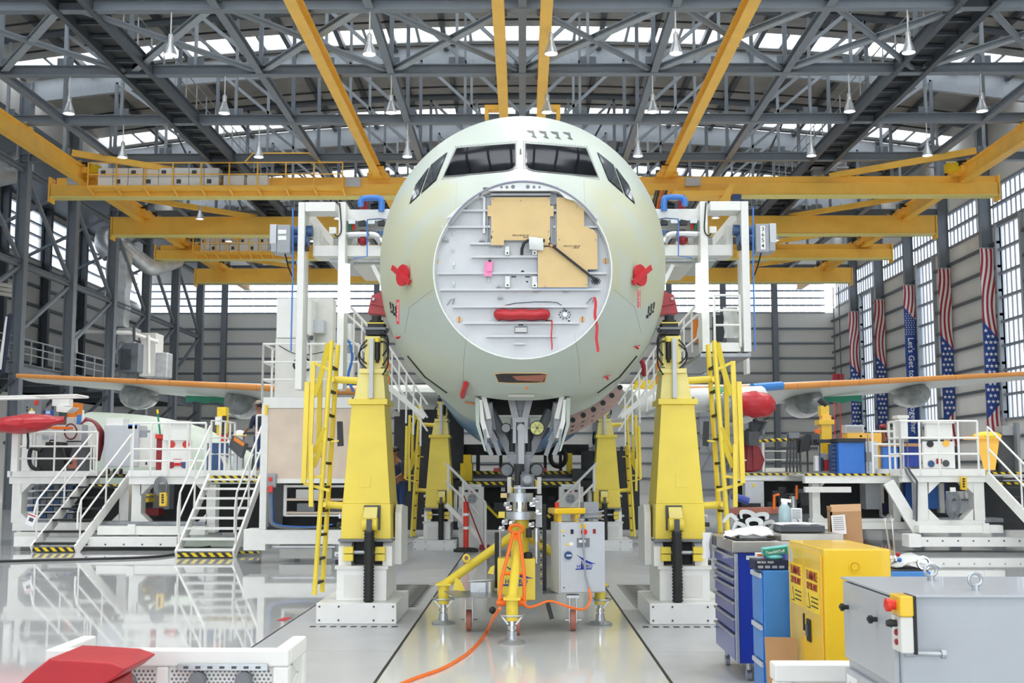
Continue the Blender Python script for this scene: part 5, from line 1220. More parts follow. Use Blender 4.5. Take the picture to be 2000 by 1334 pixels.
def skinned(name, nodes, edges, m, par, lvl=1):
    me = bpy.data.meshes.new(name); me.from_pydata([Vector(n[0]) for n in nodes], edges, [])
    o = bpy.data.objects.new(name, me); COL.objects.link(o); me.materials.append(MATS[m]); 
    if par: o.parent = par
    md = o.modifiers.new('skin', 'SKIN'); md.use_smooth_shade = True
    for i, n in enumerate(nodes):
        sv = me.skin_vertices[0].data[i]; r = n[1]; sv.radius = (r, r) if not hasattr(r, '__len__') else r; sv.use_root = (i == 0)
    sd = o.modifiers.new('sub', 'SUBSURF'); sd.levels = sd.render_levels = lvl
    return o
def person(label, loc, rz, shirt, pants, hat, stoop=.1, arm=.5, H=1.75):
    t = thing('person', label, 'person', loc, None, rz); k = H / 1.75
    V = lambda x, y, z: (x * k, y * k, z * k)
    fwd = -1                      # faces -Y
    sh_y = -stoop * .6; hd_y = -stoop
    N = [(V(0, 0, .95), (.15 * k, .11 * k)), (V(0, -stoop * .2, 1.12), (.14 * k, .10 * k)), (V(0, sh_y, 1.36), (.16 * k, .11 * k)), (V(0, hd_y, 1.5), .05 * k), (V(0, hd_y - .01, 1.56), .055 * k), (V(0, hd_y - .02, 1.64), (.078 * k, .095 * k)), (V(0, hd_y - .01, 1.73), (.05 * k, .06 * k))]
    E = [(0, 1), (1, 2), (2, 3), (3, 4), (4, 5), (5, 6)]
    def limb(start, pts):
        i = start
        for p, r in pts: N.append((V(*p), r * k if not hasattr(r, '__len__') else (r[0] * k, r[1] * k))); E.append((i, len(N) - 1)); i = len(N) - 1
        return i
    ends = {}
    for s in (-1, 1):
        hand = limb(2, [((s * .19, sh_y, 1.36), .06), ((s * .25, sh_y - .05, 1.12), .042), ((s * .23, sh_y - .05 - .25 * arm, .95 + .2 * arm), .034), ((s * .22, sh_y - .1 - .3 * arm, .9 + .2 * arm), (.04, .022))])
        for j in range(5):
            hx, hy, hz = s * .22, sh_y - .1 - .3 * arm, .9 + .2 * arm
            dx = (j - 1.5) * .02 if j < 4 else -s * .045
            limb(hand, [((hx + dx, hy - .03, hz - .05 if j < 4 else hz - .02), .009), ((hx + dx * 1.1, hy - .035, hz - (.085 if j < 4 else .05)), .008)])
        limb(0, [((s * .1, 0, .86), .095), ((s * .11, -.02, .5), .062), ((s * .11, .02, .1), .042), ((s * .11, -.06, .04), (.045, .03)), ((s * .11, -.15, .03), (.04, .02))])
    skinned('body', N, E, 'skin', t)
    S = [(V(0, 0, .93), (.165 * k, .125 * k)), (V(0, -stoop * .2, 1.12), (.155 * k, .115 * k)), (V(0, sh_y, 1.36), (.17 * k, .12 * k)), (V(0, hd_y * .9, 1.46), .07 * k)]; SE = [(0, 1), (1, 2), (2, 3)]
    for s in (-1, 1):
        i = len(S); S += [(V(s * .19, sh_y, 1.36), .075 * k), (V(s * .24, sh_y - .03, 1.2), .06 * k), (V(s * .25, sh_y - .05, 1.08), .055 * k)]; SE += [(2, i), (i, i + 1), (i + 1, i + 2)]
    skinned('shirt', S, SE, shirt, t)
    Pn = [(V(0, 0, .97), (.16 * k, .12 * k))]; PE = []
    for s in (-1, 1):
        i = len(Pn); Pn += [(V(s * .1, 0, .86), .105 * k), (V(s * .11, -.02, .5), .078 * k), (V(s * .11, .02, .1), .065 * k)]; PE += [(0, i), (i, i + 1), (i + 1, i + 2)]
    skinned('trousers', Pn, PE, pants, t)
    hy = (hd_y - .02) * k
    obj('hair', B().sph((0, hy + .012, 1.69 * k), (.088 * k, .105 * k, .085 * k), 12, 8), 'black', t, local=True)
    if hat: obj('cap', B().lathe([(.1 * k, 1.7 * k), (.098 * k, 1.75 * k), (.06 * k, 1.79 * k), (.01, 1.8 * k)], (0, hy, 0), 'Z', 14).prism([(-.07 * k, hy - .08 * k, 1.71 * k), (.07 * k, hy - .08 * k, 1.71 * k), (.05 * k, hy - .18 * k, 1.7 * k), (-.05 * k, hy - .18 * k, 1.7 * k)], (0, 0, .01)), hat, t, local=True)
    obj('nose', B().sph((0, hy - .095 * k, 1.62 * k), (.014, .02, .02), 8, 6), 'skin', t, local=True); obj('eyes', B().sph((-.03 * k, hy - .085 * k, 1.65 * k), .01, 8, 6).sph((.03 * k, hy - .085 * k, 1.65 * k), .01, 8, 6), 'black', t, local=True)
    obj('mouth', B().box((0, hy - .088 * k, 1.585 * k), (.045, .01, .008)), 'darkred', t, local=True)
    for s in (-1, 1): obj('ear', B().sph((s * .085 * k, hy, 1.635 * k), (.012, .025, .035), 8, 6), 'skin', t, local=True)
    return t

# ================================================================== jig gantries beside the nose
GY = 20.0
def gantry(s):
    side = 'mezzanine' if s < 0 else 'banner'
    g = thing('jig_gantry', 'white steel jig gantry with tall rectangular portal beside the fuselage, %s side' % side, 'gantry', (s * 3.4, GY, 0), 'white jig gantries')
    G = lambda px, py, Y=GY: (lambda p: Vector((p.x * s, p.y, p.z)))(at(px, py, Y))
    def gb(name, px0, py0, px1, py1, Y0_, Y1_, m='white', bev=.008):
        p, q = G(px0, py0, Y0_), G(px1, py1, Y0_)
        return obj(name, B().bx(p.x, q.x, Y0_, Y1_, q.z, p.z), m, g, bev=bev)
    low = 687 if s > 0 else 760
    gb('portal_post', 1367, 393, 1387, low, GY, GY + .45); gb('portal_post', 1447, 393, 1468, low, GY, GY + .45)
    gb('portal_beam', 1387, 393, 1447, 411, GY, GY + .45)
    if s > 0: gb('portal_sill', 1387, 669, 1447, 687, GY, GY + .45)
    for px in (1377, 1458): gb('rear_post', px - 7, 400, px + 7, 730, GY + 3.2, GY + 3.5, 'offwhite')
    for px in (1377, 1458):
        p = G(px, 404, GY); q = p.copy(); p.y = GY + .45; q.y = GY + 3.2; obj('top_rail', B().bar(p, q, .15, .2), 'white', g)
    # beams reaching to the fuselage
    gb('reach_beam', 1258, 408, 1368, 431, GY + .2, GY + .6); gb('reach_beam', 1268, 436, 1372, 449, GY + .5, GY + .8); gb('reach_beam', 1284, 478, 1430, 499, GY + .3, GY + .8)
    gb('reach_post', 1289, 408, 1296, 478, GY + .6, GY + .8); gb('reach_post', 1418, 440, 1432, 499, GY + .5, GY + .8); gb('reach_post', 1355, 440, 1364, 480, GY + .6, GY + .8)
    gb('under_tray', 1296, 503, 1400, 510, GY + .6, GY + 2.2, 'galv', 0)
    gb('under_beam', 1300, 512, 1352, 520, GY + .8, GY + 2.4, 'offwhite')
    # pipework
    pb = B(); pb.path(smooth([G(1297, 412, GY + .1), G(1297, 392, GY + .1), G(1303, 386, GY + .1), G(1330, 386, GY + .1), G(1337, 392, GY + .1), G(1337, 402, GY + .1)], 4), .055, 10); obj('blue_pipe', pb, 'pipeblue', g)
    obj('red_pipe', B().tube(G(1331, 382, GY + .3), G(1331, 412, GY + .3), .06, 10), 'darkred', g)
    obj('red_pipe', B().tube(G(1333, 449, GY + .35), G(1333, 470, GY + .35), .07, 10).sph(G(1333, 468, GY + .3), .1, 10, 7), 'darkred', g)
    obj('silver_pipe', B().path(smooth([G(1296, 474, GY + .25), G(1304, 462, GY + .25), G(1318, 457, GY + .25), G(1366, 458, GY + .25)], 4), .07, 10), 'chrome', g)
    obj('blue_pipe', B().tube(G(1298, 452, GY + .4), G(1298, 470, GY + .4), .09, 10).tube(G(1292, 470, GY + .4), G(1304, 470, GY + .4), .06, 10), 'pipeblue', g)
    for px in (1352, 1358): obj('valve_handle', B().tube(G(px, 448, GY + .2), G(px, 435, GY + .2), .028, 8), 'redplastic' if px < 1355 else 'green', g)
    for k in range(5): obj('fitting', B().box(G(1278 + 19 * k, 433 + 3 * (k % 2), GY + .15), (.12, .1, .07)).tube(G(1272 + 19 * k, 430, GY + .12), G(1284 + 19 * k, 432, GY + .12), .015, 6), 'dark' if k % 2 else 'galv', g)
    obj('air_line', B().path([G(1325, 428, GY + .1), G(1325, 500, GY + .1), G(1352, 503, GY + .1)], .012, 6), 'pipeblue', g)
    obj('air_line', B().path([G(1264, 432, GY + .1), G(1300, 426, GY + .1), G(1325, 428, GY + .1)], .01, 6), 'motorblue', g)
    obj('wire', B().path(smooth([G(1379, 395, GY - .03), G(1377, 420, GY - .05), G(1376, 450, GY - .05), G(1384, 461, GY - .05), G(1392, 450, GY - .03)], 4), .012, 6), 'rubber', g)
    gb('wire_box', 1386, 442, 1400, 455, GY - .08, GY, 'offwhite')
    # hoist
    gb('hoist_box', 1476, 437, 1503, 492, GY - .1, GY + .3, 'grey'); gb('hoist_box', 1503, 436, 1517, 474, GY - .1, GY + .35, 'lightgrey'); gb('hoist_box', 1503, 474, 1515, 490, GY - .1, GY + .3, 'grey')
    obj('hoist_motor', B().tube(G(1432, 450, GY + .2), G(1474, 452, GY + .2), .1, 14).tube(G(1440, 470, GY + .2), G(1474, 470, GY + .2), .13, 14), 'motorblue', g)
    obj('hoist_frame', B().bar(G(1440, 484, GY + .1), G(1480, 484, GY + .1), .1, .08), 'dark', g)
    obj('hoist_hook', B().tube(G(1446, 490, GY + .3), G(1446, 505, GY + .3), .05, 10), 'crane', g)
    obj('hoist_cable', B().path([G(1487, 492, GY), G(1480, 520, GY + .2), G(1470, 545, GY + .3)], .015, 6), 'rubber', g)
    if s > 0:
        for i, ch in enumerate('3654'): text('number', ch, .1, G(1490, 447.5 + 11 * i, GY - .104), FRONT, 'black', g); 
        gb('number_plate', 1485, 441, 1495, 487, GY - .102, GY - .1, 'paper', 0)
    else:
        for py in (447, 459): gb('warning_label', 1484, py, 1500, py + 8, GY - .105, GY - .1, 'paper', 0)
    obj('air_line', B().path([G(1471, 405, GY - .06), G(1471, 520, GY - .06), G(1474, 640, GY - .06), G(1475, 685, GY - .06)], .014, 6), 'pipeblue', g)
    # vertical tube light
    mat('tubeglow', 'FFFFFF', .4, emit=3.0) if 'tubeglow' not in MATS else None
    obj('tube_light', B().tube(G(1365, 515, GY - .05), G(1365, 610, GY - .05), .055, 12), 'tubeglow', g)
    obj('arm_plate', B().prism([G(1296, 545, GY + .4), G(1311, 515, GY + .4), G(1318, 518, GY + .4), G(1300, 555, GY + .4)], (0, .1, 0)), 'wrap', g)
    # basket
    if s > 0:
        a, c = G(1396, 664, GY - .02), G(1446, 664, GY - .02)
        h = G(1396, 577, GY).z - a.z
        railing(g, [a, c], h, (1, .66, .33), .02, .9)
        gb('dark_case', 1396, 615, 1414, 663, GY + .3, GY + .6, 'dark'); 
        rows = [[G(1414 + 7 * i + random.uniform(-2, 2), 600 + 12 * j, GY + .3 + random.uniform(-.06, .06)) for i in range(5)] for j in range(6)]
        obj('plastic_film', B().grid(rows, (0, .01, 0)), 'wrap', g)
        p = G(1368, 690, GY); q = G(1467, 690, GY); obj('platform_floor', B().bx(p.x, q.x, GY, GY + 3.6, p.z - .06, p.z), 'grate', g)
        obj('yellow_cabinet', B().bx(G(1343, 0, GY + 1).x, G(1358, 0, GY + 1).x, GY + 1, GY + 1.2, G(1350, 668, GY + 1).z, G(1350, 624, GY + 1).z), 'orangebox', g)
    # sloping access stair rails towards the fuselage
    for k in range(2):
        a = G(1320, 640 + 14 * k, GY + .9); c = G(1366, 590 + 22 * k, GY + .9); obj('stair_rail', B().tube(a, c, .022, 8), 'white', g)
    for k in range(4):
        f = k / 3; a = G(1320 + 46 * f, 640 - 50 * f, GY + .9); obj('stair_baluster', B().tube(a, a - Vector((0, 0, .75)), .018, 8), 'white', g)
    obj('stair_rail', B().path([G(1325, 690, GY + .9), G(1362, 660, GY + .9), G(1365, 640, GY + .9)], .022, 8), 'white', g)
    return g
gantry(1); gantry(-1)
# raised platform with the big white cabinet on the mezzanine side
PY = 23.3
wp = thing('work_platform', 'white raised work platform with bare plywood front and shelf cart bay below', 'platform', (-4.2, PY, 0))
def A(px, py, Y=PY): return at(px, py, Y)
def ab(name, x0, y0, x1, y1, Ya, Yb, m, par, bev=.006):
    p, q = A(x0, y0, Ya), A(x1, y1, Ya); return obj(name, B().bx(p.x, q.x, Ya, Yb, q.z, p.z), m, par, bev=bev)
ab('deck', 512, 776, 700, 797, PY, PY + 3.5, 'white', wp); ab('plywood_panel', 519, 798, 700, 935, PY + .02, PY + .06, 'ply', wp, 0)
ab('front_post', 511, 797, 519, 1034, PY, PY + .25, 'white', wp); ab('lower_rail', 540, 935, 700, 944, PY, PY + .2, 'white', wp)
ab('base_beam', 517, 1035, 690, 1063, PY, PY + .5, 'white', wp); ab('base_block', 476, 1034, 518, 1075, PY, PY + .6, 'white', wp)
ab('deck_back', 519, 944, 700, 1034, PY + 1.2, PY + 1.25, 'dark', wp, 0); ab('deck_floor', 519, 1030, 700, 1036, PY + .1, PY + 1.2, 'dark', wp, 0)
ab('inner_post', 523, 944, 552, 1030, PY + .6, PY + .8, 'darkgrey', wp)
railing(wp, [A(512, 776, PY), A(700, 776, PY)], A(600, 672, PY).z - A(600, 776, PY).z, (1, .66, .33), .022, 1.0)
railing(wp, [A(512, 776, PY), A(512, 776, PY) + Vector((0, 2.6, 0))], A(600, 672, PY).z - A(600, 776, PY).z, (1, .66, .33), .022, 1.0)
ab('socket_box', 522, 925, 538, 952, PY - .1, PY, 'grey', wp); ab('red_switch', 524, 932, 531, 940, PY - .14, PY - .1, 'redplastic', wp); ab('red_plug', 523, 949, 532, 962, PY - .16, PY - .08, 'redplastic', wp)
for k in range(4): obj('power_cable', B().path(smooth([A(525 + 2 * k, 962, PY - .1), A(526 + 2 * k, 1000, PY - .1), A(530 + 3 * k, 1024, PY - .1), A(560 + 15 * k, 1032 - k, PY - .05), A(620 + 10 * k, 1030 - 2 * k, PY - .05)], 4), .014, 6), 'midgrey' if k < 3 else 'blue', wp)
ab('yellow_marker', 517, 791, 522, 810, PY - .05, PY, 'yellow2', wp)
ab('floor_plinth', 546, 1064, 648, 1091, PY + .5, PY + 1.1, 'offwhite', wp); ab('strut_rail', 530, 1066, 655, 1070, PY + .35, PY + .4, 'galv', wp)
sh = thing('shelf_cart', 'white open shelf cart holding grey boxes under the plywood panel', 'cart', A(555, 1020, PY + .3))
for px in (556, 677): ab('upright', px - 2, 947, px + 3, 1008, PY + .3, PY + .36, 'white', sh)
for py, m in ((948, 'white'), (974, 'ply'), (1000, 'ply'), (1005, 'white')): ab('shelf', 556, py, 680, py + 4, PY + .3, PY + .8, m, sh)
for x0, y0, x1, y1, m in ((578, 956, 628, 974, 'offwhite'), (580, 983, 614, 1000, 'midgrey'), (640, 984, 668, 1000, 'darkgrey')): ab('storage_box', x0, y0, x1, y1, PY + .4, PY + .7, m, sh)
wc = thing('equipment_cabinet', 'tall white sheet metal cabinet standing on the raised plywood fronted platform', 'cabinet', A(575, 776, PY + 1))
Yc = PY + .9
ab('upper_body', 541, 583, 608, 660, Yc, Yc + .9, 'white', wc, .01); ab('lower_body', 538, 661, 608, 776, Yc, Yc + .9, 'offwhite', wc, .01)
ab('side_bay', 608, 583, 648, 776, Yc + .5, Yc + .9, 'offwhite', wc); ab('label', 582, 622, 591, 629, Yc - .01, Yc, 'black', wc, 0)
ab('vent_hood', 611, 624, 632, 650, Yc + .2, Yc + .5, 'lightgrey', wc); ab('hatch', 585, 705, 606, 724, Yc - .02, Yc, 'white', wc); ab('junction', 604, 655, 611, 664, Yc - .05, Yc, 'darkgrey', wc)
ab('wall_box', 666, 632, 686, 664, PY, PY + .3, 'white', wc); ab('duct_panel', 650, 690, 690, 745, Yc, Yc + .2, 'offwhite', wc)
obj('hose', B().path(smooth([A(605, 705, Yc - .08), A(590, 697, Yc - .08), A(576, 705, Yc - .08), A(575, 718, Yc - .08), A(590, 724, Yc - .08), A(610, 720, Yc - .08)], 4), .022, 8), 'rubber', wc)
obj('wire', B().path(smooth([A(545, 675, Yc - .03), A(580, 692, Yc - .05), A(620, 690, Yc - .05), A(655, 680, Yc - .05)], 4), .01, 6), 'rubber', wc); obj('wire', B().path(smooth([A(600, 653, Yc - .05), A(605, 680, Yc - .05), A(606, 702, Yc - .05)], 4), .018, 6), 'midgrey', wc)
obj('blue_hose', B().path(smooth([A(668, 640, PY), A(668, 662, PY), A(682, 668, PY), A(688, 700, PY), A(680, 735, PY), A(690, 765, PY)], 4), .028, 8), 'pipeblue', wc)
# open white lattice of dock stair beside the fuselage on both sides
for s in (-1, 1):
    d = thing('dock_stair', 'white lattice stair between tower and fuselage, %s side' % ('mezzanine' if s < 0 else 'banner'), 'stairs', (s * 3.2, 24, 0))
    D = lambda px, py, Y=24.0: (lambda p: Vector((p.x if s < 0 else -p.x, p.y, p.z)))(at(px, py, Y))
    for k in range(6):
        a = D(752 + 14 * k, 665 + 22 * k); obj('baluster', B().tube(a, a - Vector((0, 0, 1.0)), .02, 6), 'white', d)
    for k in range(3): obj('handrail', B().tube(D(745, 655 + 26 * k), D(835, 790 + 26 * k), .022, 6), 'white', d)
    obj('stringer', B().bar(D(745, 745), D(830, 815), .06, .1), 'white', d); obj('landing', B().bx(D(700, 0).x, D(770, 0).x, 24, 26, D(0, 805).z, D(0, 797).z), 'offwhite', d)
    obj('orange_guard', B().bx(D(748, 0).x, D(762, 0).x, 24.6, 24.7, D(0, 765).z, D(0, 692).z), 'orangebox', d)
    obj('support_post', B().bx(D(705, 0).x, D(712, 0).x, 24.6, 24.75, 0, D(0, 800).z), 'offwhite', d); obj('support_post', B().bx(D(760, 0).x, D(766, 0).x, 24.6, 24.75, 0, D(0, 800).z), 'offwhite', d)

# ================================================================== dock under the fuselage
DY = 30.5
dk = thing('assembly_dock', 'dark assembly dock with hazard striped edges seen under the fuselage belly', 'platform', (0, DY, 0))
def dbx(name, x0, y0, x1, y1, Ya, dep, m, par=dk, bev=0): return ab(name, x0, y0, x1, y1, Ya, Ya + dep, m, par, bev)
dbx('upper_deck', 880, 920, 1165, 934, DY, 3, 'darkgrey'); dbx('hazard_edge', 925, 920, 986, 926, DY - .04, .04, 'hazard'); dbx('hazard_edge', 1055, 920, 1120, 926, DY - .04, .04, 'hazard')
dbx('lower_deck', 890, 940, 1160, 952, DY - 1.4, 1.4, 'dark'); dbx('hazard_edge', 915, 941, 988, 947, DY - 1.44, .04, 'hazard'); dbx('hazard_edge', 1056, 941, 1130, 947, DY - 1.44, .04, 'hazard')
dbx('belly_cradle', 905, 868, 1150, 888, DY + 1.5, 1.5, 'dark'); dbx('cradle_post', 930, 888, 937, 922, DY + 1, .2, 'dark'); dbx('cradle_post', 975, 888, 981, 922, DY + 1, .2, 'dark'); dbx('cradle_post', 1062, 888, 1068, 922, DY + 1, .2, 'dark'); dbx('cradle_post', 1092, 888, 1098, 922, DY + 1, .2, 'dark')
dbx('cradle_rail', 937, 907, 975, 909, DY + 1, .05, 'dark')
dbx('yellow_block', 899, 905, 922, 950, DY - .6, .6, 'yellow2'); dbx('yellow_block', 905, 888, 920, 905, DY - .4, .5, 'yellow2'); dbx('yellow_post', 1107, 885, 1118, 922, DY + .3, .3, 'yellow2'); dbx('yellow_block', 1118, 915, 1136, 950, DY - .6, .6, 'darkgrey')
for px in (970, 1060): dbx('red_box', px - 6, 914, px + 7, 921, DY - .1, .1, 'redplastic')
dbx('darkening_sheet', 880, 950, 1165, 1035, DY + .5, .1, 'black'); dbx('darkening_sheet', 770, 800, 905, 1035, DY + 1.2, .1, 'dark'); dbx('darkening_sheet', 1135, 880, 1250, 1035, DY + 1.2, .1, 'dark')  # dark sheets added so the space behind and under the dock reads darker
for px in (955, 1090): obj('diagonal_brace', B().bar(A(px - 40 * (1 if px < 1000 else -1), 950, DY - 1.3), A(px + 20 * (1 if px < 1000 else -1), 1010, DY - 1.3), .08, .1), 'hazard', dk)
obj('cable_drum', B().path([A(1090 + 15 * math.cos(a), 893 + 18 * math.sin(a), DY - .2) for a in [2 * PI * k / 20 for k in range(20)]], .06, 8, True), 'black', dk)
for k in range(14):
    px = random.uniform(885, 1160); py = random.uniform(952, 1030)
    obj('machine_part', B().box(A(px, py, DY + .2), (random.uniform(.1, .35), .3, random.uniform(.08, .3))), random.choice(['darkgrey', 'dark', 'galv', 'dark']), dk)
for s in (-1, 1):
    mx_ = lambda x: 1018 + s * (x - 1018)
    pn = thing('dock_console', 'grey white control console with round dial in the dock pit, %s side' % ('mezzanine' if s < 0 else 'banner'), 'console', at(mx_(1115), 1040, DY - 3), 'dock control consoles')
    def pb_(name, x0, y0, x1, y1, Ya, dep, m): 
        xa, xb = sorted((mx_(x0), mx_(x1))); return ab(name, xa, y0, xb, y1, Ya, Ya + dep, m, pn, 0)
    YQ = DY - 3
    pb_('housing', 1092, 951, 1140, 1069.7, YQ, .5, 'offwhite'); pb_('cap', 1096, 946, 1134, 952, YQ + .05, .4, 'white')
    c = at(mx_(1114), 974, YQ - .02); obj('dial', B().tube(c, c + Vector((0, .03, 0)), .11, 20), 'grey', pn); 
    for k in range(4): q = c + Vector((.06 * math.cos(k * PI / 2 + .7), -.006, .06 * math.sin(k * PI / 2 + .7))); obj('dial_bolt', B().tube(q, q + Vector((0, .008, 0)), .012, 8), 'dark', pn)
    pb_('red_plate', 1111, 957, 1116, 962, YQ - .02, .02, 'redplastic'); pb_('screen', 1102, 956, 1109, 961, YQ - .02, .02, 'dark'); pb_('screen', 1122, 957, 1130, 961, YQ - .02, .02, 'dark')
    pb_('side_box', 1122, 993, 1142, 1030, YQ - .1, .3, 'lightgrey')
    st = thing('pit_stair', 'thin grey handrail stair down into the dock pit, %s side' % ('mezzanine' if s < 0 else 'banner'), 'stairs', at(mx_(1130), 1040, YQ - .8), 'pit stairs')
    P = lambda x, y: at(mx_(x), y, YQ - .8)
    for a, c2 in (((1165, 905), (1088, 982)), ((1165, 940), (1100, 1005))): obj('handrail', B().tube(P(*a), P(*c2), .03, 8), 'offwhite', st)
    for x, ya, yb in ((1131, 940, 1010), (1088, 982, 1074), (1160, 910, 960)): obj('rail_post', B().tube(P(x, ya), P(x, yb), .03, 8), 'offwhite', st)
    obj('stringer', B().bar(P(1165, 985), P(1095, 1055), .06, .1), 'offwhite', st)
bol = thing('traffic_post', 'orange traffic delineator post with white bands on black base', 'post', atz(910, 1078, .0))
c = atz(910, 1078, 0); zt = at(912, 980, c.y).z
obj('base', B().lathe([(.28, 0), (.28, .05), (.2, .09), (.06, .1)], c, 'Z', 16), 'black', bol); obj('tube', B().tube(c + Vector((0, 0, .08)), c + Vector((0, 0, zt)), .06, 14), 'redplastic', bol)
for f in (.45, .72): obj('reflective_band', B().tube(c + Vector((0, 0, zt * f)), c + Vector((0, 0, zt * f + .06)), .062, 14), 'paper', bol)
tag(obj('broom', B().tube(atz(946, 1076, .04) + Vector((0, .3, 0)), at(906, 968, 26.4), .016, 8).bx(atz(946, 1076, 0).x - .12, atz(946, 1076, 0).x + .12, atz(946, 1076, 0).y + .25, atz(946, 1076, 0).y + .35, 0, .12), 'darkred'), 'dark red handled broom leaning behind the orange post', 'broom')
person('worker in navy overalls standing in the dock behind the fuselage, banner side', (at(1172, 900, 29.5).x, 29.5, 1.35), .6, 'navy', 'navy', None, .1)
person('worker in dark blue clothes behind the first ladder, mezzanine side', (at(828, 900, 26).x - .75, 28.3, .6), -.8, 'navy', 'jeans', None, .15)
tag(obj('yellow_cover_sheet', B().grid([[at(1240 + 11 * i + random.uniform(-3, 3), 742 + 9 * j + random.uniform(-3, 3), 26.5 + .05 * random.random()) for i in range(6)] for j in range(3)], (0, .15, 0)), 'yellow2'), 'crumpled yellow sheet lying by the wing root', 'sheet')
tag(obj('red_strap', B().path(smooth([at(1246, 700, 24), at(1253, 706, 24), at(1257, 716, 24), at(1258, 735, 24)], 4), .05, 8), 'darkred'), 'dark red sling hanging behind the fuselage, banner side', 'sling')
# ================================================================== side platform, mezzanine side
LY, LY2 = 27.4, 28.8
lp = thing('side_platform', 'long white steel side platform with railings on the mezzanine side', 'platform', (-8.5, LY, 0), 'white side platforms')
def lb(name, x0, y0, x1, y1, Ya, dep, m, par, bev=.006): return ab(name, x0, y0, x1, y1, Ya, Ya + dep, m, par, bev)
lb('deck', 14, 920, 190, 932, LY2, 2.5, 'white', lp); lb('fascia', 18, 932, 190, 945, LY2 + .05, .2, 'white', lp)
lb('deck', 250, 919, 500, 931, LY, 3.5, 'white', lp); lb('fascia', 252, 931, 405, 946, LY + .04, .2, 'white', lp); lb('hazard_edge', 407, 929, 510, 942, LY - .02, .03, 'hazard', lp, 0)
lb('deck', 185, 926, 260, 932, LY2 + 1.0, 2, 'dark', lp, 0); lb('hazard_edge', 198, 927, 255, 931, LY2 + .95, .04, 'hazard', lp, 0); lb('hazard_edge', 181, 946, 240, 951, LY2 - .1, .04, 'hazard', lp, 0)
# leg frame with chamfered opening
def frame_leg(par, x0, x1, y0, y1, Y, flip=1, w1=16, w2=20):
    P = lambda x, y: at(x, y, Y)
    out = [P(x0, y0), P(x1, y0), P(x1, y1), P(x0, y1)]
    for a, c in ((( x0, y0), (x0 + w1, y1 - w1)), ((x1 - w1, y0), (x1, y1 - w1))):
        p, q = P(*a), P(*c); obj('leg', B().bx(p.x, q.x, Y, Y + .35, q.z, p.z), 'white', par, bev=.006)
    p, q = P(x0, y1 - w1), P(x1, y1); obj('sill', B().bx(p.x, q.x, Y, Y + .35, q.z, p.z), 'white', par, bev=.006)
    for xc, yc, dx, dy in ((x0 + w1, y0, 1, 1), (x1 - w1, y0, -1, 1), (x0 + w1, y1 - w1, 1, -1), (x1 - w1, y1 - w1, -1, -1)):
        tri = [P(xc, yc), P(xc + dx * w2, yc), P(xc, yc + dy * w2)]
        obj('corner_plate', B().prism(tri, (0, .35, 0)), 'white', par)
frame_leg(lp, 24, 250, 945, 1037, LY2); frame_leg(lp, 258, 420, 946, 1040, LY + .3, 1, 16, 22)
lb('base_beam', 190, 1028, 400, 1045, LY - .3, .3, 'white', lp); lb('floor_sill', 27, 1049, 345, 1068, LY - .55, .25, 'white', lp); lb('upper_sill', 27, 1040, 345, 1050, LY, .3, 'offwhite', lp)
lb('joint_plate', 249, 1024, 263, 1044, LY - .36, .06, 'white', lp)
for k in range(8): lb('bolt', 60 + 36 * k, 1062, 63 + 36 * k, 1065, LY - .56, .01, 'darkgrey', lp, 0)
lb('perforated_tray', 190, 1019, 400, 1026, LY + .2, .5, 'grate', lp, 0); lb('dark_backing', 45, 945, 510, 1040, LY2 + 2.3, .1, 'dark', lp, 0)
for k in range(4): lb('foot_block', 60 + 95 * k, 1045, 80 + 95 * k, 1055, LY - .2, .3, 'offwhite', lp)
railing(lp, [at(22, 920, LY2), at(188, 920, LY2)], .95, (1.0, .63, .32), .022, .95); railing(lp, [at(22, 920, LY2), at(22, 920, LY2) + Vector((0, 2.2, 0))], .95, (1.0, .63, .32), .022, 1.1)
railing(lp, [at(258, 919, LY), at(400, 919, LY)], 1.1, (1.0, .45, .2), .024, .45); railing(lp, [at(400, 919, LY) + Vector((.1, .1, 0)), at(428, 919, LY), at(428, 919, LY) + Vector((0, 1.4, 0))], 1.15, (1.0, .66, .33), .022, .4)
railing(lp, [at(499, 925, LY), at(513, 925, LY)], 1.35, (1.0, .7, .35), .022, .3)
s1 = thing('access_stair', 'white stair with black treads and warning card on its rail', 'stairs', at(100, 1076, 26.2), 'white access stairs')
stairs(s1, (at(62, 1072, 26.3).x, 26.3, .02), (at(180, 935, 29).x, 29.0, 1.72), (at(148, 1072, 26.3).x - at(62, 1072, 26.3).x, 0, 0), 7, 'white', 'black')
c = at(61, 1015, 26.1); obj('warning_card', B().box(c, (.2, .01, .26), Matrix.Rotation(.35, 3, 'Y')), 'paper', s1); obj('card_heading', B().box(c + Vector((.02, -.007, .09)), (.17, .004, .025), Matrix.Rotation(.35, 3, 'Y')), 'redtag', s1); obj('card_print', B().box(c + Vector((0, -.007, 0)), (.1, .004, .08), Matrix.Rotation(.35, 3, 'Y')), 'darkgrey', s1)
s2 = thing('access_stair', 'white stair with white treads beside the plywood fronted platform', 'stairs', at(400, 1088, 24.8), 'white access stairs')
stairs(s2, (at(344, 1088, 24.7).x, 24.7, .02), (at(410, 938, 27.3).x, 27.3, 1.66), (at(456, 1088, 24.7).x - at(344, 1088, 24.7).x, 0, 0), 8, 'white', 'white', railh=1.15)
lb('floor_kick', 462, 1077, 505, 1081, 25.4, .05, 'hazard', lp, 0)
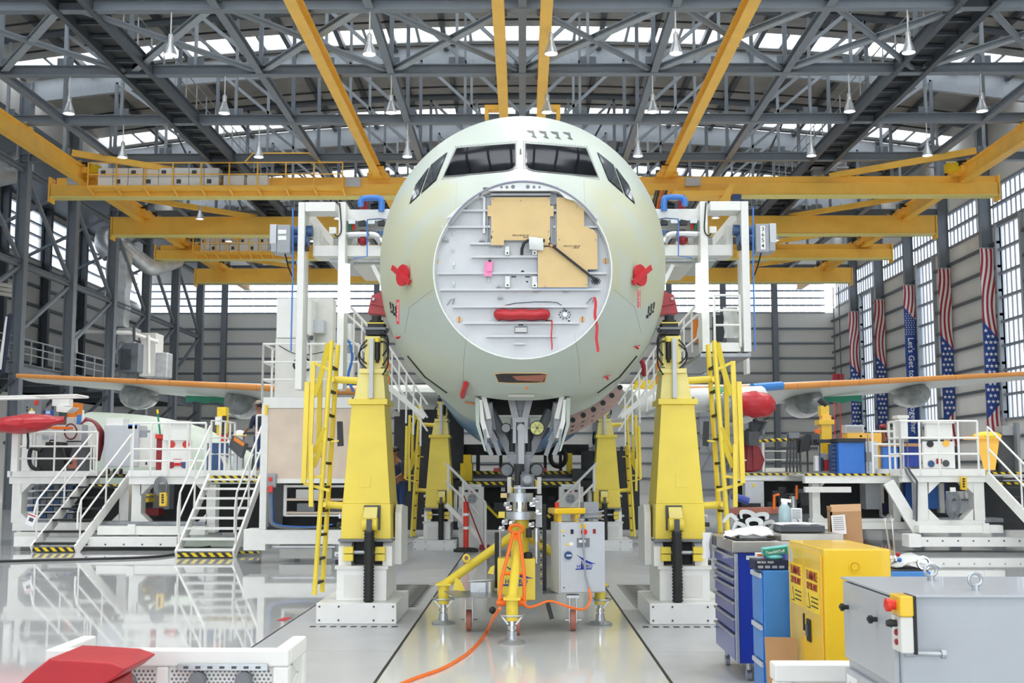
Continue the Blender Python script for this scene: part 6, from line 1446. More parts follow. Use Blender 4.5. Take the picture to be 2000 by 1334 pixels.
# equipment on the platform
DK = 1.70
def onp(label, name, cat, px, Y, group=None): return thing(name, label, cat, (at(px, 920, Y).x, Y, at(px, 920, Y).z), group)
t = onp('black wheeled industrial vacuum cleaner with hose on the mezzanine side platform', 'vacuum_cleaner', 'vacuum', 92, 29.6)
lb('tank', 72, 872, 126, 920, 29.6, .6, 'rubber', t, .05); lb('motor_head', 88, 863, 118, 873, 29.65, .5, 'dark', t, .03); obj('hose', B().path(smooth([at(80, 880, 29.5), at(62, 876, 29.5), at(57, 895, 29.5), at(62, 912, 29.5), at(78, 918, 29.5)], 5), .05, 10), 'black', t); obj('wand', B().path(smooth([at(112, 870, 29.5), at(120, 872, 29.5), at(128, 895, 29.5), at(140, 905, 29.5)], 4), .04, 8), 'black', t); obj('handle', B().path([at(96, 866, 29.6), at(98, 860, 29.6), at(108, 860, 29.6), at(110, 866, 29.6)], .02, 6), 'black', t)
t = onp('dark grey slanted box beside the vacuum cleaner', 'machine_box', 'box', 150, 29.7); obj('body', B().prism([at(126, 920, 29.7), at(168, 920, 29.7), at(168, 870, 29.7), at(142, 872, 29.7)], (0, .5, 0)), 'darkgrey', t, bev=.02); obj('panel', B().prism([at(130, 915, 29.69), at(150, 915, 29.69), at(150, 880, 29.69)], (0, .01, 0)), 'rust', t)
t = onp('white panelled machine enclosure behind the vacuum cleaner', 'machine_enclosure', 'machine', 100, 30.6); lb('body', 45, 830, 170, 920, 30.6, .5, 'white', t); lb('sloped_top', 130, 815, 165, 832, 30.7, .3, 'offwhite', t)
for x, y in ((82, 850), (98, 850)): lb('socket_plate', x, y, x + 13, y + 9, 30.58, .02, 'lightgrey', t); lb('logo_strip', 130, 861, 160, 863, 30.58, .02, 'darkgrey', t)
obj('wire_loop', B().path([at(138 + 12 * math.cos(a), 843 + 15 * math.sin(a), 30.5) for a in [2 * PI * k / 18 for k in range(18)]], .02, 6, True), 'hose', t)
t = onp('grey electrical box with red isolator and yellow triangle above the red cover', 'electrical_box', 'electrical box', 64, 29.9); lb('body', 47, 780, 80, 814, 29.9, .3, 'midgrey', t); lb('switch_plate', 67, 782, 74, 791, 29.88, .02, 'redplastic', t); obj('triangle', B().prism([at(58, 803, 29.88), at(66, 803, 29.88), at(62, 796, 29.88)], (0, .01, 0)), 'yellow2', t); lb('notice', 56, 803, 68, 808, 29.88, .01, 'paper', t, 0); lb('stand_post', 60, 814, 66, 920, 29.95, .08, 'white', t)
for y in (794, 800): lb('button', 51, y, 54, y + 3, 29.88, .02, 'black', t, 0)
t = onp('small blue bin box next to the grey electrical box', 'parts_bin', 'bin', 94, 29.9); lb('body', 88, 801, 99, 815, 29.9, .2, 'blue', t); lb('label', 90, 803, 97, 808, 29.89, .01, 'lightgrey', t, 0); lb('hanger', 84, 802, 88, 806, 29.9, .05, 'dark', t)
t = onp('white hooded lamp arm above the railing left of the orange cabinet', 'extraction_hood', 'hood', 122, 30); obj('hood', B().prism([at(110, 792, 29.9), at(142, 795, 29.9), at(130, 806, 29.9), at(110, 804, 29.9)], (0, .5, 0)), 'white', t, bev=.01); lb('housing', 102, 779, 134, 793, 30.1, .3, 'white', t); lb('post', 101, 780, 103, 830, 30.2, .04, 'darkgrey', t)
t = onp('orange metal locker behind the white hood', 'orange_locker', 'locker', 141, 30.8); lb('body', 132, 787, 150, 829, 30.8, .4, 'orangebox', t); lb('shelf', 98, 833, 131, 838, 29.6, .4, 'orange', t); lb('door_edge', 134, 789, 148, 827, 30.78, .02, 'orangebox', t); lb('blue_front', 150, 810, 157, 828, 30.6, .2, 'skyblue', t)
t = onp('white rolling cylinder post beside the orange locker', 'post_stand', 'post', 162, 30.2); lb('tube', 159, 812, 165, 830, 30.2, .1, 'white', t, .02); lb('cap', 160.5, 801, 163.5, 812, 30.22, .05, 'white', t); lb('column', 160, 830, 166, 920, 30.2, .1, 'steellight', t)
t = onp('thick bundle of dark red hoses bent over the railing', 'hose_bundle', 'hose', 180, 29.2)
for k in range(9):
    o_ = k * 1.6; obj('hose', B().path(smooth([at(158 + o_ * .5, 828 - o_ * .4, 29.1 + .05 * k), at(170, 821 - o_ * .3, 29.1 + .05 * k), at(184 + o_ * .4, 826, 29.1 + .05 * k), at(193 + o_ * .7, 845, 29.1 + .05 * k), at(191 + o_ * .8, 868, 29.1 + .05 * k), at(187 + o_ * .5, 900, 29.1 + .05 * k)], 4), .025, 7), 'hose', t)
t = onp('light grey upright machine cabinet on black casters', 'machine_cabinet', 'cabinet', 234, 29.2)
lb('body', 204, 830, 268, 912, 29.2, .7, 'lightgrey', t, .02); lb('top_unit', 208, 817, 240, 831, 29.3, .5, 'white', t); lb('slot_band', 208, 829, 240, 833, 29.27, .03, 'white', t); lb('latch', 220, 830, 224, 836, 29.25, .03, 'black', t); lb('control_box', 272, 840, 288, 855, 29.3, .2, 'grey', t); lb('blue_cap', 250, 829, 268, 838, 29.2, .2, 'blue', t)
lb('side_panel', 268, 845, 300, 913, 29.3, .6, 'offwhite', t); lb('door_handle', 284, 901, 287, 908, 29.28, .02, 'dark', t)
for px in (209, 222, 234): c = at(px, 921, 29.2); obj('caster', B().tube(c, c + Vector((.05, 0, 0)), .07, 12), 'black', t)
t = onp('white rack panel with round holes showing red and blue behind the railing', 'rack_panel', 'rack', 345, 28.0)
lb('upper_panel', 319, 824, 369, 860, 28.0, .15, 'white', t); lb('lower_panel', 317, 860, 371, 919, 28.1, .15, 'white', t); lb('top_cap', 324, 822, 368, 828, 27.95, .25, 'offwhite', t)
for px, py, m in ((335, 868, 'redplastic'), (363, 868, 'redplastic'), (334, 908, 'darkred'), (360, 908, 'motorblue')): c = at(px, py, 28.08); obj('round_hole', B().tube(c, c + Vector((0, .02, 0)), .085, 16), m, t)
lb('notice', 338, 897, 354, 910, 28.06, .02, 'redtag', t, 0); lb('notice_edge', 340, 899, 352, 904, 28.05, .01, 'paper', t, 0)
t = onp('red and black floor scrubber with green broom handle', 'floor_scrubber', 'cleaner', 310, 28.6); lb('head', 303, 848, 316, 857, 28.5, .2, 'redplastic', t, .02); lb('body', 306, 857, 316, 918, 28.6, .2, 'darkred', t); obj('green_handle', B().tube(at(313, 850, 28.5), at(308, 808, 28.5), .022, 8), 'green', t); obj('yellow_grip', B().tube(at(308, 808, 28.5), at(307.3, 800, 28.5), .028, 8), 'yellow2', t)
t = onp('dark grey tilted control panel by the worker on the platform', 'operator_console', 'console', 462, 28.2); obj('housing', B().prism([at(446, 873, 28.2), at(454, 850, 28.2), at(480, 866, 28.2), at(470, 895, 28.2)], (0, .3, 0)), 'darkgrey', t, bev=.01); obj('screen', B().prism([at(458, 853, 28.18), at(478, 866, 28.18), at(475, 872, 28.18), at(456, 860, 28.18)], (0, .01, 0)), 'orangebox', t); lb('pedestal', 456, 885, 462, 920, 28.3, .1, 'galv', t)
obj('chute', B().prism([at(430, 890, 28.4), at(438, 893, 28.4), at(452, 922, 28.4), at(443, 925, 28.4)], (0, .3, 0)), 'wrap', t)
t = onp('yellow and red hoist pillar behind the stair head', 'hoist_pillar', 'pillar', 432, 30.5); lb('column', 424, 795, 440, 850, 30.5, .3, 'yellow2', t); lb('red_band', 430, 846, 439, 862, 30.45, .3, 'redplastic', t); lb('blue_rack', 405, 865, 445, 925, 30.6, .3, 'motorblue', t); lb('dark_cable', 434, 812, 441, 850, 30.4, .05, 'dark', t); lb('drive_box', 420, 814, 432, 830, 30.3, .2, 'white', t)
t = onp('white hard hat resting on a crate by the tilted panel', 'hard_hat', 'hat', 468, 29.5); obj('shell', B().lathe([(.17, 0), (.16, .04), (.12, .11), (.03, .14)], at(468, 851, 29.5), 'Z', 16), 'white', t); obj('brim', B().lathe([(.2, -.01), (.2, .005), (.16, .01)], at(468, 851, 29.5), 'Z', 16), 'yellow2', t); lb('crate_post', 463, 851, 473, 915, 29.45, .2, 'galv', t)
person('worker in navy shirt, jeans and beige cap standing beside the plywood platform', (at(508, 925, 28.6).x, 28.6, 1.74), -2.2, 'navy', 'jeans', 'capbeige', .08, .6, 1.72)
# under the platform
t = thing('cable_coil', 'coil of grey cable hanging from the mezzanine side platform', 'cable', at(314, 955, LY - .1))
for k in range(7): obj('loop', B().path([at(314 + (13 - .7 * k) * math.cos(a) + k * .4, 950 + (19 - k) * math.sin(a) + k * .5, LY - .1 - .02 * k) for a in [2 * PI * j / 16 for j in range(16)]], .014, 6, True), 'midgrey', t)
t = thing('crane_pendant', 'yellow push button pendant hanging below the grey cable coil', 'pendant', at(317, 990, LY - .2)); lb('body', 311, 962, 324, 989, LY - .25, .12, 'cabyellow', t, .02); obj('grip', B().path([at(320, 964, LY - .2), at(326, 970, LY - .2), at(325, 988, LY - .2)], .012, 6), 'yellow2', t)
for k in range(4): lb('button', 315, 965 + 5 * k, 319, 968 + 5 * k, LY - .28, .03, 'dark', t, 0)
t = thing('yellow_stacking_box', 'yellow open stacking box under the platform', 'bin', at(275, 985, 29)); lb('body', 259, 972, 290, 981, 29.0, .5, 'yellow2', t); lb('lip', 258, 966, 292, 969, 28.95, .6, 'yellow2', t); lb('end_wall', 259, 967, 265, 975, 29.0, .5, 'yellow2', t)
t = thing('grey_carton', 'grey white cartons stacked behind the yellow box', 'carton', at(265, 990, 29.6)); 
for k in range(3): lb('carton', 258, 946 + 9 * k, 280 + 4 * k, 954 + 9 * k, 29.6, .4, 'offwhite' if k % 2 else 'lightgrey', t)
lb('red_tray', 262, 993, 310, 1007, 29.4, .4, 'darkred', t); lb('white_bin', 300, 945, 330, 995, 29.8, .4, 'grey', t)
t = thing('bin_shelf', 'shelf rack full of small grey blue bins under the platform', 'shelf', at(90, 1025, 30)); lb('back', 50, 945, 145, 1022, 30.6, .05, 'lightgrey', t, 0)
for r in range(5):
    lb('shelf', 50, 957 + 14 * r, 145, 959 + 14 * r, 30.1, .5, 'white', t, 0)
    for k in range(7): lb('bin', 53 + 13 * k, 948 + 14 * r, 64 + 13 * k, 957 + 14 * r, 30.15, .4, 'midgrey' if (k + r) % 3 else 'motorblue', t, 0)
t = thing('red_machine_cover', 'large red fabric cover draped over a machine arm by the railing', 'cover', at(60, 846, 27.6))
rows = []
for i in range(15):
    u = i / 14; x = -14 + 140 * u; th = (11 + 12 * math.sin(PI * min(1, u * 1.15)) ** .6) * (1 if u < .8 else .75); mid = 830 - 10 * u ** 2 + (2 if u < .1 else 0)
    rows.append([at(x + 2 * math.sin(3 * a), mid + th * .8 * math.sin(a) + 1.6 * math.sin(5 * a + i), 27.8 + .42 * math.cos(a)) for a in [2 * PI * k / 16 for k in range(16)]])
obj('drape', B().grid(rows, closed_u=True), 'red', t); obj('strap', B().path([at(54, 846, 27.6), at(55, 862, 27.6), at(54, 877, 27.6)], .03, 6), 'black', t)
obj('support_arm', B().tube(at(0, 833, 27.9), at(122, 822, 27.9), .06, 8), 'white', t); lb('stand', 24, 840, 33, 921, 28.0, .12, 'white', t)
tag(obj('overhead_rail', B().path([at(-30, 776, 29), at(150, 772, 29), at(172, 776, 29.4)], .03, 8).path([at(-30, 780, 28.6), at(172, 776, 29.4)], .03, 8), 'white'), 'thin white overhead rail above the red cover', 'rail')
tag(obj('floor_cable', B().path(smooth([atz(-40, 1098, .02), atz(60, 1095, .02), atz(180, 1092, .02), atz(280, 1089, .02), atz(335, 1084, .02), atz(380, 1073, .02), atz(410, 1068, .02)], 5), .03, 8), 'black'), 'thick black cable lying on the shiny floor by the stairs', 'cable')
tag(obj('floor_label', B().prism([atz(540, 1212, .002), atz(556, 1206, .002), atz(571, 1206, .002), atz(556, 1213, .002)], (0, 0, .002)), 'redtag'), 'small red and white sticker on the shiny floor', 'sticker')
# pale green fuselage section waiting behind
b = B(); rows = []
for i in range(25):
    u = i / 24; r = 1.9 * math.sin(PI * (.5 + .5 * min(1, u * 1.0))) ** .35 if False else 1.95 * (1 - (u ** 3) * .75)
    rows.append([(-17.3 + 6.6 * u, 47 + .9 * r * math.cos(a), 2.15 + r * math.sin(a) - .25 * u) for a in [2 * PI * k / 28 for k in range(28)]])
rf = thing('fuselage_section', 'pale green bare fuselage section lying behind the mezzanine side platform', 'fuselage', (-13, 47, 0))
mat('hullgreen', 'BFCBBE', .4, var=.05, scale=1.0); obj('shell', b.grid(rows, closed_u=True), 'hullgreen', rf); obj('end_frame', B().tube((-17.4, 47, 2.15), (-17.3, 47, 2.15), 1.9, 28), 'grey', rf); obj('cradle', B().bx(-16.5, -11.5, 46.4, 47.6, 0, .6), 'steeldark', rf)
# tail fin tip of another aircraft
tf = thing('tail_tip', 'dark blue and white wing tip fence of another aircraft at the frame edge', 'wing tip', at(8, 700, 45)); obj('fin', B().prism([at(-12, 735, 45), at(4, 728, 45), at(20, 612, 45), at(13, 616, 45)], (0, .25, 0)), 'navy', tf); obj('white_edge', B().prism([at(-4, 720, 44.95), at(2, 722, 44.95), at(14, 618, 44.95), at(11, 618, 44.95)], (0, .04, 0)), 'white', tf)

# ================================================================== side platform, banner side
RY = 27.0
rp = thing('side_platform', 'long white steel side platform with railings on the banner side', 'platform', (10, RY, 0), 'white side platforms')
lb('deck', 1439, 924, 1572, 930, RY + 2.6, 3, 'offwhite', rp); lb('hazard_edge', 1439, 924, 1572, 928, RY + 2.57, .03, 'hazard', rp, 0); lb('fascia', 1439, 929, 1580, 939, RY + 2.6, .2, 'white', rp)
lb('deck', 1572, 926, 1760, 931, RY + .8, 4, 'white', rp); lb('hazard_edge', 1572, 925, 1760, 929, RY + .77, .03, 'hazard', rp, 0); lb('fascia', 1572, 930, 1762, 944, RY + .8, .25, 'white', rp)
lb('deck', 1758, 916, 1925, 930, RY, 4, 'white', rp); lb('fascia', 1762, 930, 1935, 942, RY + .04, .25, 'white', rp)
lb('deck', 1925, 924, 2080, 930, RY + .8, 4, 'white', rp); lb('hazard_edge', 1925, 922, 2080, 926, RY + .77, .03, 'hazard', rp, 0); lb('hazard_edge', 1945, 942, 2060, 946, RY + .6, .03, 'hazard', rp, 0)
frame_leg(rp, 1790, 1925, 942, 1040, RY + .1, 1, 24, 22); frame_leg(rp, 1586, 1760, 944, 1030, RY + 1.2, 1, 17, 8)
obj('diagonal_brace', B().bar(at(1735, 942, RY + .3), at(1795, 1042, RY + .2), .22, .25), 'white', rp, bev=.006)
lb('base_beam', 1795, 1026, 1960, 1041, RY - .2, .3, 'white', rp); lb('base_beam', 1590, 1020, 1795, 1034, RY + .9, .3, 'offwhite', rp); lb('floor_sill', 1776, 1050, 2080, 1068, RY - .45, .3, 'white', rp); lb('floor_block', 1775, 1044, 1800, 1069, RY - .5, .5, 'white', rp)
for k in range(8): lb('bolt', 1810 + 30 * k, 1055, 1813 + 30 * k, 1058, RY - .46, .01, 'darkgrey', rp, 0)
lb('joint_plate', 1920, 1022, 1933, 1042, RY - .25, .05, 'white', rp); lb('hanging_beam', 1573, 951, 1663, 962, RY + .6, .2, 'offwhite', rp)
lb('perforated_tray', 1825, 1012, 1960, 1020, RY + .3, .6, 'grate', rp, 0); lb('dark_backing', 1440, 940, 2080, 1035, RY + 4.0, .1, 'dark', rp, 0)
obj('conduit', B().path([at(1768, 915, RY - .05), at(1772, 925, RY - .05), at(1785, 945, RY - .05), at(1785, 1015, RY - .05)], .025, 8), 'midgrey', rp); obj('conduit', B().path([at(1773, 912, RY - .08), at(1778, 922, RY - .08), at(1791, 940, RY - .08), at(1790, 1018, RY - .08)], .025, 8), 'darkgrey', rp)
railing(rp, [at(1760, 917, RY), at(1912, 917, RY)], 1.1, (1.0, .65, .32), .024, .42); railing(rp, [at(1706, 926, RY + .85), at(1760, 926, RY + .85)], 1.0, (1.0, .7, .42), .022, .5)
railing(rp, [at(1760, 917, RY), at(1760, 917, RY) + Vector((0, .8, 0))], 1.1, (1.0, .65, .32), .024, .5)
s3 = thing('access_stair', 'white stair at the banner side platform running out of the frame edge', 'stairs', at(2010, 1060, 26), 'white access stairs')
stairs(s3, (at(2075, 1088, 24.7).x, 24.7, .02), (at(1928, 940, 27.0).x, 27.0, 1.68), (1.15, .55, 0), 8, 'white', 'dark', railh=1.1)
def cabobj(label, name, cat, x0, y0, x1, y1, Y, dep, m, extra=()):
    t = thing(name, label, cat, at((x0 + x1) / 2, y1, Y)); lb('body', x0, y0, x1, y1, Y, dep, m, t, .012)
    for e in extra: lb(*e[:5], e[5], e[6], e[7], t, .003)
    return t
t = cabobj('bright blue tool cabinet with dark top on the banner side platform', 'tool_cabinet', 'cabinet', 1637, 864, 1690, 925, 28.6, .7, 'blue', [('worktop', 1636, 856, 1691, 864, 28.55, .8, 'dark'), ('drawer_side', 1625, 867, 1637, 924, 28.8, .4, 'motorblue')])
for k in range(7): lb('drawer_line', 1625, 870 + 8 * k, 1637, 872 + 8 * k, 28.78, .02, 'navy', t, 0)
cabobj('grey cabinet standing between blue and yellow cabinets', 'grey_locker', 'locker', 1690, 862, 1716, 925, 28.8, .6, 'lightgrey', [('pipe_stand', 1695, 848, 1699, 920, 28.6, .06, 'galv'), ('clamp', 1692, 883, 1703, 902, 28.55, .1, 'midgrey')])
cabobj('yellow cabinet behind the platform railing', 'yellow_locker', 'locker', 1704, 846, 1724, 916, 29.8, .5, 'crane', [('top_panel', 1655, 846, 1722, 856, 29.9, .3, 'crane')])
cabobj('low blue cabinet with wooden top behind the railing', 'work_bench', 'bench', 1724, 872, 1755, 916, 29.6, .6, 'blue', [('wooden_top', 1722, 866, 1800, 872, 29.55, .8, 'card'), ('blue_front', 1760, 872, 1796, 912, 29.7, .4, 'deepblue')])
t = cabobj('white rack panel with round holes behind the banner side railing', 'rack_panel', 'rack', 1809, 824, 1861, 858, 27.8, .15, 'white', [('lower_panel', 1803, 862, 1866, 915, 27.85, .1, 'white'), ('top_cap', 1808, 820, 1864, 827, 27.75, .25, 'offwhite'), ('notice', 1829, 896, 1840, 906, 27.82, .02, 'darkred')])
for px, py, m in ((1817, 867, 'dark'), (1848, 866, 'crane'), (1819, 906, 'motorblue'), (1848, 905, 'darkgrey')): c = at(px, py, 27.83); obj('round_hole', B().tube(c, c + Vector((0, .02, 0)), .08, 16), m, t)
cabobj('narrow white post box at the corner of the banner side railing', 'post_box', 'box', 1755, 815, 1774, 856, 27.3, .3, 'white', [('cap', 1753, 811, 1776, 817, 27.25, .4, 'offwhite'), ('post', 1762, 856, 1767, 916, 27.4, .08, 'galv'), ('post', 1772, 856, 1775, 916, 27.4, .05, 'midgrey')])
t = thing('wheeled_bin', 'orange plastic wheeled bin behind the stair rail', 'bin', at(1930, 920, 28.8)); obj('body', B().add([at(x, y, 28.8 + dy) for dy, m0 in ((0, 0), (.6, 1)) for x, y in ((1906, 858), (1952, 858), (1944, 918), (1922, 918))], [(0, 1, 2, 3), (7, 6, 5, 4), (0, 4, 5, 1), (1, 5, 6, 2), (2, 6, 7, 3), (3, 7, 4, 0)]), 'crane', t); lb('rim', 1902, 851, 1956, 858, 28.75, .7, 'crane', t); obj('bag', B().sph(at(1928, 852, 29), (.35, .3, .12), 12, 8), 'yellow2', t)
cabobj('dark grey machine by the orange bin at the frame edge', 'pump_unit', 'machine', 1945, 845, 1990, 922, 29.2, .6, 'darkgrey', [('head', 1958, 832, 1994, 850, 29.1, .5, 'grey'), ('leg', 1950, 905, 1956, 930, 29.1, .1, 'black'), ('column', 1985, 825, 1996, 930, 28.9, .2, 'steel')])
t = thing('red_machine_cover', 'dark red vinyl cover standing on the banner side platform near the tower', 'cover', at(1465, 922, 30.0)); P = [(1436, 922), (1438, 880), (1455, 857), (1468, 864), (1484, 872), (1494, 898), (1488, 918), (1470, 922)]
rows = [[at(x, y, 29.8) for x, y in P], [at(x * .8 + 1465 * .2, y, 29.65) for x, y in P], [at(1465, 900, 29.6) for x, y in P]]
obj('drape', B().prism([at(x, y, 29.8) for x, y in P], (0, .6, 0)), 'darkred', t, bev=.05)
for k in range(3): obj('fold', B().bar(at(1452 + 10 * k, 866 + 2 * k, 29.78), at(1446 + 14 * k, 918, 29.78), .06, .05, (0, 1, 0)), 'darkred', t)
obj('print', B().prism([at(1440, 895, 29.77), at(1460, 898, 29.77), at(1462, 901, 29.77), at(1441, 899, 29.77)], (0, .01, 0)), 'paper', t)
t = thing('red_pylon_cover', 'glossy red padded cover on the engine pylon below the banner side wing', 'cover', at(1478, 815, 28.6)); rows = []
for i in range(11):
    u = i / 10; x = 1440 + 74 * u; hh = 26 * (math.sin(PI * (.12 + .80 * u)) ** .5) * (1 if i not in (0, 10) else .7); c = 788 + 4 * u
    rows.append([at(x + 1.5 * math.sin(4 * a + i), c + hh * math.sin(a) + 1.2 * math.sin(3 * a + 2 * i), 28.4 + .35 * math.cos(a) * (hh / 26)) for a in [2 * PI * k / 18 for k in range(18)]])
for e in (0, -1): m_ = sum((Vector(p) for p in rows[e]), Vector()) / 18; rows = ([[m_] * 18] + rows) if e == 0 else rows + [[m_] * 18]
obj('padding', B().grid(rows, closed_u=True), 'red', t)
tag(obj('clear_plastic_hood', B().sph(at(1425, 795, 29.2), (.45, .4, .4), 14, 9), 'plastic'), 'grey plastic shrouded pipework inboard of the red pylon cover', 'shroud')
t = thing('tripod_stand', 'grey folded tripod stands grouped on the platform', 'stand', at(1550, 922, 29.6))
for k in range(5): obj('leg', B().tube(at(1540 + 5 * k, 850, 29.6), at(1536 + 7 * k, 922, 29.6), .03, 8), 'darkgrey', t)
lb('head', 1541, 845, 1562, 856, 29.5, .25, 'midgrey', t)
t = thing('camera_monitor', 'black hooded monitor on a stand beside the tripods', 'monitor', at(1575, 922, 29.4)); obj('hood', B().prism([at(1562, 884, 29.4), at(1564, 860, 29.4), at(1576, 847, 29.4), at(1584, 850, 29.4), at(1582, 880, 29.4)], (0, .4, 0)), 'black', t); lb('post', 1576, 880, 1580, 922, 29.5, .06, 'dark', t); lb('screen_frame', 1584, 848, 1602, 870, 29.5, .2, 'darkgrey', t)
t = thing('work_table', 'dark work table with tools under the yellow pillar', 'table', at(1615, 922, 29.2)); lb('top', 1596, 858, 1660, 864, 29.1, .8, 'dark', t); 
for px in (1600, 1655): lb('leg', px, 864, px + 4, 922, 29.2, .06, 'motorblue', t)
for k in range(5): lb('tool', 1592 + 9 * k, 890 + 4 * (k % 3), 1600 + 9 * k, 920, 29.3, .2, ['paper', 'dark', 'red', 'wrap', 'grey'][k], t)
t = thing('yellow_press', 'yellow machine pillar with stepped head on the banner side platform', 'machine', at(1614, 922, 30.2)); lb('column', 1604, 820, 1626, 885, 30.2, .4, 'cabyellow', t); lb('head', 1600, 820, 1630, 829, 30.15, .5, 'cabyellow', t); lb('upper_head', 1603, 792, 1620, 812, 30.25, .3, 'cabyellow', t); lb('neck', 1606, 811, 1624, 821, 30.2, .3, 'crane', t); lb('probe', 1592, 838, 1603, 846, 30.2, .1, 'orange', t); obj('boom', B().tube(at(1613, 792, 30.3), at(1600, 780, 30.3), .08, 8), 'dark', t)
for x0, lab in ((1629, 'taller of the two red mast posts'), (1640, 'red mast post next to the striped banner')):
    t = thing('mast_post', lab + ' near the back wall', 'mast', at(x0, 983.6, 62)); lb('red_section', x0, 735, x0 + 7, 983.6, 62, .2, 'redplastic', t); lb('black_section', x0 - 1, 560, x0 + 4, 735, 62, .2, 'black', t); lb('collar', x0 - 1, 730, x0 + 9, 742, 61.95, .3, 'darkred', t)
person('worker in dark clothes and cap bent over the blue cabinet on the banner side platform', (at(1716, 925, 31).x, 31, 1.3), .3, 'navy', 'navy', 'darkred', .25, .8, 1.65)
person('worker in dark blue shirt sitting low behind the wooden bench', (at(1738, 925, 31.5).x, 31.5, .75), -.3, 'navy', 'jeans', None, .15, .7, 1.7)
cabobj('grey electronics unit on the yellow cabinet near the worker', 'electronics_unit', 'instrument', 1651, 830, 1688, 846, 30.0, .4, 'lightgrey', [('front', 1654, 833, 1685, 843, 29.98, .02, 'grey'), ('red_display', 1679, 850, 1684, 854, 29.9, .02, 'redplastic'), ('base', 1655, 846, 1690, 857, 29.95, .5, 'crane')])
t = thing('crane_pendant', 'yellow push button pendant on the banner side platform edge', 'pendant', at(1884, 955, RY - .2)); lb('body', 1877, 931, 1890, 957, RY - .2, .12, 'cabyellow', t, .02)
for k in range(4): lb('button', 1881, 934 + 5 * k, 1885, 937 + 5 * k, RY - .23, .03, 'dark', t, 0)
t = thing('cable_coil', 'tangle of grey cable hanging under the banner side platform', 'cable', at(1862, 1000, RY - .05)); lb('tie_plate', 1856, 952, 1867, 961, RY - .1, .04, 'paper', t)
for k in range(8): obj('loop', B().path([at(1862 + (15 - 1.2 * k) * math.cos(a) + 1.5 * math.sin(k), 985 + (28 - 2 * k) * math.sin(a), RY - .06 - .02 * k) for a in [2 * PI * j / 16 for j in range(16)]], .012, 6, True), 'midgrey', t)
cabobj('tall blue cabinet below the banner side platform', 'under_deck_cabinet', 'cabinet', 1811, 944, 1834, 994, 28.6, .5, 'blue', [('white_post', 1834, 944, 1846, 1002, 28.5, .2, 'offwhite'), ('edge', 1846, 944, 1849, 1002, 28.55, .1, 'blue')])
cabobj('white bins behind the hanging grey cable', 'storage_rack', 'rack', 1846, 960, 1905, 1003, 29.3, .5, 'lightgrey', [('shelf', 1846, 975, 1905, 978, 29.25, .5, 'midgrey'), ('bin', 1885, 962, 1903, 974, 29.2, .3, 'white'), ('bin', 1866, 962, 1882, 974, 29.2, .3, 'offwhite')])
cabobj('blue and grey locker between the platform legs', 'under_deck_locker', 'locker', 1690, 944, 1720, 995, 29.2, .5, 'lightgrey', [('side', 1720, 944, 1728, 1010, 29.1, .2, 'offwhite'), ('inner_panel', 1740, 944, 1776, 1000, 29.6, .2, 'grey'), ('blue_door', 1768, 944, 1786, 1000, 29.3, .2, 'blue'), ('blue_base', 1725, 983, 1750, 1006, 29.0, .2, 'navy')])
cabobj('grey electrical cabinet with yellow triangle under the banner side platform', 'switch_cabinet', 'cabinet', 1455, 940, 1493, 990, 29.5, .4, 'lightgrey', [('triangle', 1470, 945, 1475, 951, 29.48, .02, 'yellow2'), ('socket_strip', 1450, 983, 1486, 991, 29.4, .1, 'black')])
t = thing('pipe_rack', 'orange brown copper pipes running along the floor under the platform', 'pipes', at(1480, 1000, 28.8))
for k in range(4): obj('pipe', B().tube(at(1425, 994 + 3 * k, 28.8), at(1525, 992 + 3 * k, 28.8), .03, 8), 'rust', t)
obj('riser', B().path([at(1512, 995, 28.7), at(1512, 968, 28.7), at(1522, 966, 28.7)], .035, 8), 'orange', t); obj('valve_stem', B().tube(at(1556, 975, 28.7), at(1556, 948, 28.7), .03, 8), 'orange', t)
tag(obj('blue_tube', B().tube(at(1430, 968, 28.4), at(1462, 979, 28.4), .09, 12), 'deepblue'), 'short dark blue tube under the banner side platform', 'tube')
t = thing('pump_machine', 'dark pump machine with pipe fittings beneath the hanging beam', 'machine', at(1545, 1010, 29.4))
for k in range(12): obj('casting', B().box(at(1510 + 6.5 * k + random.uniform(-3, 3), 955 + random.uniform(0, 45), 29.4 + .1 * (k % 3)), (random.uniform(.15, .35), .3, random.uniform(.15, .4))), random.choice(['dark', 'darkgrey', 'midgrey', 'black']), t)
c = at(1549, 985, 29.2); obj('flange', B().lathe([(.08, 0), (.2, .02), (.2, .06), (.1, .1), (.1, .4)], c - Vector((0, 0, .2)), 'Z', 14), 'galv', t); lb('plinth', 1500, 1003, 1580, 1030, 29.3, .5, 'midgrey', t)
tag(obj('striped_rope', B().path([at(1435, 860, 31), at(1480, 862, 31), at(1520, 859, 31), at(1600, 861, 31)], .04, 8), 'hazard'), 'yellow black striped rope strung behind the dark red cover', 'rope')
cabobj('white shelving and rails behind the dark red cover', 'white_barrier', 'barrier', 1495, 914, 1560, 922, 32, .3, 'white', [('rail', 1495, 880, 1560, 882, 32, .05, 'white'), ('rail', 1495, 897, 1560, 899, 32, .05, 'white'), ('post', 1488, 860, 1494, 922, 32, .06, 'white')])
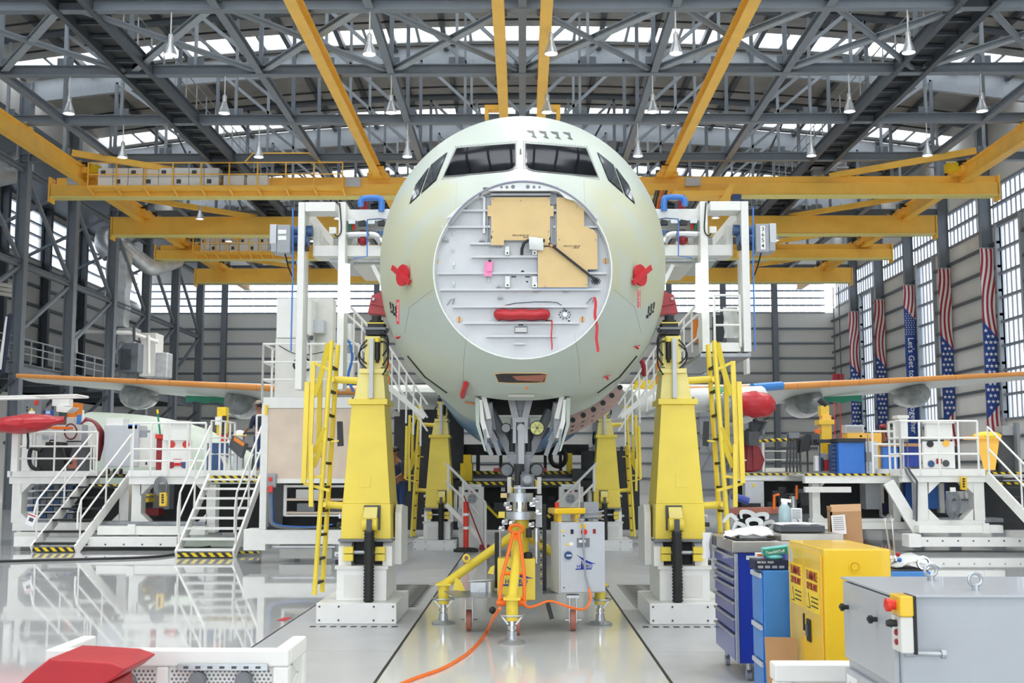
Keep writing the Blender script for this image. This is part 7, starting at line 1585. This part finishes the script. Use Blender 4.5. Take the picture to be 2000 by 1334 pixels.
# ================================================================== banners on the wall columns
def banner_mat(name, zb, slope, low, red='A62534', blue='26458C'):
    m = bpy.data.materials.new(name); m.use_nodes = True; nt = m.node_tree; b = nt.nodes['Principled BSDF']; b.inputs['Roughness'].default_value = .7
    tc = nt.nodes.new('ShaderNodeTexCoord'); sp = nt.nodes.new('ShaderNodeSeparateXYZ'); nt.links.new(tc.outputs['Object'], sp.inputs[0])
    def M(op, a, c=None):
        n = nt.nodes.new('ShaderNodeMath'); n.operation = op
        for i, v in enumerate((a, c)):
            if v is None: continue
            if isinstance(v, (int, float)): n.inputs[i].default_value = v
            else: nt.links.new(v, n.inputs[i])
        return n.outputs[0]
    x, z = sp.outputs['X'], sp.outputs['Z']
    wav = M('ADD', x, M('MULTIPLY', M('SINE', M('MULTIPLY', z, 1.15)), .16))
    st = M('GREATER_THAN', M('FRACT', M('MULTIPLY', wav, 4.2)), .5)
    up = M('GREATER_THAN', M('SUBTRACT', z, M('MULTIPLY', x, slope)), zb); dn = M('LESS_THAN', M('SUBTRACT', z, M('MULTIPLY', x, 1.1)), low)
    mask = M('MAXIMUM', up, dn)
    m1 = nt.nodes.new('ShaderNodeMixRGB'); nt.links.new(st, m1.inputs[0]); m1.inputs[1].default_value = (*lin('E4E1DE'), 1); m1.inputs[2].default_value = (*lin(red), 1)
    m2 = nt.nodes.new('ShaderNodeMixRGB'); nt.links.new(mask, m2.inputs[0]); m2.inputs[1].default_value = (*lin(blue), 1); nt.links.new(m1.outputs[0], m2.inputs[2])
    nt.links.new(m2.outputs[0], b.inputs['Base Color']); MATS[name] = m
banner_mat('flagcloth', 6.2, -1.2, 1.2); banner_mat('textcloth', 8.6, -1.2, -3)
def star(b, c, r):
    b.prism([c + Vector((math.sin(PI * k / 5) * (r if k % 2 == 0 else r * .4), 0, math.cos(PI * k / 5) * (r if k % 2 == 0 else r * .4))) for k in range(10)], (0, .004, 0))
for i, k in enumerate(range(4, 9)):
    Yb = FR[k] - .55; xc = XR - .5; z0 = 3.1; H = 9.95; wd = .68
    words = k == 6
    t = thing('wall_banner', 'wall banner with wavy red stripes%s, %s from the camera end' % (' and slogan in white letters' if words else ' above white stars on blue', ORD[i]), 'banner', (xc - wd / 2, Yb, z0), 'patriotic banners on the wall columns')
    rows = [[(xc - wd / 2 + wd * u / 4, Yb + .03 * math.sin(j * .8 + u), z0 + H * j / 30) for u in range(5)] for j in range(31)]
    obj('cloth', B().grid(rows, (0, .012, 0)), 'textcloth' if words else 'flagcloth', t)
    obj('hanging_bar', B().tube((xc - wd / 2, Yb + .01, z0 + H), (xc + wd / 2, Yb + .01, z0 + H), .03, 8), 'steellight', t); obj('hanging_bar', B().tube((xc - wd / 2, Yb + .01, z0), (xc + wd / 2, Yb + .01, z0), .03, 8), 'steellight', t)
    obj('bracket', B().bx(xc - .05, xc + .05, Yb + .02, Yb + .2, z0 + H - .04, z0 + H + .04), 'steeldark', t)
    sb = B(); zr = (6.9, 8.2) if words else (1.5, 6.0); zz = zr[0]; n = 0
    while zz < zr[1]:
        for j in range(2 if n % 2 else 3) if not words else range(4):
            xx = -wd / 2 + (wd * (j + .5) / 3 if n % 2 == 0 else wd * (j + 1) / 3) if not words else -wd / 2 + wd * (j + .5 + .25 * (n % 2)) / 4.4
            if not words and (zz < 1.2 + 1.1 * (xx + wd / 2) + .2 or zz > 6.05 - 1.2 * (xx + wd / 2)): continue
            star(sb, Vector((xc + xx, Yb - .05, z0 + zz)), .115 if not words else .05)
        zz += .3 if not words else .14; n += 1
    obj('star_print', sb, 'paper', t)['kind'] = 'stuff'
    if words: text('slogan', "Let's Get to Work Together", .5, (xc - .02, Yb - .06, z0 + 6.7), (PI / 2, PI / 2, 0), 'paper', t, .004, 'LEFT')

# ================================================================== ducts and air handling on the mezzanine side
t = thing('silver_duct', 'foil wrapped ventilation duct dropping beside the mezzanine', 'duct', at(231, 640, 69))
def q7(px, py, Y=69): return at(px, py, Y)
p, q = q7(214, 492), q7(248, 640); rows = []
for j in range(12):
    z = p.z + (q.z - p.z) * j / 11; e = .05 * math.sin(j * 1.7)
    rows.append([(x + e, y, z) for x, y in ((p.x, 68.5), (q.x, 68.5), (q.x, 69.5), (p.x, 69.5))])
obj('drop_duct', B().grid(rows, closed_u=True), 'foil', t, bev=.03)
obj('elbow_duct', B().path(smooth([q7(216, 500, 69), q7(202, 478, 69), q7(205, 458, 69.3), q7(222, 466, 69.6), q7(246, 484, 70), q7(270, 505, 70.5), q7(295, 522, 71), q7(320, 518, 72), q7(345, 508, 74)], 4), .5, 14), 'foil', t)
t = thing('air_handler', 'grey air handling unit with foil wrapped pipes on the mezzanine', 'air handler', at(255, 725, 68))
lb('housing', 232, 670, 268, 726, 68, 2, 'steel', t); lb('top_duct', 230, 640, 262, 670, 68.2, 1.2, 'foil', t); lb('door', 236, 682, 255, 722, 67.96, .04, 'steeldark', t); lb('second_unit', 274, 650, 302, 735, 69, 1.5, 'white', t); lb('wrapped_bag', 302, 688, 327, 738, 69, 1.0, 'foil', t, .1); lb('stack', 281, 652, 300, 665, 69.2, .5, 'galv', t)
obj('white_pipe', B().path([q7(148, 690, 66), q7(148, 652, 66), q7(156, 648, 66), q7(255, 650, 67), q7(308, 668, 68)], .12, 10), 'white', t); obj('white_pipe', B().path([q7(290, 655, 67.5), q7(290, 730, 67.5)], .1, 10), 'white', t); obj('grey_pipe', B().path([q7(262, 640, 67), q7(262, 665, 67), q7(275, 668, 67)], .08, 8), 'darkgrey', t)
t = thing('round_duct', 'silver round duct hanging high at the frame edge', 'duct', at(5, 335, 52)); obj('tube', B().tube(at(-60, 345, 52), at(38, 325, 56), .75, 16), 'foil', t); obj('strap', B().bx(at(5, 335, 52).x - .03, at(5, 335, 52).x + .03, 53.4, 53.45, at(5, 300, 53).z, 18.0), 'galv', t)
t = thing('pipe_bundle', 'run of white pipes along the wall above the mezzanine', 'pipes', at(10, 560, 56))
for k in range(3): obj('pipe', B().tube(at(-40, 548 + 9 * k, 52), at(28, 560 + 9 * k, 56), .1, 8), 'offwhite', t)
# crane trolley and cables over the banner side gantry
t = thing('crane_trolley', 'yellow hoist trolley with dark cables under the first crane bridge', 'trolley', at(1380, 380, 53.6))
lb('frame', 1312, 372, 1452, 382, 53.6, 1.1, 'crane', t); obj('arm', B().prism([at(1405, 392, 53.4), at(1425, 358, 53.4), at(1436, 358, 53.4), at(1424, 392, 53.4)], (0, .6, 0)), 'crane', t); lb('motor', 1430, 379, 1448, 389, 53.5, .4, 'motorblue', t); lb('foot', 1316, 369, 1322, 386, 53.5, .3, 'crane', t)
for k in range(5): obj('cable', B().path([at(1302 - 5 * k, 372, 53.4), at(1297 - 5 * k, 390, 53.4), at(1290 - 4 * k, 410, 53.4)], .05, 6), ['dark', 'rust', 'orange', 'dark', 'darkgrey'][k], t)
for k in range(2):
    t = thing('floodlight', '%s grey floodlight box on top of the first crane bridge' % ('first' if k == 0 else 'second'), 'floodlight', at(1598 + 47 * k, 345, 56)); lb('housing', 1588 + 47 * k, 326, 1610 + 47 * k, 342, 56, .4, 'grey', t); lb('bracket', 1596 + 47 * k, 342, 1602 + 47 * k, 348, 56.1, .2, 'steeldark', t); lb('hood', 1587 + 47 * k, 325, 1611 + 47 * k, 328, 55.9, .5, 'lightgrey', t)

# ================================================================== foreground: tool storage on the banner side
mat('stainless', 'A8A49C', .3, .8, var=.08); mat('chestblue', '26389A', .22, var=.04, coat=.5); mat('cabblue', '3E82CC', .35, var=.03)
tc_ = thing('tool_chest', 'dark blue roller tool chest with seven drawers and steel worktop', 'tool chest', (2.3, 11, 0))
obj('carcass', B().bx(1.87, 2.75, 10.45, 11.55, .17, 1.12), 'chestblue', tc_, bev=.01)
obj('corner_trim', B().bx(1.845, 1.875, 10.43, 10.47, .17, 1.11), 'galv', tc_, bev=.004)
zs = [1.10, .985, .905, .83, .70, .56, .42, .18]
for a, c in zip(zs, zs[1:]):
    d = obj('drawer', B().bx(1.845, 1.87, 10.5, 11.52, c + .008, a - .012), 'chestblue', tc_, bev=.004); obj('drawer_pull', B().bx(1.828, 1.848, 10.5, 11.52, a - .03, a - .012), 'galv', d)
obj('worktop', B().bx(1.82, 2.8, 10.4, 11.62, 1.12, 1.22), 'stainless', tc_, bev=.008); obj('back_splash', B().bx(2.25, 2.8, 10.42, 11.62, 1.22, 1.28), 'stainless', tc_, bev=.008); obj('end_socket', B().bx(1.815, 1.82, 11.25, 11.45, 1.13, 1.21), 'darkgrey', tc_)
for x, y in ((1.98, 10.6), (2.6, 10.6), (1.93, 11.4), (2.6, 11.4)): obj('caster', B().tube((x, y, .0), (x, y, .18), .022, 8).tube((x - .02, y, .05), (x + .02, y, .05), .05, 12), 'galv', tc_)
obj('tape', B().box((2.0, 10.447, 1.075), (.1, .004, .035)), 'wrap', tc_)
ZT = 1.222
def TT(px, py, Y): p = at(px, py, Y); return p
t = thing('plastic_film', 'heap of white plastic film and curled strips on the tool chest', 'film', at(1440, 1040, 10.9))
for k in range(7):
    x0 = 1428 + 15 * k; y0 = [1012, 1028, 1005, 1020, 1010, 1025, 1030][k]
    pts = smooth([at(x0 + 16 * math.cos(a) + 4 * math.sin(2 * a + k), y0 + 14 * math.sin(a) + 4, 10.9 + .05 * (k % 3)) for a in [PI * .9 + PI * 1.1 * j / 6 for j in range(7)]], 3)
    cen_ = at(x0, y0 + 8, 10.9 + .05 * (k % 3)); rows = [[p for p in pts], [p + (cen_ - p) * .45 + Vector((0, .02, 0)) for p in pts]]
    obj('curled_strip', B().grid(rows, (0, .012, 0)), 'wrap', t)
rows = [[at(1415 + 14 * i + random.uniform(-3, 3), 1052 - 16 * math.sin(PI * i / 8) * math.sin(PI * (j + .5) / 4) - 4 * j + random.uniform(-3, 3), 10.7 + .14 * j) for i in range(9)] for j in range(4)]
obj('crumpled_sheet', B().grid(rows, (0, 0, .01)), 'paper', t)
obj('white_tray', B().bx(1.95, 2.2, 10.75, 11.0, ZT, ZT + .07), 'paper', t, bev=.01)
tag(obj('black_belt', B().path(smooth([at(1415, 1048, 10.5), at(1440, 1054, 10.45), at(1480, 1056, 10.45), at(1512, 1052, 10.5)], 4), .012, 6), 'belt'), 'black belt lying along the front edge of the tool chest top', 'belt')
t = thing('document_tray', 'dark grey flat tray with papers on the tool chest', 'tray', at(1570, 1045, 10.7)); p, q = at(1526, 1032, 10.6), at(1612, 1048, 10.6)
obj('tray', B().bx(p.x, q.x, 10.6, 11.0, 1.285, 1.285 + .06), 'darkgrey', t, bev=.008)
for k in range(3): obj('paper_sheet', B().box(((p.x + q.x) / 2 - .06 + .03 * k, 10.8, 1.35 + .004 * k), (.28, .3, .003), Matrix.Rotation(.1 * k, 3, 'Z')), 'paper', t)
t = thing('spray_bottle', 'clear bottle with pale blue liquid and white spout', 'bottle', at(1533, 1022, 11.1)); c = at(1533, 1022, 11.1); mat('liquid', 'B9D5DA', .15, var=.1, trans=.3)
obj('body', B().lathe([(.055, 0), (.058, .02), (.058, .13), (.035, .17), (.025, .18)], c, 'Z', 16), 'liquid', t); obj('spout', B().lathe([(.03, .17), (.03, .2), (.02, .21)], c, 'Z', 12).bar(c + Vector((-.03, 0, .215)), c + Vector((.06, 0, .205)), .03, .03), 'paper', t)
t = thing('paper_carton', 'small white printed carton next to the spray bottle', 'box', at(1556, 1022, 11.15)); p, q = at(1545, 993, 11.15), at(1567, 1024, 11.15); obj('body', B().bx(p.x, q.x, 11.15, 11.25, 1.282, p.z), 'paper', t)
for k in range(5): obj('print_line', B().bx(p.x + .012, q.x - .012, 11.147, 11.15, p.z - .02 - .018 * k, p.z - .012 - .018 * k), 'grey', t)
obj('arrow_print', B().bar((p.x + .05, 11.146, p.z - .1), (p.x + .07, 11.146, p.z - .12), .004, .01, (0, 1, 0)).bar((p.x + .07, 11.146, p.z - .12), (p.x + .05, 11.146, p.z - .14), .004, .01, (0, 1, 0)), 'black', t)
t = thing('cardboard_box', 'open brown cardboard box with white label behind the yellow cabinet', 'box', at(1650, 1060, 11.0)); p, q = at(1620, 1000, 11.0), at(1684, 1066, 11.0)
obj('front', B().prism([at(1621, 1000, 11), at(1682, 998, 11), at(1686, 1062, 11), at(1624, 1062, 11)], (0, .02, 0)), 'card', t); obj('side', B().prism([at(1621, 1000, 11), at(1624, 1062, 11), at(1618, 1058, 11.4), at(1615, 996, 11.4)], (.02, 0, 0)), 'card', t); obj('back_flap', B().prism([at(1621, 1000, 11.02), at(1682, 998, 11.02), at(1681, 984, 11.15), at(1622, 986, 11.15)], (0, .012, 0)), 'card', t); obj('side_flap', B().prism([at(1615, 996, 11.35), at(1621, 999, 11.0), at(1622, 990, 10.95), at(1614, 988, 11.3)], (.01, 0, 0)), 'card', t)
obj('label', B().prism([at(1623, 1007, 10.985), at(1650, 1005, 10.985), at(1654, 1043, 10.985), at(1626, 1044, 10.985)], (0, .004, 0)), 'paper', t)
for k in range(7): obj('label_print', B().prism([at(1627 + .4 * k, 1010 + 4 * k, 10.982), at(1647 + .4 * k, 1009 + 4 * k, 10.982), at(1647 + .4 * k, 1010.4 + 4 * k, 10.982), at(1627 + .4 * k, 1011.4 + 4 * k, 10.982)], (0, .002, 0)), 'grey', t)
tag(obj('flat_carton', B().bx(at(1630, 0, 10.2).x, at(1698, 0, 10.2).x, 10.0, 11.45, 1.02, at(1650, 1062, 11.0).z), 'card'), 'flat brown carton below the open cardboard box', 'box'); tag(obj('carton_stand', B().bx(at(1632, 0, 10.2).x, at(1696, 0, 10.2).x, 10.02, 11.4, 0, 1.02), 'midgrey'), 'grey stand carrying the brown cartons behind the yellow cabinet', 'stand')
tag(obj('white_rag', B().grid([[at(1372 + 6 * i + random.uniform(-2, 2), 1040 + 10 * j, 11.45 - .05 * math.sin(i)) for i in range(4)] for j in range(6)], (.01, 0, 0)), 'paper'), 'white rag hanging over the far corner of the tool chest', 'rag')
# bright blue cabinet with glove boxes
bc = thing('blue_cabinet', 'bright blue narrow parts cabinet between tool chest and yellow cabinet', 'cabinet', (2.1, 9.5, 0))
obj('body', B().bx(1.87, 2.45, 9.3, 9.75, .08, 1.06), 'cabblue', bc, bev=.006); obj('foot_rail', B().bx(1.9, 2.42, 9.32, 9.73, 0, .08), 'motorblue', bc)
for z0, z1 in ((.12, .34), (.37, .62), (.65, 1.02)): 
    dd = obj('door_bin', B().bx(1.858, 1.87, 9.34, 9.72, z0, z1), 'cabblue', bc, bev=.004); obj('bin_lip', B().bx(1.845, 1.86, 9.34, 9.72, z1 - .02, z1 + .015), 'lightgrey', dd)
obj('lock_plate', B().box((1.868, 9.6, 1.04), (.006, .03, .02)), 'galv', bc)
t = thing('glove_box', 'dark navy glove box lying on the bright blue cabinet', 'box', (2.05, 9.4, 1.06)); p, q = at(1475, 1090, 9.35), at(1540, 1107, 9.35); obj('carton', B().bx(p.x, q.x, 9.35, 9.6, 1.062, 1.062 + .075), 'navy', t, bev=.003); text('brand_print', 'MICRO  FLEX', .022, ((p.x + q.x) / 2 - .05, 9.347, 1.12), FRONT, 'paper', t)
for k in range(4): obj('picture_print', B().bx(p.x + .02 + .055 * k, p.x + .06 + .055 * k, 9.347, 9.35, 1.075, 1.095), 'grey', t)
t = thing('glove_box', 'tilted teal glove box leaning on the navy box', 'box', (2.1, 9.4, 1.14)); obj('carton', B().box(at(1514, 1075, 9.45), (.2, .12, .06), Matrix.Rotation(-.12, 3, 'Y')), 'teal', t, bev=.003); obj('front_panel', B().box(at(1514, 1077, 9.385), (.19, .004, .045), Matrix.Rotation(-.12, 3, 'Y')), 'green', t); text('brand_print', 'TouchNTuff', .03, at(1514, 1078, 9.381), (PI / 2, -.12, 0), 'paper', t); obj('loose_glove', B().sph(at(1512, 1088, 9.42), (.07, .05, .025), 12, 8), 'teal', t)
t = thing('small_carton', 'small white and orange carton behind the glove boxes', 'box', (1.95, 9.6, 1.14)); p, q = at(1479, 1081, 9.55), at(1492, 1092, 9.55); obj('carton', B().bx(p.x, q.x, 9.55, 9.65, 1.137, p.z), 'paper', t); obj('stripe', B().bx(p.x, q.x, 9.547, 9.55, p.z - .02, p.z - .005), 'orange', t)
tag(obj('cardboard_sheet', B().prism([(1.8, 8.85, 0), (2.03, 8.82, 0), (2.03, 8.95, .6), (1.8, 8.98, .6)], (.0, .012, 0)), 'card'), 'brown cardboard sheet leaning on the bright blue cabinet', 'cardboard')
# yellow flammables cabinet
yc = thing('safety_cabinet', 'yellow flammables safety cabinet with warning lettering on its doors', 'cabinet', (2.3, 8.7, 0))
obj('body', B().bx(2.06, 2.52, 8.2, 9.25, .1, 1.3), 'cabyellow', yc, bev=.012); obj('plinth', B().bx(2.1, 2.5, 8.25, 9.2, 0, .1), 'darkgrey', yc)
for i, (ya, yb) in enumerate(((8.24, 8.74), (8.75, 9.22))):
    d = obj('door', B().bx(2.05, 2.062, ya, yb, .14, 1.26), 'cabyellow', yc, bev=.004); RW = (PI / 2, 0, -PI / 2); yc_ = (ya + yb) / 2
    obj('door_label', B().bx(2.046, 2.05, ya + .06, yb - .06, .84, 1.14), 'yellow2', d)
    text('lettering', 'FLAMMABLE', .085, (2.0445, yc_, 1.09), RW, 'darkred', d).scale = (.68, 1.1, 1); text('lettering', 'KEEP FIRE AWAY', .07, (2.0445, yc_, 1.015), RW, 'darkred', d).scale = (.58, 1.0, 1)
    obj('warning_triangle', B().prism([(2.044, yc_ + .16, .86), (2.044, yc_ + .06, .86), (2.044, yc_ + .11, .97)], (.003, 0, 0)), 'black', d); obj('triangle_fill', B().prism([(2.042, yc_ + .145, .868), (2.042, yc_ + .075, .868), (2.042, yc_ + .11, .948)], (.003, 0, 0)), 'yellow2', d)
    for k in range(3): obj('small_print', B().bx(2.043, 2.046, yc_ - .16, yc_ + .03, .88 + .03 * k, .888 + .03 * k), 'black', d)
    obj('hinge', B().tube((2.052, ya if i == 0 else yb, .15), (2.052, ya if i == 0 else yb, 1.25), .005, 6), 'crane', d)
obj('latch', B().bx(2.035, 2.055, 8.56, 8.66, .62, .78), 'black', yc, bev=.01); obj('latch_paddle', B().bx(2.025, 2.04, 8.585, 8.64, .66, .74), 'darkgrey', yc); obj('latch_rod', B().bx(2.04, 2.052, 8.752, 8.77, .68, .8), 'black', yc)
obj('vent_bung', B().path([(2.27 + .035 * math.cos(a), 8.195, 1.18 + .035 * math.sin(a)) for a in [2 * PI * k / 18 for k in range(18)]], .006, 6, True).tube((2.27, 8.2, 1.18), (2.27, 8.192, 1.18), .025, 14), 'cabyellow', yc)
obj('serial_label', B().bx(2.046, 2.05, 9.1, 9.18, 1.14, 1.24), 'lightgrey', yc)
# blue tool trolley behind
t = thing('tool_trolley', 'low blue tool trolley with dark mat behind the yellow cabinet', 'trolley', (3.1, 9.2, 0)); p, q = at(1700, 1112, 9.3), at(1801, 1120, 9.3)
obj('top_tray', B().bx(p.x, q.x, 9.1, 9.7, q.z - .04, p.z), 'cabblue', t, bev=.006); obj('mat', B().bx(p.x + .01, q.x - .01, 9.12, 9.68, p.z, p.z + .008), 'dark', t)
for x in (p.x + .03, q.x - .03):
    for y in (9.15, 9.65): obj('leg', B().tube((x, y, 0), (x, y, q.z - .03), .02, 8), 'cabblue', t)
zt_ = p.z + .008
t = thing('foil_parts', 'crumpled wrapping and shiny tube ends on the blue trolley', 'parts', (3.05, 9.3, zt_))
rows = [[Vector((2.86 + .05 * i, 9.2 + .08 * j, zt_ + .09 * math.sin(PI * i / 7) * math.sin(PI * (j + .4) / 5) + random.uniform(0, .03))) for i in range(8)] for j in range(5)]
obj('crumpled_wrap', B().grid(rows, (0, 0, .01)), 'wrap', t); obj('tube_end', B().path([Vector((3.07 + .045 * math.cos(a), 9.18, zt_ + .05 + .045 * math.sin(a))) for a in [2 * PI * k / 16 for k in range(16)]], .012, 6, True), 'chrome', t); obj('red_cap', B().sph((2.9, 9.25, zt_ + .11), .018, 8, 6), 'red', t); obj('blue_cap', B().sph((2.9, 9.22, zt_ + .07), .018, 8, 6), 'blue', t)
for a, c, lab in (((1728, 1012), (1740, 1090), 'slanting metal rod standing on the blue trolley, nearer the carton'), ((1742, 1012), (1748, 1090), 'upright metal rod standing on the blue trolley')):
    t = thing('metal_rod', lab, 'rod', at(*c, 9.35), 'metal rods on the trolley'); obj('shaft', B().tube(at(*c, 9.35), at(*a, 9.35), .007, 8), 'chrome', t); obj('tip', B().tube(at(*a, 9.35), at(a[0], a[1] + 6, 9.35), .014, 8), 'lightgrey', t); obj('foot', B().lathe([(.03, -.02), (.03, 0), (.012, .02)], at(*c, 9.35), 'Z', 12), 'chrome', t)
# white guard box at the yellow cabinet
wg = thing('white_guard', 'low white steel guard box in front of the yellow cabinet', 'guard', (1.9, 7.3, 0))
obj('top_rail', B().bx(1.46, 2.2, 7.0, 7.16, .62, .72), 'white', wg, bev=.01); obj('post', B().bx(1.46, 1.56, 7.0, 7.1, 0, .62), 'white', wg, bev=.01); obj('panel', B().bx(1.56, 2.2, 7.03, 7.06, 0, .62), 'offwhite', wg); obj('edge_decal', B().bx(1.62, 2.0, 7.02, 7.03, .52, .58), 'crane', wg)
# grey cabinet closest to the camera
gc = thing('machine_cabinet', 'large grey electrical cabinet with red stop button at the lower frame corner', 'cabinet', (2.3, 5.9, 0))
mat('cabgrey', 'AEB3B9', .3, var=.02, coat=.2)
obj('body', B().bx(1.725, 3.0, 5.5, 6.4, 0, 1.27), 'cabgrey', gc, bev=.012); obj('top_lid', B().bx(1.70, 3.02, 5.48, 6.42, 1.262, 1.275), 'cabgrey', gc, bev=.004)
d1 = obj('upper_door', B().bx(1.70, 1.725, 5.53, 6.38, .86, 1.255), 'cabgrey', gc, bev=.006); d2 = obj('lower_door', B().bx(1.70, 1.725, 5.53, 6.38, .02, .81), 'cabgrey', gc, bev=.006)
for y in (6.28, 5.78): obj('door_knob', B().lathe([(.012, 0), (.012, -.02), (.02, -.025), (.02, -.04), (.008, -.045)], (1.70, y, 1.13), 'X', 12).bx(1.655, 1.665, y - .02, y + .02, 1.122, 1.138), 'black', d1)
obj('door_label', B().bx(1.697, 1.70, 6.16, 6.34, .58, .78), 'paper', d2); text('label_print', 'APU', .045, (1.695, 6.25, .73), (PI / 2, 0, -PI / 2), 'dark', d2); text('label_print', 'AC', .045, (1.695, 6.25, .65), (PI / 2, 0, -PI / 2), 'dark', d2)
G5 = lambda px, py, Y=5.45: at(px, py, Y)
p, q = G5(1745, 1160), G5(1774, 1271); ym = G5(0, 1198).z
cs = obj('control_station', B().bx(p.x, q.x, 5.36, 5.5, q.z, ym), 'offwhite', gc, bev=.008); obj('station_head', B().bx(p.x - .004, q.x, 5.35, 5.5, ym, p.z), 'cabyellow', gc, bev=.008); obj('station_back', B().bx(q.x, q.x + .016, 5.36, 5.5, q.z - .005, p.z), 'black', gc, bev=.004)
obj('stop_button', B().lathe([(.022, 0), (.022, -.02), (.03, -.025), (.03, -.045), (.02, -.05)], (p.x, 5.42, (p.z + ym) / 2), 'X', 18), 'redplastic', gc); obj('selector', B().lathe([(.016, 0), (.016, -.02), (.02, -.022), (.014, -.045)], (p.x, 5.42, ym - .035), 'X', 14), 'black', gc)
for k in range(2): obj('push_button', B().lathe([(.014, 0), (.014, -.006), (.01, -.01)], (p.x, 5.42, ym - .075 - .042 * k), 'X', 14), 'darkred', gc)
a, c = G5(1768, 1276), G5(1838, 1278); obj('cable_gland', B().tube(a, c, .011, 10).tube(c, c + Vector((.02, 0, 0)), .02, 10).tube(a, a + Vector((.04, 0, 0)), .018, 10), 'galv', gc)
for px in (1818, 1905): c = at(px, 1130 if px < 1850 else 1150, 6.2 if px < 1850 else 5.7); c.z = 1.275; obj('lifting_eye', B().path([c + Vector((.03 * math.cos(a), 0, .05 + .03 * math.sin(a))) for a in [2 * PI * k / 14 for k in range(14)]], .009, 8, True).tube(c, c + Vector((0, 0, .025)), .018, 10), 'galv', gc)
# ================================================================== foreground: white bin with red cover, mezzanine side
wb_ = thing('white_frame_bin', 'white steel frame bin with perforated panels at the lower edge', 'bin', (-1.8, 6.2, 0))
zt_ = .95
obj('front_rail', B().bx(-2.39, -1.17, 6.0, 6.08, zt_ - .085, zt_), 'white', wb_, bev=.012); obj('back_rail', B().bx(-2.36, -1.2, 6.4, 6.46, .1, .17), 'white', wb_)
for x0, x1 in ((-2.39, -2.31), (-1.25, -1.17)):
    obj('side_rail', B().bx(x0, x1, 6.08, 6.5, zt_ - .085, zt_), 'white', wb_, bev=.012); obj('front_post', B().bx(x0, x1, 6.0, 6.08, 0, zt_ - .085), 'white', wb_, bev=.01); obj('back_post', B().bx(x0, x1, 6.42, 6.5, 0, zt_ - .085), 'white', wb_, bev=.01)
obj('centre_post', B().bx(-1.83, -1.77, 6.0, 6.06, 0, zt_ - .085), 'white', wb_, bev=.008); obj('bottom_tray', B().bx(-2.33, -1.23, 6.05, 6.45, .12, .15), 'offwhite', wb_)
for x0, x1 in ((-2.31, -1.83), (-1.77, -1.25)):
    obj('perforated_panel', B().bx(x0, x1, 6.03, 6.04, .1, zt_ - .085), 'white', wb_)
    hb = B(); nx = int((x1 - x0) / .022)
    for r in range(26):
        for k in range(nx):
            c = Vector((x0 + .012 + .022 * k + (.011 if r % 2 else 0), 6.029, zt_ - .11 - .019 * r))
            if c.x < x1 - .008: hb.add([c + Vector((.0072 * math.cos(PI * j / 3), 0, .0072 * math.sin(PI * j / 3))) for j in range(6)], [tuple(range(6))])
    obj('panel_holes', hb, 'midgrey', wb_)['kind'] = 'stuff'
for z in range(6): obj('side_mesh', B().bar((-1.2, 6.08, .12 + .13 * z), (-1.2, 6.42, .26 + .13 * z), .008, .008), 'offwhite', wb_)
for z in range(6): obj('side_mesh', B().bar((-1.2, 6.42, .12 + .13 * z), (-1.2, 6.08, .26 + .13 * z), .008, .008), 'offwhite', wb_)
p, q = at(346, 1297, 5.98), at(522, 1311, 5.98)
sc_ = obj('strut_channel', B().bx(p.x, q.x, 5.985, 6.02, q.z, p.z), 'galv', wb_, bev=.003)
for k in range(7): obj('channel_slot', B().bx(p.x + .03 + .06 * k, p.x + .055 + .06 * k, 5.982, 5.985, (p.z + q.z) / 2 - .006, (p.z + q.z) / 2 + .006), 'darkgrey', sc_)
for px in (387, 477): c = at(px, 1328, 6.0); obj('pipe_cap', B().tube(c - Vector((0, .03, 0)), c + Vector((0, .15, 0)), .036, 16).tube(c - Vector((0, .02, 0)), c, .042, 16), 'midgrey', wb_)
c = at(252, 1331, 6.0); obj('pipe_cap', B().tube(c - Vector((0, .02, 0)), c + Vector((0, .15, 0)), .03, 14), 'midgrey', wb_)
rc = thing('red_fabric_cover', 'red vinyl cover draped over a crate at the lower frame corner', 'cover', (-2.1, 5.5, 0))
top = [(70, 1312), (90, 1288), (150, 1290), (222, 1294), (248, 1305), (215, 1322), (130, 1328), (60, 1334)]
def RCp(px, py, Y): return at(px, py, Y)
f0 = [(28, 1345), (60, 1315), (95, 1287), (150, 1290), (215, 1294), (249, 1306), (225, 1325), (190, 1345)]
rows = []
prof = [at(x, y, 5.35) for x, y in f0]
for j in range(7):
    u = j / 6; rows.append([p + Vector((.02 * math.sin(3 * i + j), .42 * u, (.035 * math.sin(PI * u) + .012 * math.sin(5 * u + 2 * i)) if 0 < i < 7 else 0)) for i, p in enumerate(prof)])
low = [Vector((p.x - .04 + .01 * math.sin(i * 2), p.y - .03, .02)) for i, p in enumerate([prof[0], prof[0] * .75 + prof[-1] * .25, prof[0] * .5 + prof[-1] * .5, prof[0] * .25 + prof[-1] * .75, prof[-1]])]
obj('front_drape', B().prism(prof, (0, .42, 0)), 'red', rc, bev=.01)
x0, x1 = prof[0].x, prof[-1].x; zc = prof[0].z
obj('skirt', B().bx(x0 + .0, x1 + .03, 5.36, 5.76, .3, zc + .01), 'red', rc, bev=.02); obj('crate', B().bx(x0 + .03, x1, 5.4, 5.74, 0, .3), 'darkgrey', rc)
